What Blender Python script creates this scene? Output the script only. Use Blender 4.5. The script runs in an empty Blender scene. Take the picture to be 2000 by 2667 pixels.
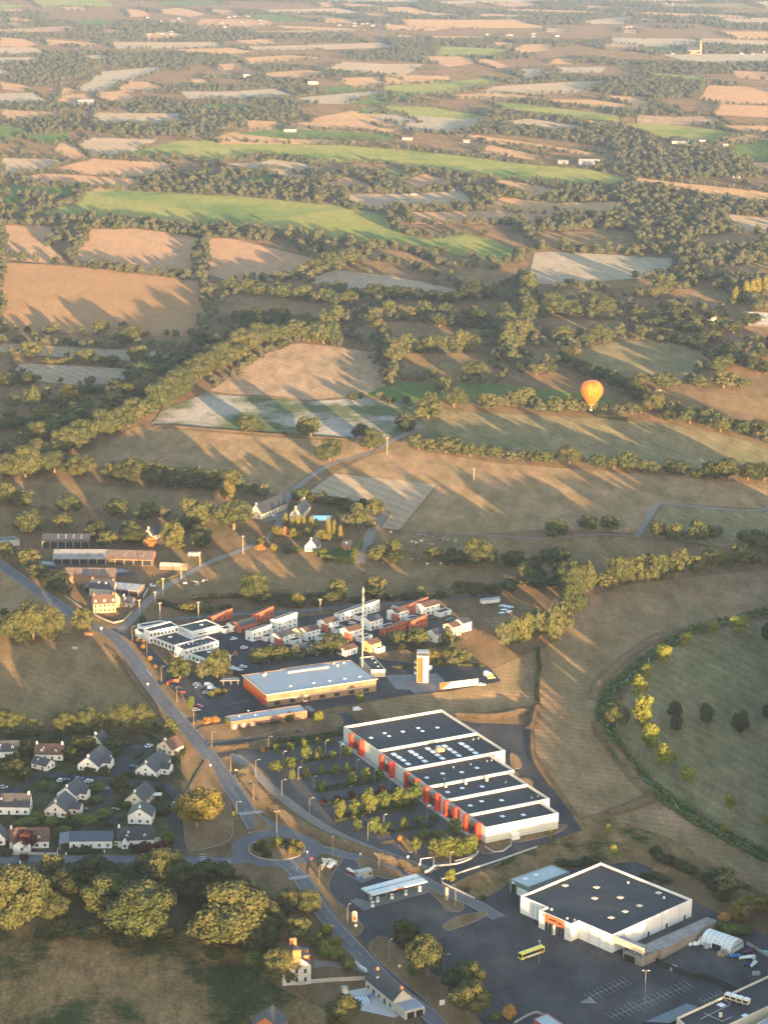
import bpy, math, random
import numpy as np
from mathutils import Vector, Matrix
random.seed(7)
RNG = np.random.default_rng(7)
sc = bpy.context.scene
C = sc.collection
R = math.radians

# ---------------------------------------------------------------- camera
FPX, PITCH, ROLL, HCAM = 6000.0, R(15.3), R(0.7), 430.0
fw = np.array([0, math.cos(PITCH), -math.sin(PITCH)])
up0 = np.array([0, math.sin(PITCH), math.cos(PITCH)])
rt0 = np.array([1.0, 0, 0])
rt = rt0 * math.cos(ROLL) + up0 * math.sin(ROLL)
upv = -rt0 * math.sin(ROLL) + up0 * math.cos(ROLL)
cam = bpy.data.cameras.new('camera')
camo = bpy.data.objects.new('camera', cam)
C.objects.link(camo)
cam.sensor_fit = 'HORIZONTAL'
cam.sensor_width = 36
cam.lens = 36 * FPX / 2000
cam.clip_start = 1
cam.clip_end = 60000
m = Matrix.Identity(4)
for i in range(3):
    m[i][0], m[i][1], m[i][2] = rt[i], upv[i], -fw[i]
m[2][3] = HCAM
camo.matrix_world = m
sc.camera = camo

# ---------------------------------------------------------------- sky, sun, exposure
SUN_EL, SUN_AZ = R(3.8), R(-71.5)          # azimuth of the sun from +X
sunv = Vector((math.cos(SUN_EL) * math.cos(SUN_AZ), math.cos(SUN_EL) * math.sin(SUN_AZ), math.sin(SUN_EL)))
w = bpy.data.worlds.new('World')
sc.world = w
w.use_nodes = True
nt = w.node_tree
sky = nt.nodes.new('ShaderNodeTexSky')
sky.sky_type = 'NISHITA'
sky.sun_disc = False
sky.sun_elevation = SUN_EL
sky.sun_rotation = math.pi / 2 - SUN_AZ
sky.altitude = 100
sky.air_density = 1.0
sky.dust_density = 1.3
sky.ozone_density = 1.3
bg = nt.nodes['Background']
nt.links.new(sky.outputs[0], bg.inputs[0])
bg.inputs[1].default_value = 0.15
sl = bpy.data.lights.new('sun', 'SUN')
sl.energy = 3.0
sl.angle = R(0.6)
sl.color = (1.0, 0.61, 0.29)
so = bpy.data.objects.new('sun', sl)
C.objects.link(so)
so.rotation_euler = sunv.to_track_quat('Z', 'Y').to_euler()
sc.view_settings.view_transform = 'Standard'
sc.view_settings.look = 'None'
sc.view_settings.exposure = 3.08
sc.view_settings.gamma = 1
sc.view_settings.use_curve_mapping = False
sc.cycles.max_bounces = 4
sc.cycles.diffuse_bounces = 2
sc.cycles.volume_bounces = 1
HAZE_DENSITY = 4.2e-5

# ---------------------------------------------------------------- photo pixel (2000 x 2667) <-> place
def V(x, y, z=0.0):
    d = fw * FPX + rt * (x - 1000) - upv * (y - 1333.5)
    t = (z - HCAM) / d[2]
    return (float(d[0] * t), float(d[1] * t))
def PX(X, Y, Z=0.0):
    X = np.asarray(X, float); Y = np.asarray(Y, float); Z = np.asarray(Z, float) - HCAM
    a = X * rt[0] + Y * rt[1] + Z * rt[2]
    b = X * upv[0] + Y * upv[1] + Z * upv[2]
    c = X * fw[0] + Y * fw[1] + Z * fw[2]
    return 1000 + FPX * a / c, 1333.5 - FPX * b / c
def mpp(y):                                  # metres per photo pixel on the ground at row y
    g = V(1000, y)
    return math.hypot(g[1], HCAM) / FPX
def dep(y):
    return PITCH + math.atan((y - 1333.5) / FPX)
def Z(k, ox, oy):                            # points read off an enlargement
    return lambda *pts: [(ox + x / k, oy + y / k) for x, y in pts]

# ---------------------------------------------------------------- objects
def link(name, mesh, parent=None, loc=(0, 0, 0), ang=0.0, scale=None):
    o = bpy.data.objects.new(name, mesh)
    C.objects.link(o)
    o.location = loc
    if ang: o.rotation_euler = (0, 0, ang)
    if scale: o.scale = scale
    if parent: o.parent = parent
    return o
def tag(o, label, cat, group=None):
    o['label'] = label
    o['category'] = cat
    if group: o['group'] = group
    return o
def thing(name, label, cat, loc=(0, 0), ang=0.0, group=None, scale=None):
    o = link(name, None, None, (loc[0], loc[1], loc[2] if len(loc) > 2 else 0.0), ang, scale)
    o.empty_display_size = 1
    return tag(o, label, cat, group)
def copy_tree(o, loc=None, ang=None, scale=None, label=None, parent=None):
    c = o.copy()
    C.objects.link(c)
    if parent: c.parent = parent
    if loc is not None: c.location = (loc[0], loc[1], loc[2] if len(loc) > 2 else 0.0)
    if ang is not None: c.rotation_euler = (0, 0, ang)
    if scale is not None: c.scale = scale
    if label: c['label'] = label
    for ch in o.children:
        copy_tree(ch, parent=c)
    return c

class MB:
    def __init__(s): s.v = []; s.f = []
    def n(s, pts, rev=False):
        b = len(s.v); s.v += [tuple(p) for p in pts]
        f = list(range(b, b + len(pts)))
        s.f.append(f[::-1] if rev else f)
        return s
    def box(s, x0, x1, y0, y1, z0, z1):
        return s.prism([(x0, y0), (x1, y0), (x1, y1), (x0, y1)], z0, z1)
    def prism(s, p, z0, z1, top=True, bot=True):
        if area(p) < 0: p = p[::-1]
        k = len(p); b = len(s.v)
        s.v += [(x, y, z0) for x, y in p] + [(x, y, z1) for x, y in p]
        for i in range(k):
            j = (i + 1) % k
            s.f.append([b + i, b + j, b + k + j, b + k + i])
        if top: s.f.append(list(range(b + k, b + 2 * k)))
        if bot: s.f.append(list(range(b, b + k))[::-1])
        return s
    def tube(s, p, q, r0, r1=None, k=6, caps=True):
        r1 = r0 if r1 is None else r1
        p, q = Vector(p), Vector(q); d = (q - p).normalized()
        a = d.orthogonal().normalized(); c = d.cross(a); b = len(s.v)
        for P_, r in ((p, r0), (q, r1)):
            for i in range(k):
                t = 2 * math.pi * i / k
                s.v.append(tuple(P_ + (a * math.cos(t) + c * math.sin(t)) * r))
        for i in range(k):
            j = (i + 1) % k
            s.f.append([b + i, b + j, b + k + j, b + k + i])
        if caps:
            s.f.append(list(range(b, b + k))[::-1]); s.f.append(list(range(b + k, b + 2 * k)))
        return s
    def lathe(s, prof, k=12, c=(0, 0), cap=True):
        b = len(s.v)
        for r, z in prof:
            for i in range(k):
                t = 2 * math.pi * i / k
                s.v.append((c[0] + r * math.cos(t), c[1] + r * math.sin(t), z))
        for a in range(len(prof) - 1):
            for i in range(k):
                j = (i + 1) % k
                s.f.append([b + a * k + i, b + a * k + j, b + (a + 1) * k + j, b + (a + 1) * k + i])
        if cap:
            s.f.append(list(range(b, b + k))[::-1])
            e = b + (len(prof) - 1) * k
            s.f.append(list(range(e, e + k)))
        return s
    def mesh(s, name, mat, smooth=False):
        me = bpy.data.meshes.new(name)
        me.from_pydata(s.v, [], s.f)
        if mat is not None: me.materials.append(mat)
        if smooth: me.polygons.foreach_set('use_smooth', [True] * len(me.polygons))
        me.update()
        return me
    def build(s, name, mat, parent=None, smooth=False, loc=(0, 0, 0), ang=0.0):
        return link(name, s.mesh(name, mat, smooth), parent, loc, ang)

def area(p):
    return sum(p[i - 1][0] * p[i][1] - p[i][0] * p[i - 1][1] for i in range(len(p))) / 2
def inset(p, d):
    if area(p) < 0: p = p[::-1]
    k = len(p); out = []
    for i in range(k):
        a, b, c = np.array(p[i - 1]), np.array(p[i]), np.array(p[(i + 1) % k])
        u = (b - a) / np.linalg.norm(b - a); v = (c - b) / np.linalg.norm(c - b)
        n1 = np.array([-u[1], u[0]]); n2 = np.array([-v[1], v[0]])
        mt = n1 + n2
        out.append(tuple(b + mt * d / max(0.2, (mt @ n1))))
    return out
class Fr:                                     # a place on the ground with a direction
    def __init__(s, p0, p1=None, z=0.0, ang=None):
        s.o = np.array(V(*p0, z))
        if p1 is not None:
            q = np.array(V(*p1, z)) - s.o
            s.len = float(np.linalg.norm(q)); ang = math.atan2(q[1], q[0])
        s.ang = ang; s.ca, s.sa = math.cos(ang), math.sin(ang)
    def l(s, px, py, z=0.0):
        d = np.array(V(px, py, z)) - s.o
        return (float(d[0] * s.ca + d[1] * s.sa), float(-d[0] * s.sa + d[1] * s.ca))
    def w(s, a, b):
        return (s.o[0] + a * s.ca - b * s.sa, s.o[1] + a * s.sa + b * s.ca)

# ---------------------------------------------------------------- materials
MATS = {}
def base_mat(name):
    mt = bpy.data.materials.new(name); mt.use_nodes = True
    N = mt.node_tree.nodes; L = mt.node_tree.links
    return mt, N, L, N['Principled BSDF']
def pos_noise(N, L, scale, detail=3, geo=None, rough=0.55):
    geo = geo or N.new('ShaderNodeNewGeometry')
    n = N.new('ShaderNodeTexNoise'); n.inputs['Scale'].default_value = scale; n.inputs['Detail'].default_value = detail
    n.inputs['Roughness'].default_value = rough
    L.new(geo.outputs['Position'], n.inputs['Vector'])
    return n, geo
def ramp(N, L, src, lo, hi):
    r = N.new('ShaderNodeMapRange'); r.inputs[1].default_value = lo; r.inputs[2].default_value = hi
    r.clamp = True
    L.new(src, r.inputs[0]); return r.outputs[0]
def mixc(N, L, f, a, b):
    x = N.new('ShaderNodeMix'); x.data_type = 'RGBA'
    if hasattr(f, 'is_output'): L.new(f, x.inputs[0])
    else: x.inputs[0].default_value = f
    for k, c in ((6, a), (7, b)):
        if hasattr(c, 'is_output'): L.new(c, x.inputs[k])
        else: x.inputs[k].default_value = (*c, 1)
    return x.outputs[2]
def M(name, col, rough=0.75, var=0.18, scale=0.7, metal=0.0, spec=0.3, stain=None):
    if name in MATS: return MATS[name]
    mt, N, L, b = base_mat(name)
    n, g = pos_noise(N, L, scale, 4)
    n2, _ = pos_noise(N, L, scale * 9, 2, g)
    dk = tuple(c * (1 - var) for c in col); lt = tuple(min(1, c * (1 + var)) for c in col)
    c = mixc(N, L, ramp(N, L, n.outputs[0], .3, .7), dk, lt)
    c = mixc(N, L, ramp(N, L, n2.outputs[0], .45, .9), c, tuple(x * .75 for x in col))
    if stain:
        n3, _ = pos_noise(N, L, scale * .4, 5, g)
        c = mixc(N, L, ramp(N, L, n3.outputs[0], .52, .72), c, stain)
    L.new(c, b.inputs['Base Color'])
    b.inputs['Roughness'].default_value = rough; b.inputs['Metallic'].default_value = metal
    b.inputs['Specular IOR Level'].default_value = spec
    MATS[name] = mt; return mt
def GM(name, c1, c2, patch=.02, fine=.5, c3=None, lo3=.55, hi3=.65, s3=.012, stripe=None, a=3.0, fv=.3, mv=.32, ms=.09):
    """rough ground: patches, fine mottling, tractor lines, and grass or stubble relief that catches a low sun"""
    if name in MATS: return MATS[name]
    mt, N, L, b = base_mat(name)
    n, g = pos_noise(N, L, patch, 6, rough=.62)
    f, _ = pos_noise(N, L, fine, 5, g, .7)
    c = mixc(N, L, ramp(N, L, n.outputs[0], .35, .65), c1, c2)
    if c3:
        n3, _ = pos_noise(N, L, s3, 7, g, .65)
        c = mixc(N, L, ramp(N, L, n3.outputs[0], lo3, hi3), c, c3)
    if stripe:
        ang, width, amt = stripe
        mp = N.new('ShaderNodeMapping'); mp.inputs['Rotation'].default_value = (0, 0, -R(ang))
        L.new(g.outputs['Position'], mp.inputs['Vector'])
        wv = N.new('ShaderNodeTexWave'); wv.bands_direction = 'X'
        wv.inputs['Scale'].default_value = 0.314 / width; wv.inputs['Distortion'].default_value = 2.0
        wv.inputs['Detail'].default_value = 2; wv.inputs['Detail Scale'].default_value = .15 
        L.new(mp.outputs[0], wv.inputs['Vector'])
        mm = N.new('ShaderNodeMath'); mm.operation = 'MULTIPLY'; mm.inputs[1].default_value = min(.6, amt * 1.7)
        L.new(wv.outputs['Fac'], mm.inputs[0])
        c = mixc(N, L, mm.outputs[0], c, tuple(x * .55 for x in c1))
    dk = N.new('ShaderNodeMix'); dk.data_type = 'RGBA'; dk.blend_type = 'MULTIPLY'
    dk.inputs[0].default_value = 1
    L.new(c, dk.inputs[6])
    L.new(mixc(N, L, ramp(N, L, f.outputs[0], .3, .7), (1 - fv,) * 3, (1 + fv,) * 3), dk.inputs[7])
    mp2 = N.new('ShaderNodeMapping'); mp2.inputs['Rotation'].default_value = (0, 0, .5); mp2.inputs['Scale'].default_value = (1, .3, 1)
    L.new(g.outputs['Position'], mp2.inputs['Vector'])
    n4 = N.new('ShaderNodeTexNoise'); n4.inputs['Scale'].default_value = ms; n4.inputs['Detail'].default_value = 8; n4.inputs['Roughness'].default_value = .68
    L.new(mp2.outputs[0], n4.inputs['Vector'])
    d2 = N.new('ShaderNodeMix'); d2.data_type = 'RGBA'; d2.blend_type = 'MULTIPLY'; d2.inputs[0].default_value = 1
    L.new(dk.outputs[2], d2.inputs[6]); L.new(mixc(N, L, ramp(N, L, n4.outputs[0], .32, .68), (1 - mv,) * 3, (1 + mv,) * 3), d2.inputs[7])
    L.new(d2.outputs[2], b.inputs['Base Color'])
    b.inputs['Roughness'].default_value = 1; b.inputs['Specular IOR Level'].default_value = 0
    if a:
        wn = N.new('ShaderNodeTexWhiteNoise'); L.new(g.outputs['Position'], wn.inputs['Vector'])
        s = N.new('ShaderNodeVectorMath'); s.operation = 'SUBTRACT'; s.inputs[1].default_value = (.5, .5, .5)
        L.new(wn.outputs['Color'], s.inputs[0])
        k = N.new('ShaderNodeVectorMath'); k.operation = 'MULTIPLY'; k.inputs[1].default_value = (2 * a, 2 * a, 0)
        L.new(s.outputs[0], k.inputs[0])
        ad = N.new('ShaderNodeVectorMath'); ad.operation = 'ADD'
        L.new(k.outputs[0], ad.inputs[0]); L.new(g.outputs['Normal'], ad.inputs[1])
        nm = N.new('ShaderNodeVectorMath'); nm.operation = 'NORMALIZE'; L.new(ad.outputs[0], nm.inputs[0])
        L.new(nm.outputs[0], b.inputs['Normal'])
        for holder in (mt, mt.cycles):
            if hasattr(holder, 'use_bump_map_correction'): holder.use_bump_map_correction = False
    MATS[name] = mt; return mt
def LEAF(name, c1, c2, c3):
    if name in MATS: return MATS[name]
    mt, N, L, b = base_mat(name)
    oi = N.new('ShaderNodeObjectInfo')
    n, g = pos_noise(N, L, .45, 3)
    n2, _ = pos_noise(N, L, .12, 1, g)
    c = mixc(N, L, oi.outputs['Random'], c1, c2)
    c = mixc(N, L, ramp(N, L, n.outputs[0], .4, .75), c, c3)
    c = mixc(N, L, ramp(N, L, n2.outputs[0], .5, .8), c, tuple(x * .7 for x in c1))
    L.new(c, b.inputs['Base Color'])
    b.inputs['Roughness'].default_value = .75; b.inputs['Specular IOR Level'].default_value = .12
    MATS[name] = mt; return mt

white = M('white_render', (.66, .65, .60), .8, .06, .3, stain=(.5, .49, .45))
cream = M('cream_render', (.56, .49, .36), .8, .08, .3)
panel_white = M('white_metal_panel', (.54, .525, .455), .5, .05, .2)
terra = M('terracotta_render', (.34, .095, .05), .8, .12, .4)
brickm = M('brown_brick', (.22, .12, .075), .85, .2, 1.2)
woodm = M('timber_cladding', (.24, .15, .09), .8, .22, 1.5)
stone = M('granite_wall', (.36, .32, .26), .9, .25, 1.6)
ochre = M('ochre_render', (.52, .37, .18), .85, .12, .6)
slate = M('slate_roof', (.045, .047, .055), .6, .25, .8)
slate2 = M('dark_slate_roof', (.034, .036, .042), .6, .25, .8)
tile = M('brown_tile_roof', (.095, .058, .045), .8, .22, .7)
membrane = M('black_roof_membrane', (.021, .025, .034), .8, .25, .09, stain=(.044, .046, .051))
metal_roof = M('grey_metal_roof', (.20, .23, .27), .5, .08, .15)
corr = M('fibre_cement_roof', (.20, .21, .21), .85, .25, .3, stain=(.1, .1, .1))
rust = M('weathered_tile_roof', (.145, .10, .078), .85, .25, .3, stain=(.09, .085, .08))
concrete = M('concrete', (.30, .29, .27), .9, .18, .6)
kerbm = M('kerb_stone', (.20, .20, .19), .9, .12, 1.5)
paint = M('white_road_paint', (.34, .34, .34), .7, .35, 1.2, stain=(.15, .15, .155))
glass = M('window_glass', (.03, .035, .045), .12, .1, 1, spec=.6)
dark = M('dark_opening', (.015, .015, .016), .8, .2, 1)
redp = M('red_pylon_panel', (.46, .045, .02), .5, .06, .5)
orangep = M('orange_panel', (.42, .085, .018), .55, .08, .5)
salmon_sign = M('salmon_sign_panel', (.46, .14, .055), .6, .08, .5)  # salmon paint of the sign panels
steel = M('galvanised_steel', (.30, .30, .29), .5, .12, 2, metal=.3)
polem = M('painted_pole', (.26, .23, .18), .6, .12, 2)
skyl = M('skylight_dome', (.55, .60, .66), .3, .08, 1)
greenfence = M('dark_green_mesh', (.02, .03, .026), .9, .2, .5)
bark = M('bark', (.16, .125, .085), .95, .25, 1.5)
waterm = M('stream_water', (.05, .065, .07), .3, .1, .3, spec=.5)
poolm = M('pool_water', (.06, .42, .52), .08, .1, .8, spec=.6)

asphalt = GM('asphalt', (0.044, 0.046, 0.052), (0.061, 0.061, 0.064), .05, .9, c3=(0.090, 0.086, 0.080), lo3=.5, hi3=.72, s3=.022, a=.5, fv=.16, mv=.26)
roadm = GM('road_asphalt', (.098, .104, .116), (.118, .122, .130), .06, .9, a=.5, fv=.1, mv=.14)
lotm = GM('worn_car_park_asphalt', (.062, .063, .067), (.078, .078, .08), .05, .9, c3=(.092, .088, .084), lo3=.52, hi3=.72, s3=.03, a=.5, fv=.16, mv=.22)
gravel = GM('pale_gravel', (.15, .148, .14), (.18, .172, .16), .08, 1.2, a=1.0, fv=.15, mv=.14)
lane = GM('lane_surface', (.15, .145, .135), (.18, .17, .155), .08, 1.0, a=.8, fv=.12, mv=.14)
drygrass = GM('dry_grass', (0.170, 0.118, 0.071), (0.131, 0.099, 0.059), .035, .7, c3=(0.088, 0.084, 0.042), lo3=.52, hi3=.68, s3=.02)
verge_g = GM('verge_grass', (0.174, 0.127, 0.081), (0.137, 0.106, 0.064), .08, 1.1)
scrub = GM('rough_scrub_ground', (0.114, 0.092, 0.058), (0.082, 0.074, 0.044), .03, .6, c3=(0.036, 0.046, 0.022), lo3=.5, hi3=.6, s3=.03, fv=.4)
FM = {
    'O': GM('stubble_field', (.33, .228, .148), (.295, .202, .128), .01, .3, stripe=(58, 9, .12), a=3.0, fv=.12, mv=.16),
    'T': GM('straw_field', (.34, .24, .14), (.31, .215, .125), .01, .3, stripe=(40, 12, .12), a=3.0, fv=.12, mv=.16),
    'P': GM('pale_stubble', (0.312, 0.265, 0.204), (0.271, 0.229, 0.173), .012, .35, stripe=(35, 10, .2), a=3.0, fv=.12, mv=.16),
    'W': GM('bleached_crop', (0.294, 0.274, 0.227), (0.254, 0.235, 0.192), .012, .3, stripe=(75, 14, .25), a=3.0, fv=.15, mv=.16),
    'G': GM('green_crop', (.075, .125, .042), (.095, .140, .046), .012, .35, stripe=(60, 10, .12), a=3.0, mv=.16),
    'L': GM('maize_crop', (.17, .20, .065), (.21, .22, .08), .008, .3, c3=(.09, .15, .055), lo3=.5, hi3=.62, s3=.006, stripe=(62, 9, .15), a=3.0, mv=.16),
    'B': GM('dry_pasture', (0.196, 0.144, 0.082), (0.166, 0.125, 0.070), .025, .5, c3=(0.136, 0.118, 0.066), lo3=.5, hi3=.68, s3=.012, stripe=(50, 7, .14), a=3.0),
    'B2': GM('mown_meadow', (0.235, 0.174, 0.104), (0.181, 0.149, 0.084), .03, .6, c3=(0.269, 0.187, 0.124), lo3=.5, hi3=.66, s3=.02, stripe=(70, 6, .18), a=3.0),
    'K': GM('green_meadow', (0.162, 0.151, 0.084), (0.198, 0.168, 0.100), .02, .5, c3=(0.119, 0.128, 0.067), lo3=.5, hi3=.65, s3=.012, stripe=(28, 8, .16), a=3.0),
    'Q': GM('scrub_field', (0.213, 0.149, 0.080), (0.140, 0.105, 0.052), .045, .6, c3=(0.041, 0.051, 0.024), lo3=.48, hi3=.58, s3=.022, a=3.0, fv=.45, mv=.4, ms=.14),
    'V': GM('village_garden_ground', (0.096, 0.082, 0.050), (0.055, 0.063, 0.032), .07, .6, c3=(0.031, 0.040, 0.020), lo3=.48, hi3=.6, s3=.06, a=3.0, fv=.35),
    'N': GM('brown_stubble', (.265, .175, .10), (.24, .155, .088), .008, .3, stripe=(58, 11, .08), a=3.0, fv=.1, mv=.12),
    'S': GM('dry_slope', (0.284, 0.218, 0.154), (0.245, 0.188, 0.130), .02, .4, c3=(0.217, 0.180, 0.120), lo3=.5, hi3=.66, s3=.015, stripe=(35, 8, .15), a=3.0, fv=.15),
    'X': GM('flooded_chalky_crop', (0.058, 0.089, 0.045), (0.086, 0.110, 0.059), .02, .4, c3=(0.269, 0.265, 0.257), lo3=.44, hi3=.58, s3=.016, a=3.0, mv=.16),
}
oakleaf = LEAF('oak_leaves', (.036, .054, .020), (.074, .076, .028), (.088, .090, .036))
darkleaf = LEAF('dark_leaves', (.026, .036, .013), (.038, .046, .016), (.052, .056, .020))  # darker leaf copy; on some trees the shade is put into this colour
goldleaf = LEAF('golden_leaves', (.080, .080, .018), (.115, .10, .022), (.14, .12, .03))
youngleaf = LEAF('young_tree_leaves', (.050, .082, .018), (.085, .098, .022), (.105, .11, .028))
redleaf = LEAF('purple_leaves', (.050, .016, .018), (.065, .02, .02), (.085, .03, .025))
autumn = LEAF('rust_leaves', (.26, .13, .035), (.30, .15, .04), (.32, .19, .06))
lime = LEAF('yellow_green_leaves', (.105, .125, .018), (.13, .145, .02), (.155, .16, .03))
conif = LEAF('conifer_needles', (0.023, 0.036, 0.016), (0.031, 0.042, 0.017), (0.042, 0.049, 0.021))
farleaf = LEAF('woodland_leaves', (.044, .054, .030), (.074, .077, .040), (.088, .088, .046))
reedleaf = LEAF('reed_leaves', (.055, .085, .022), (.075, .105, .03), (.10, .13, .04))
drytuft = LEAF('dry_tufts', (.17, .125, .066), (.20, .14, .074), (.14, .11, .058))
# ================================================================ ground, fields, roads
def struct(o):
    o['kind'] = 'structure'; return o
gb = MB().n([(-26000, -3500, 0), (26000, -3500, 0), (26000, 32000, 0), (-26000, 32000, 0)])
struct(gb.build('ground', drygrass))

FIELDS = []                                   # photo outlines, kept free of trees
def field(kind, pts, name='field', keep=True):
    cy = sum(p[1] for p in pts) / len(pts)
    if cy < 700:                              # the near edge of a far field lies behind the hedge in front of it
        top = min(p[1] for p in pts); hp = 7.5 / mpp(cy)
        pts = [(x, y + hp * max(0, (y - top) / max(1, max(q[1] for q in pts) - top))) for x, y in pts]
    i = len(FIELDS)
    wp = [V(x, y) for x, y in pts]
    d = sum(p[1] for p in wp) / len(wp)
    z = 0.02 + 0.0003 * i + max(0, d - 1300) * 9e-5 + (0.0009 * i if d > 1800 else 0)
    o = MB().n([(x, y, z) for x, y in (wp if area(wp) > 0 else wp[::-1])]).build(name, FM[kind])
    FIELDS.append((kind, np.array(pts, float), keep))
    return struct(o)
A, B_ = Z(1.659, 0, 0), Z(1.659, 1000, 0)
Cz, Dz = Z(1.659, 0, 300), Z(1.659, 1000, 300)
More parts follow.
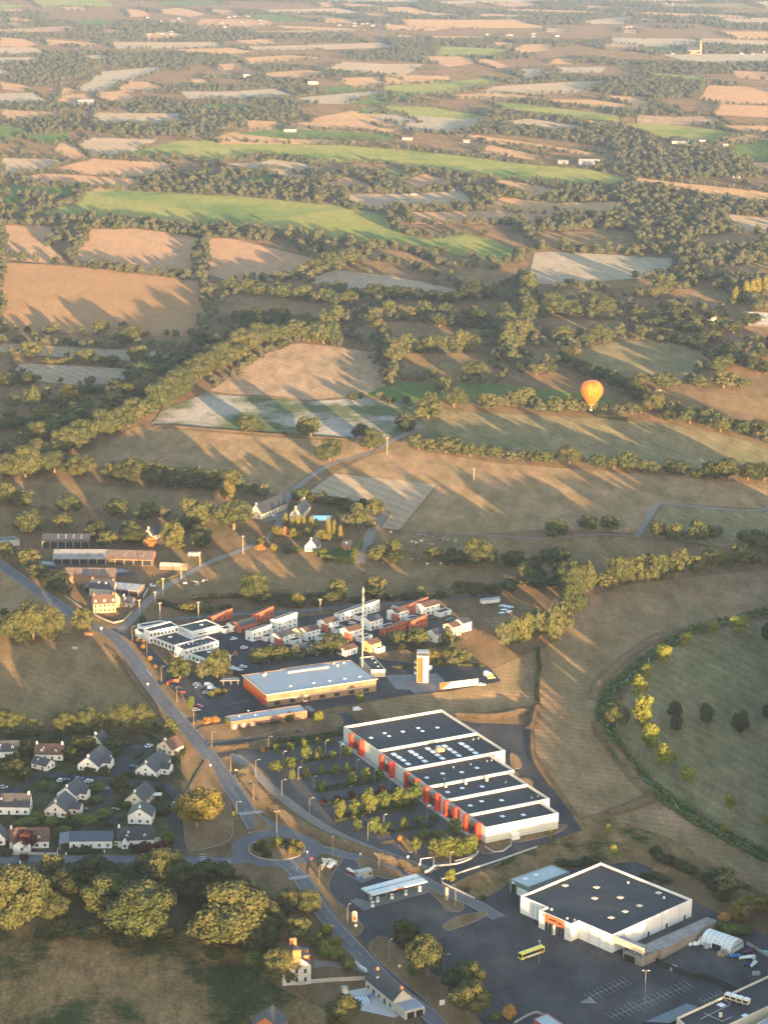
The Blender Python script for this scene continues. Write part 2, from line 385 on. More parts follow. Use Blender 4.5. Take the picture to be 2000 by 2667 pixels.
for k, pts in [
    ('O', A((270,25),(385,28),(380,37),(275,35))), ('O', A((0,35),(120,36),(110,50),(0,46))),
    ('O', A((535,38),(610,38),(650,60),(560,62))), ('O', A((680,38),(780,30),(905,52),(820,62),(700,50))),
    ('O', A((900,38),(1050,42),(1000,60),(920,52))), ('O', A((870,80),(1140,82),(1200,98),(1080,107),(840,98))),
    ('G', A((1050,65),(1180,58),(1360,80),(1200,84))), ('T', A((625,140),(740,135),(835,152),(640,166))),
    ('T', A((1010,170),(1190,164),(1215,180),(1100,180))), ('T', A((190,166),(460,182),(400,190),(200,184))),
    ('O', A((0,158),(110,165),(160,182),(100,190),(0,188))), ('O', A((40,72),(170,82),(150,92),(40,86))), ('O', A((35,96),(120,98),(110,106),(35,105))),
    ('G', A((300,85),(430,80),(560,98),(420,105),(300,96))), ('T', A((770,208),(1050,205),(1100,215),(950,226),(800,223))),
    ('T', A((1040,245),(1240,237),(1420,244),(1240,254),(1070,262))), ('P', A((365,238),(440,236),(490,245),(430,258),(380,250))),
    ('O', A((1190,107),(1450,114),(1610,120),(1500,127),(1250,119))), ('O', A((1095,132),(1330,129),(1440,138),(1300,142),(1110,140))),
    ('W', A((440,305),(640,290),(850,284),(700,300),(600,330),(430,390),(320,370),(400,330))),
    ('O', A((530,350),(640,352),(720,370),(660,385),(500,380))), ('O', A((265,378),(320,375),(345,395),(265,398))),
    ('O', A((240,410),(360,405),(400,430),(330,440),(250,435))), ('O', A((420,395),(520,390),(590,415),(560,432),(440,430))),
    ('O', A((0,355),(80,358),(150,370),(100,380),(0,372))), ('T', A((1460,335),(1659,328),(1760,340),(1659,357),(1540,370),(1480,348))),
    ('W', A((1290,412),(1640,390),(1700,396),(1500,432),(1250,430))), ('G', A((1500,430),(1690,400),(1720,430),(1659,442))),
    ('L', A((1540,465),(1700,452),(1720,480),(1550,475))), ('T', A((1340,502),(1520,477),(1720,482),(1820,514),(1640,520),(1340,516))),
    ('G', A((840,450),(1100,445),(1190,455),(980,465),(850,462))), ('O', A((0,470),(80,475),(200,478),(300,492),(200,500),(0,507))),
    ('T', A((1140,310),(1330,300),(1440,310),(1300,330),(1150,330))), ('O', A((820,340),(900,340),(930,356),(850,356))),
    ('O', A((930,275),(1040,268),(1060,282),(950,292))), ('G', A((1360,372),(1480,368),(1600,382),(1440,392))), ('O', A((1370,8),(1440,4),(1450,18),(1380,20))), ('T', A((1560,55),(1700,58),(1700,68),(1580,66))),
    ('O', A((740,82),(820,82),(800,92),(720,92))), ('T', A((460,125),(560,128),(540,134),(450,133))), ('O', A((1470,12),(1660,18),(1650,28),(1490,24))), ('O', A((1395,78),(1560,80),(1540,90),(1400,88))),
    ('T', B_((0,30),(110,27),(200,47),(370,55),(300,63),(130,59),(0,40))), ('O', B_((400,9),(640,10),(700,18),(540,23))),
    ('O', B_((370,39),(560,37),(1000,45),(940,52),(600,48))), ('O', B_((430,57),(650,62),(560,71),(370,69))),
    ('P', B_((830,85),(1080,65),(1040,92),(900,92))), ('O', B_((0,104),(290,114),(200,123),(0,119))),
    ('O', B_((200,154),(480,155),(420,163),(210,163))), ('T', B_((460,180),(560,180),(590,192),(480,194))),
    ('T', B_((600,190),(750,184),(720,206),(590,219),(550,205))), ('O', B_((940,184),(1110,190),(1100,203),(960,201))),
    ('G', B_((1110,190),(1280,200),(1320,216),(1130,213))), ('O', B_((75,242),(380,242),(400,262),(280,276),(180,252))),
    ('O', B_((390,258),(450,251),(540,275),(480,282))), ('T', B_((0,323),(280,325),(290,340),(170,349),(0,346))),
    ('L', B_((0,362),(260,350),(480,332),(480,350),(340,385),(200,393),(0,391))), ('P', B_((480,365),(880,348),(970,349),(870,386),(600,393),(400,389))),
    ('T', B_((280,405),(500,400),(700,412),(560,420),(300,413))), ('T', B_((670,429),(900,429),(1160,455),(1090,463),(800,447))),
    ('T', B_((940,411),(1060,414),(1170,435),(1080,441))), ('G', B_((0,398),(150,400),(100,421),(0,423))),
    ('L', B_((450,440),(600,447),(1010,488),(1020,514),(800,501),(520,469))), ('L', B_((0,455),(220,460),(440,490),(380,499),(0,481))),
    ('W', B_((0,483),(430,501),(400,540),(300,560),(0,540),(-60,520))), ('O', B_((1400,367),(1680,375),(1680,432),(1450,432),(1360,418))),
    ('O', B_((1450,448),(1680,455),(1680,492),(1420,481))), ('O', B_((1500,304),(1680,308),(1680,332),(1530,326))),
    ('L', B_((1140,314),(1400,324),(1350,334),(1160,326))), ('W', B_((590,294),(690,292),(680,303),(590,303))), ('W', B_((740,289),(960,289),(940,299),(760,299))),
    ('O', B_((850,22),(1000,24),(980,32),(870,31))), ('O', B_((1040,27),(1110,29),(1090,38),(1030,36))), ('T', B_((1110,76),(1200,78),(1180,86),(1110,85))), ('O', B_((1240,66),(1320,68),(1300,76),(1250,75))), ('O', B_((1020,122),(1110,125),(1090,134),(1030,132))), ('P', B_((690,118),(800,122),(780,130),(700,128))),
    ('O', B_((60,148),(160,152),(140,160),(60,159))), ('P', B_((590,312),(740,306),(700,320),(600,322))), ('T', B_((740,250),(830,252),(820,264),(710,262))),
    ('G', Cz((0,40),(130,55),(160,70),(0,85))), ('G', Cz((80,85),(300,68),(300,100),(200,110))),
    ('P', Cz((380,95),(680,102),(560,150),(420,160),(320,130))), ('O', Cz((260,115),(300,112),(400,165),(310,170),(230,145))),
    ('T', Cz((1060,20),(1200,24),(1190,46),(1080,51))), ('O', Cz((1200,42),(1380,8),(1659,20),(1750,40),(1659,62),(1400,52))),
    ('G', Cz((1020,70),(1200,50),(1659,68),(1720,85),(1659,92),(1250,87))), ('T', Cz((910,90),(990,72),(1560,94),(1580,110),(1360,107),(950,107))),
    ('O', Cz((250,215),(400,186),(740,200),(760,226),(620,242),(400,237))), ('O', Cz((180,250),(480,262),(630,272),(600,296),(400,307),(260,291),(60,270))),
    ('P', Cz((0,182),(250,188),(300,200),(150,228),(0,232))), ('O', Cz((1120,225),(1250,234),(1350,255),(1300,276),(1170,256))),
    ('O', Cz((1390,286),(1500,262),(1600,285),(1600,302),(1450,302))), ('G', Cz((1010,266),(1200,250),(1300,276),(1050,287))),
    ('G', Cz((0,300),(330,310),(350,325),(200,346),(0,326))), ('G', Cz((0,346),(180,350),(60,390),(60,412),(0,422))),
    ('O', Cz((0,473),(300,480),(240,510),(220,560),(270,590),(255,622),(150,612),(0,592))),
    ('O', Cz((375,490),(600,490),(860,520),(858,560),(858,680),(720,667),(620,662),(420,632),(320,600))),
    ('O', Cz((880,523),(1010,533),(1400,615),(1360,640),(1200,690),(990,692),(880,655))),
    ('B', Cz((930,790),(1080,773),(1400,815),(1580,850),(1480,890),(1300,905),(1000,890),(940,860))),
    ('P', Cz((1300,712),(1450,668),(1560,680),(1659,690),(1820,720),(1950,750),(2080,745),(1960,780),(1700,790),(1500,762))),
    ('L', Cz((420,182),(650,135),(780,108),(960,110),(1200,122),(1480,127),(1659,140),(1960,165),(2260,200),(2560,222),(2720,256),(2660,277),(2520,292),(2300,267),(2080,250),(1860,222),(1659,197),(1500,192),(1350,187),(1150,167),(930,192),(820,177),(560,167))),
    ('L', Cz((360,315),(620,327),(1060,349),(1280,369),(1500,387),(1659,418),(1740,500),(1850,518),(2010,500),(2110,515),(2230,565),(2250,612),(2140,622),(2010,587),(1860,562),(1660,545),(1400,507),(1200,496),(1000,472),(800,476),(640,457),(500,441),(380,431),(250,446),(170,411),(350,366))),
    ('L', Dz((0,230),(110,235),(60,272),(0,277))), ('O', Dz((70,285),(160,249),(260,264),(310,290),(200,306),(110,311))),
    ('O', Dz((430,280),(520,279),(690,300),(800,320),(690,347),(600,336))), ('O', Dz((410,151),(450,125),(720,165),(640,171))),
    ('T', Dz((240,80),(400,84),(830,134),(960,150),(820,149),(400,101))), ('O', Dz((710,0),(1010,25),(1000,41),(800,16))),
    ('L', Dz((1020,40),(1150,29),(1560,70),(1400,109),(1200,93))), ('T', Dz((1420,106),(1600,70),(1690,75),(1690,92),(1450,116))),
    ('G', Dz((1500,126),(1690,95),(1690,188),(1490,171))), ('O', Dz((1590,200),(1690,195),(1690,242),(1600,226))),
    ('T', Dz((1010,300),(1100,269),(1250,285),(1690,322),(1690,368),(1400,347),(1200,306))),
    ('W', Dz((650,592),(760,589),(1275,615),(1260,660),(1100,682),(900,692),(700,702),(620,692))),
    ('B', Dz((-170,590),(-40,575),(100,585),(250,640),(520,655),(520,722),(380,727),(280,692),(100,642))),
    ('B', Dz((740,755),(900,751),(1110,770),(1080,786),(800,779))), ('B', Dz((1340,520),(1480,511),(1690,518),(1640,546),(1400,571),(1335,551))),
    ('B', Dz((620,805),(760,800),(900,815),(1060,830),(1100,850),(900,858),(700,850))),
]:
    field(k, pts)
for k, pts in [
    ('N', [(0,683),(180,692),(524,731),(542,770),(530,850),(520,878),(310,875),(0,860)]),
    ('B', [(0,864),(310,879),(520,882),(560,915),(400,902),(0,888)]),
    ('P', [(0,893),(211,906),(560,922),(505,942),(236,937),(0,917)]),
    ('P', [(42,946),(236,955),(418,966),(400,985),(330,998),(203,1003),(90,992),(42,972)]),
    ('S', [(693,920),(769,893),(870,902),(971,918),(990,954),(1022,996),(950,1030),(803,1042),(710,1030),(600,1026),(545,1018),(617,971)]),
    ('X', [(540,1024),(600,1030),(803,1046),(950,1036),(1085,1060),(1085,1095),(1030,1136),(940,1141),(700,1126),(480,1108),(395,1104),(420,1070)]),
    ('G', [(952,1030),(1024,996),(1300,1000),(1560,1030),(1620,1050),(1500,1062),(1400,1048),(1150,1043),(1087,1055)]),
    ('B', [(1040,920),(1270,920),(1310,975),(1310,996),(1027,990)]),
    ('B', [(904,861),(1022,836),(1288,857),(1275,905),(1022,890),(895,880)]),
    ('B2', [(219,1184),(354,1110),(395,1114),(700,1138),(940,1152),(990,1166),(925,1185),(835,1215),(778,1250),(738,1290),(620,1272),(560,1237),(400,1224),(260,1217)]),
    ('B', [(40,1250),(260,1265),(520,1290),(560,1300),(640,1330),(500,1342),(300,1332),(0,1312),(0,1260)]),
    ('K', [(1092,1062),(1300,1077),(1663,1094),(1850,1124),(2010,1165),(2010,1217),(1765,1227),(1511,1192),(1300,1166),(1080,1150),(1062,1137)]),
    ('B2', [(1056,1162),(1085,1172),(1300,1207),(1700,1237),(2010,1264),(2010,1302),(1985,1325),(1720,1310),(1660,1390),(1430,1378),(1240,1392),(1045,1382),(1140,1264),(872,1230),(962,1187)]),
    ('K', [(1730,1316),(1985,1332),(2010,1330),(2010,1420),(1900,1428),(1670,1394)]),
    ('P', [(872,1233),(1138,1262),(1039,1380),(992,1374),(1018,1336),(980,1311),(796,1286)]),
    ('B', [(970,1388),(1240,1396),(1430,1402),(1660,1398),(1900,1434),(1860,1442),(1500,1482),(1250,1500),(945,1472)]),
    ('B', [(430,1512),(620,1452),(800,1462),(935,1478),(1300,1496),(1440,1502),(1300,1545),(800,1560),(500,1560),(395,1560)]),
    ('B2', [(1520,1560),(1640,1522),(2010,1482),(2010,1592),(1850,1617),(1700,1692),(1620,1752),(1568,1830),(1550,1880),(1615,1970),(1690,2062),(1590,2110),(1510,2130),(1395,1962),(1388,1850),(1405,1700),(1470,1640)]),
    ('K', [(1650,1775),(1720,1700),(1870,1640),(2010,1612),(2010,2232),(1850,2137),(1700,2037),(1612,1932),(1592,1872)]),
    ('B2', [(1700,2072),(1840,2160),(2010,2255),(2010,2335),(1820,2290),(1640,2200),(1600,2130)]),
    ('B2', [(0,1482),(60,1512),(195,1610),(185,1650),(60,1660),(0,1652)]),
    ('B', [(0,1682),(240,1667),(275,1682),(325,1745),(432,1880),(380,1890),(200,1895),(0,1886)]),
    ('K', [(1477,928),(1553,898),(1637,886),(1764,894),(1870,940),(1827,970),(1764,1004),(1680,987),(1532,970),(1477,949)]),
    ('B', [(1739,767),(1764,750),(1903,759),(1903,797),(1848,812),(1764,786)]),
    ('B', [(1389,827),(1680,840),(1700,856),(1595,858),(1460,870),(1393,870)]),
    ('B', [(1393,785),(1502,788),(1650,810),(1595,828),(1511,823),(1410,811)]),
    ('B', [(1355,900),(1450,903),(1440,957),(1380,947)]),
    ('B', [(1700,1012),(1806,1020),(2010,1037),(2010,1090),(1890,1064),(1764,1038)]),
    ('B', [(1912,898),(2010,885),(2010,922)]), ('P', [(1240,845),(1290,838),(1300,850),(1250,856)]),
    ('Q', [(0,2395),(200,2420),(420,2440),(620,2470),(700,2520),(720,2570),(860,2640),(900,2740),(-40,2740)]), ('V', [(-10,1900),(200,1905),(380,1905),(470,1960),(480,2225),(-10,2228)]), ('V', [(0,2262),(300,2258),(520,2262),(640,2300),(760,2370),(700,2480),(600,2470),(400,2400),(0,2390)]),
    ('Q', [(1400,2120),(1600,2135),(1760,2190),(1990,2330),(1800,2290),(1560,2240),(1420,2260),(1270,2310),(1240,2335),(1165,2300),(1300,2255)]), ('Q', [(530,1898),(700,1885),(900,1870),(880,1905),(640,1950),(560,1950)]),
    ('B2', [(1260,1610),(1420,1600),(1440,1560),(1500,1560),(1440,1620),(1390,1660),(1300,1655)]),
    ('B2', [(960,1830),(1180,1790),(1400,1690),(1395,1835),(1180,1870),(1000,1880)]),
]:
    field(k, pts)

def inside(px, py, poly):
    r = np.zeros(len(px), bool); k_ = len(poly); pa = np.asarray(poly)
    if k_ == 0 or px.max() < pa[:, 0].min() or px.min() > pa[:, 0].max() or py.max() < pa[:, 1].min() or py.min() > pa[:, 1].max(): return r
    for i in range(k_):
        (x0_, y0_), (x1_, y1_) = poly[i - 1], poly[i]
        c_ = (y0_ > py) != (y1_ > py)
        with np.errstate(divide='ignore', invalid='ignore'): r ^= c_ & (px < (x1_ - x0_) * (py - y0_) / (y1_ - y0_ + 1e-12) + x0_)
    return r
WOODS = [Dz((560,330),(930,310),(1250,330),(1690,385),(1690,505),(1335,515),(1300,600),(1200,590),(1100,600),(700,585),(640,560),(560,480),(450,470),(340,430),(200,330),(330,330)), Dz((130,95),(250,40),(420,0),(560,-10),(800,20),(1000,60),(1190,90),(1195,150),(1000,165),(960,140),(830,120),(600,92),(380,77),(240,72)),
         Cz((640,270),(1000,240),(1100,255),(1659,290),(1659,410),(1500,380),(1280,362),(900,335),(540,318),(560,300)), Dz((0,300),(60,320),(200,330),(330,440),(200,470),(60,450),(0,400)), A((0,290),(400,283),(440,292),(330,340),(200,362),(0,348)), Cz((420,10),(700,0),(1080,20),(1060,50),(800,95),(560,85),(380,70)), A((560,470),(900,460),(1200,480),(1350,500),(1100,520),(560,514)),
         B_((860,365),(980,345),(1250,335),(1400,370),(1350,420),(1200,430),(1000,410),(870,390)), Dz((1290,560),(1690,560),(1690,690),(1540,700),(1500,740),(1300,740),(1260,680)), Dz((640,560),(1290,580),(1270,610),(760,588),(650,590)), Dz((-160,500),(60,520),(220,516),(340,500),(200,470),(0,470)),
         B_((0,170),(500,165),(560,215),(400,240),(60,235)), A((450,240),(900,225),(1060,265),(900,280),(480,285)), Dz((1010,150),(1250,160),(1480,170),(1590,200),(1500,270),(1250,280),(1080,262),(1000,230)), Dz((1300,640),(1690,640),(1690,846),(1560,846),(1500,760),(1300,700)), Cz((120,470),(900,440),(1150,470),(1659,545),(1900,600),(1850,640),(1400,600),(1000,520),(860,505),(500,485),(130,490))]

fr_ = np.random.default_rng(2024); nf = 0
for _ in range(1500):
    Yc = math.exp(fr_.uniform(math.log(2500), math.log(11500))); Xc = fr_.uniform(-1, 1) * .18 * math.hypot(Yc, HCAM)
    px0_, py0_ = PX(Xc, Yc); px0_, py0_ = float(px0_), float(py0_)
    if py0_ > 760 or py0_ < -60 or nf > 260: continue
    sc_ = 1 + max(0, Yc - 3000) / 3500
    la, lb, an = fr_.uniform(35, 110) * sc_, fr_.uniform(28, 75) * sc_, fr_.normal(0.15, .35)
    cs = [(Xc + u * la * math.cos(an) - v * lb * math.sin(an) + fr_.normal() * 8, Yc + u * la * math.sin(an) + v * lb * math.cos(an) + fr_.normal() * 8) for u, v in ((-1, -1), (0, -1.1), (1, -1), (1, 1), (0, .9), (-1, 1))]
    tx = np.array([c[0] for c in cs] + [Xc] + [(c[0] + Xc) / 2 for c in cs]); ty = np.array([c[1] for c in cs] + [Yc] + [(c[1] + Yc) / 2 for c in cs]); qx, qy = PX(tx, ty)
    bad = any(inside(qx, qy, q[1]).any() for q in FIELDS)
    if not bad:
        for q in FIELDS:
            if inside(q[1][:, 0], q[1][:, 1], list(zip(qx[:6], qy[:6]))).any(): bad = True; break
    if not bad and fr_.random() < .8: bad = any(inside(qx[6:7], qy[6:7], wq).any() for wq in WOODS)
    if bad: continue
    kd_ = fr_.choice(['O', 'T', 'P', 'B', 'K', 'G', 'L', 'W', 'S'], p=[.2, .12, .14, .14, .1, .07, .07, .05, .11])
    if Yc > 4500 and kd_ in ('O', 'B', 'S'): kd_ = fr_.choice(['P', 'W', 'T', 'L', kd_])
    field(kd_, list(zip(qx[:6].tolist(), qy[:6].tolist()))); nf += 1

def smooth(pts, n=6):
    p = [np.array(q, float) for q in pts]
    p = [2 * p[0] - p[1]] + p + [2 * p[-1] - p[-2]]
    out = []
    for i in range(1, len(p) - 2):
        for t in np.linspace(0, 1, n, endpoint=False):
            a, b, c, d = p[i - 1:i + 3]
            out.append(.5 * (2 * b + (c - a) * t + (2 * a - 5 * b + 4 * c - d) * t * t + (3 * b - a - 3 * c + d) * t ** 3))
    out.append(p[-2])
    return out
def offset(pl, d):
    out = []
    for i, q in enumerate(pl):
        t = pl[min(i + 1, len(pl) - 1)] - pl[max(i - 1, 0)]
        t = t / (np.linalg.norm(t) + 1e-9)
        out.append(q + np.array([-t[1], t[0]]) * d)
    return out
def ribbon(mb, pl, o0, o1, z0, z1=None):
    a, b = offset(pl, o0), offset(pl, o1)
    z1 = z0 if z1 is None else z1
    for i in range(len(pl) - 1):
        mb.n([(*a[i], z0), (*b[i], z1), (*b[i + 1], z1), (*a[i + 1], z0)][::-1] if o0 < o1 else [(*a[i], z0), (*b[i], z1), (*b[i + 1], z1), (*a[i + 1], z0)])
    return mb
def road(px, width, mat=None, z=.12, name='road', dashes=False, edges=False, n=6):
    pl = smooth([V(*p) for p in px], n)
    r = struct(ribbon(MB(), pl, -width / 2, width / 2, z).build(name, mat or roadm))
    if edges:
        mb = MB()
        for s in (-1, 1): ribbon(mb, pl, s * (width / 2 - .35) - .09, s * (width / 2 - .35) + .09, z + .008)
        struct(mb.build('road_edge_lines', paint, r))
    if dashes:
        mb = MB(); acc = 0
        for i in range(len(pl) - 1):
            L_ = np.linalg.norm(pl[i + 1] - pl[i]); k = max(1, int(L_ / 1.5))
            for j in range(k):
                q = [pl[i] + (pl[i + 1] - pl[i]) * (j + e) / k for e in (0, 1)]
                if (acc // 3) % 3 == 0: ribbon(mb, q, -.08, .08, z + .008)
                acc += L_ / k
        if mb.v: struct(mb.build('road_centre_line', paint, r))
    return pl
def sheet(name, px, mat, z, thick=0.0, kerb=False):
    wp = [V(*p) for p in px]
    if area(wp) < 0: wp = wp[::-1]
    mb = MB()
    if thick: mb.prism(wp, z - thick, z, bot=False)
    else: mb.n([(x, y, z) for x, y in wp])
    o = struct(mb.build(name, mat))
    if kerb:
        cl = [np.array(q) for q in wp] + [np.array(wp[0])]
        k = MB(); ins = inset(wp, -.22)
        for i in range(len(wp)):
            j = (i + 1) % len(wp)
            k.n([(*wp[i], z + .012), (*ins[i], z + .012), (*ins[j], z + .012), (*wp[j], z + .012)][::-1])
            k.n([(*ins[i], z + .012), (*ins[i], 0), (*ins[j], 0), (*ins[j], z + .012)][::-1])
        struct(k.build('kerb', kerbm, o))
    return o
def blob(px, n=5):                            # rounded closed outline in photo pixels
    q = smooth(px + [px[0]], n)
    p = [np.array(a, float) for a in px]
    out = []
    k = len(p)
    for i in range(k):
        a, b, c, d = p[i - 1], p[i], p[(i + 1) % k], p[(i + 2) % k]
        for t in np.linspace(0, 1, n, endpoint=False):
            out.append(tuple(.5 * (2 * b + (c - a) * t + (2 * a - 5 * b + 4 * c - d) * t * t + (3 * b - a - 3 * c + d) * t ** 3)))
    return out

# --- tarmac areas
sheet('car_park_ground', [(880,2236),(990,2236),(1110,2292),(1200,2330),(1255,2345),(1300,2322),(1345,2285),(1470,2268),(1650,2245),(1700,2262),(1690,2290),(1860,2375),(2015,2450),(2015,2740),(1150,2740),(1050,2590),(960,2465),(890,2400),(848,2330)], asphalt, .10)
sheet('retail_car_park_ground', [(612,1962),(700,1948),(890,1915),(905,1930),(1240,2175),(1262,2192),(1240,2225),(1140,2262),(1040,2240),(880,2180),(800,2120),(740,2070),(690,2010)], lotm, .095)
sheet('service_yard_ground', [(1140,1868),(1240,1885),(1380,1890),(1382,1970),(1397,1995),(1477,2105),(1515,2164),(1448,2187),(1300,2247),(1175,2305),(1130,2300),(1125,2270),(1240,2228),(1300,2190),(1450,2150),(1400,2060),(1250,1930)], asphalt, .09)
sheet('station_forecourt_ground', [(440,1768),(600,1745),(640,1700),(760,1640),(1000,1720),(1160,1735),(1270,1735),(1305,1775),(1180,1800),(1050,1812),(830,1850),(700,1870),(560,1880),(520,1866)], asphalt, .085)
sheet('estate_car_park_ground', [(545,1640),(640,1630),(700,1670),(760,1720),(620,1762),(560,1740),(560,1690)], asphalt, .105)
sheet('estate_street_ground', [(620,1640),(800,1605),(1100,1580),(1160,1640),(1080,1690),(880,1710),(740,1715)], asphalt, .08)
sheet('concrete_apron', [(1003,1760),(1137,1755),(1155,1770),(1172,1795),(1080,1808),(1070,1798),(1030,1795)], M('worn_concrete', (.13, .13, .132), .9, .25, .15, stain=(.07, .07, .072)), .11)
sheet('service_lane', [(870,1862),(905,1855),(960,1905),(905,1912)], asphalt, .1)
sheet('gravel_terrace', [(818,2502),(930,2506),(950,2520),(955,2540),(930,2530),(850,2518),(815,2525)], gravel, .1)
sheet('estate_drive_ground', [(310,1958),(345,1938),(395,1942),(400,1952),(375,1975),(335,2008),(300,2012)], asphalt, .09)

# --- roads
main_rd = road([(-70,1420),(0,1470),(100,1540),(202,1608),(262,1640),(300,1662),(350,1722),(405,1801),(460,1869),(519,1936),(570,2004),(612,2063),(640,2110),(668,2160)], 8.6, dashes=True, edges=True, z=.14)
CR = np.array(V(721, 2212)); RO, RI = 21.0, 13.2
ring = MB()
for i in range(48):
    t0, t1 = 2 * math.pi * i / 48, 2 * math.pi * (i + 1) / 48
    ring.n([(*(CR + r * np.array([math.cos(t), math.sin(t)])), .15) for r, t in ((RI - .5, t0), (RO, t0), (RO, t1), (RI - .5, t1))])
struct(ring.build('roundabout_road', roadm))
west_rd = road([(660,2232),(600,2243),(520,2243),(420,2243),(300,2240),(150,2240),(-60,2241)], 8.4, z=.142, dashes=True)
se_rd = road([(735,2240),(781,2285),(836,2372),(887,2432),(963,2512),(1022,2572),(1098,2630),(1160,2680),(1240,2740)], 7.6, z=.144, dashes=True, edges=True)
east_rd = road([(770,2200),(830,2212),(900,2228),(980,2248),(1043,2268),(1094,2290),(1150,2320),(1230,2352),(1300,2392)], 7.0, z=.138, edges=True)
road([(640,2108),(690,2140),(760,2170),(830,2205)], 5.5, z=.136)
road([(1095,2290),(1140,2280),(1220,2255),(1300,2228),(1440,2185)], 6.0, asphalt, .132)
farm_lane = road([(318,1640),(352,1604),(388,1563),(422,1536),(477,1502),(548,1464),(624,1435),(675,1412),(712,1388),(735,1340),(750,1290),(790,1256),(836,1223),(895,1198),(967,1177),(1013,1152),(1064,1126),(1098,1108)], 5.5, lane, .12)
road([(937,1467),(950,1430),(963,1395),(985,1360),(1000,1336)], 7.0, lane, .11)
road([(1660,1398),(1685,1355),(1712,1315),(1760,1315),(1985,1328),(2010,1270)], 4.5, lane, .12, name='field_path')
road([(1050,1390),(1120,1388),(1300,1396),(1430,1402),(1560,1392),(1660,1398)], 2.2, lane, .11, name='field_path')
road([(352,1640),(430,1618),(560,1604),(680,1597),(780,1592),(885,1581),(1040,1570),(1150,1560),(1240,1553),(1300,1548)], 5.0, roadm, .125)
road([(300,1638),(330,1655),(380,1690),(430,1740),(470,1760),(560,1740),(620,1690)], 5.0, asphalt, .11)
road([(395,1790),(470,1760),(530,1765)], 5, asphalt, .112)
road([(470,1885),(560,1862),(700,1858),(800,1848)], 5.5, asphalt, .113)
road([(535,1946),(600,1935),(700,1925),(830,1905),(900,1900)], 5.5, asphalt, .114)
road([(545,1975),(620,1960),(700,1952),(900,1918)], 5.5, asphalt, .1145)
road([(612,1968),(660,2010),(720,2065),(790,2120),(870,2170),(960,2210),(1060,2245),(1130,2270)], 5.5, gravel, .13)
# residential streets
road([(-30,2068),(40,2060),(75,2040),(100,2020),(160,2020),(290,2028),(400,2040),(445,2058),(465,2085),(460,2110),(455,2150),(462,2190),(478,2236)], 6.0, asphalt, .12)
road([(295,2028),(318,1990),(345,1960),(385,1945)], 6.0, asphalt, .121)
road([(292,2030),(275,2080),(262,2105),(245,2122)], 5.5, asphalt, .122)
road([(300,2122),(285,2140),(280,2160)], 5, asphalt, .118)
road([(80,2262),(140,2255),(250,2252),(400,2255)], 3.0, asphalt, .11)

# --- zebra crossings, splitters, stop lines
def zebra(p0, p1, n, length_px, w=.6):
    a, b = np.array(V(*p0)), np.array(V(*p1)); d = np.array(V(p0[0] + length_px[0], p0[1] + length_px[1])) - a
    mb = MB()
    for i in range(n):
        c = a + (b - a) * i / (n - 1); u = (b - a) / np.linalg.norm(b - a) * w / 2
        mb.n([(*(c - u), .16), (*(c + u), .16), (*(c + u + d), .16), (*(c - u + d), .16)])
        if area([v[:2] for v in mb.v[-4:]]) < 0: mb.f[-1] = mb.f[-1][::-1]
    struct(mb.build('zebra_crossing_markings', paint))
zebra((620,2118),(676,2112), 11, (8,7))
zebra((750,2287),(802,2280), 10, (9,7))
zebra((520,2227),(520,2250), 5, (16,0))
zebra((312,1634),(326,1648), 5, (-18,-3), .7)
zebra((276,2050),(295,2050), 4, (0,7), .6)
mk = MB()
def line(pts, w=.18, z=.165):
    pl = [np.array(V(*p)) for p in pts]
    ribbon(mk, pl, -w / 2, w / 2, z)
line([(662,2167),(700,2160)], .4); line([(648,2172),(655,2168)], .5)
line([(752,2262),(776,2258),(770,2272)], .3); line([(843,2205),(880,2212)], .3); line([(595,2240),(600,2252)], .4)
line([(382,1745),(395,1762)], .5); line([(470,1855),(485,1868)], .5)
# parking bays in front of the supermarket
def bays(p0, p1, n, tick):
    a, b = np.array(p0, float), np.array(p1, float); t = np.array(tick, float)
    line([p0, p1], .14)
    for i in range(n + 1):
        c = a + (b - a) * i / n
        line([tuple(c - t), tuple(c + t)], .14)
bays((1533,2600),(1633,2556), 9, (13,10)); bays((1591,2652),(1795,2567), 17, (15,11)); bays((1830,2610),(1880,2588), 5, (13,9))
for i in range(7):
    line([(1512 + i * 4, 2612 - i * 2.1), (1522 + i * 5, 2615 + i * .1)], .35)
bays((548,1850),(680,1815), 1, (1,0))
for i in range(9): line([(332 + i * 7, 1942 + i * .6), (338 + i * 7, 1946 + i * .6)], .12)
struct(mk.build('parking_and_stop_lines', paint))

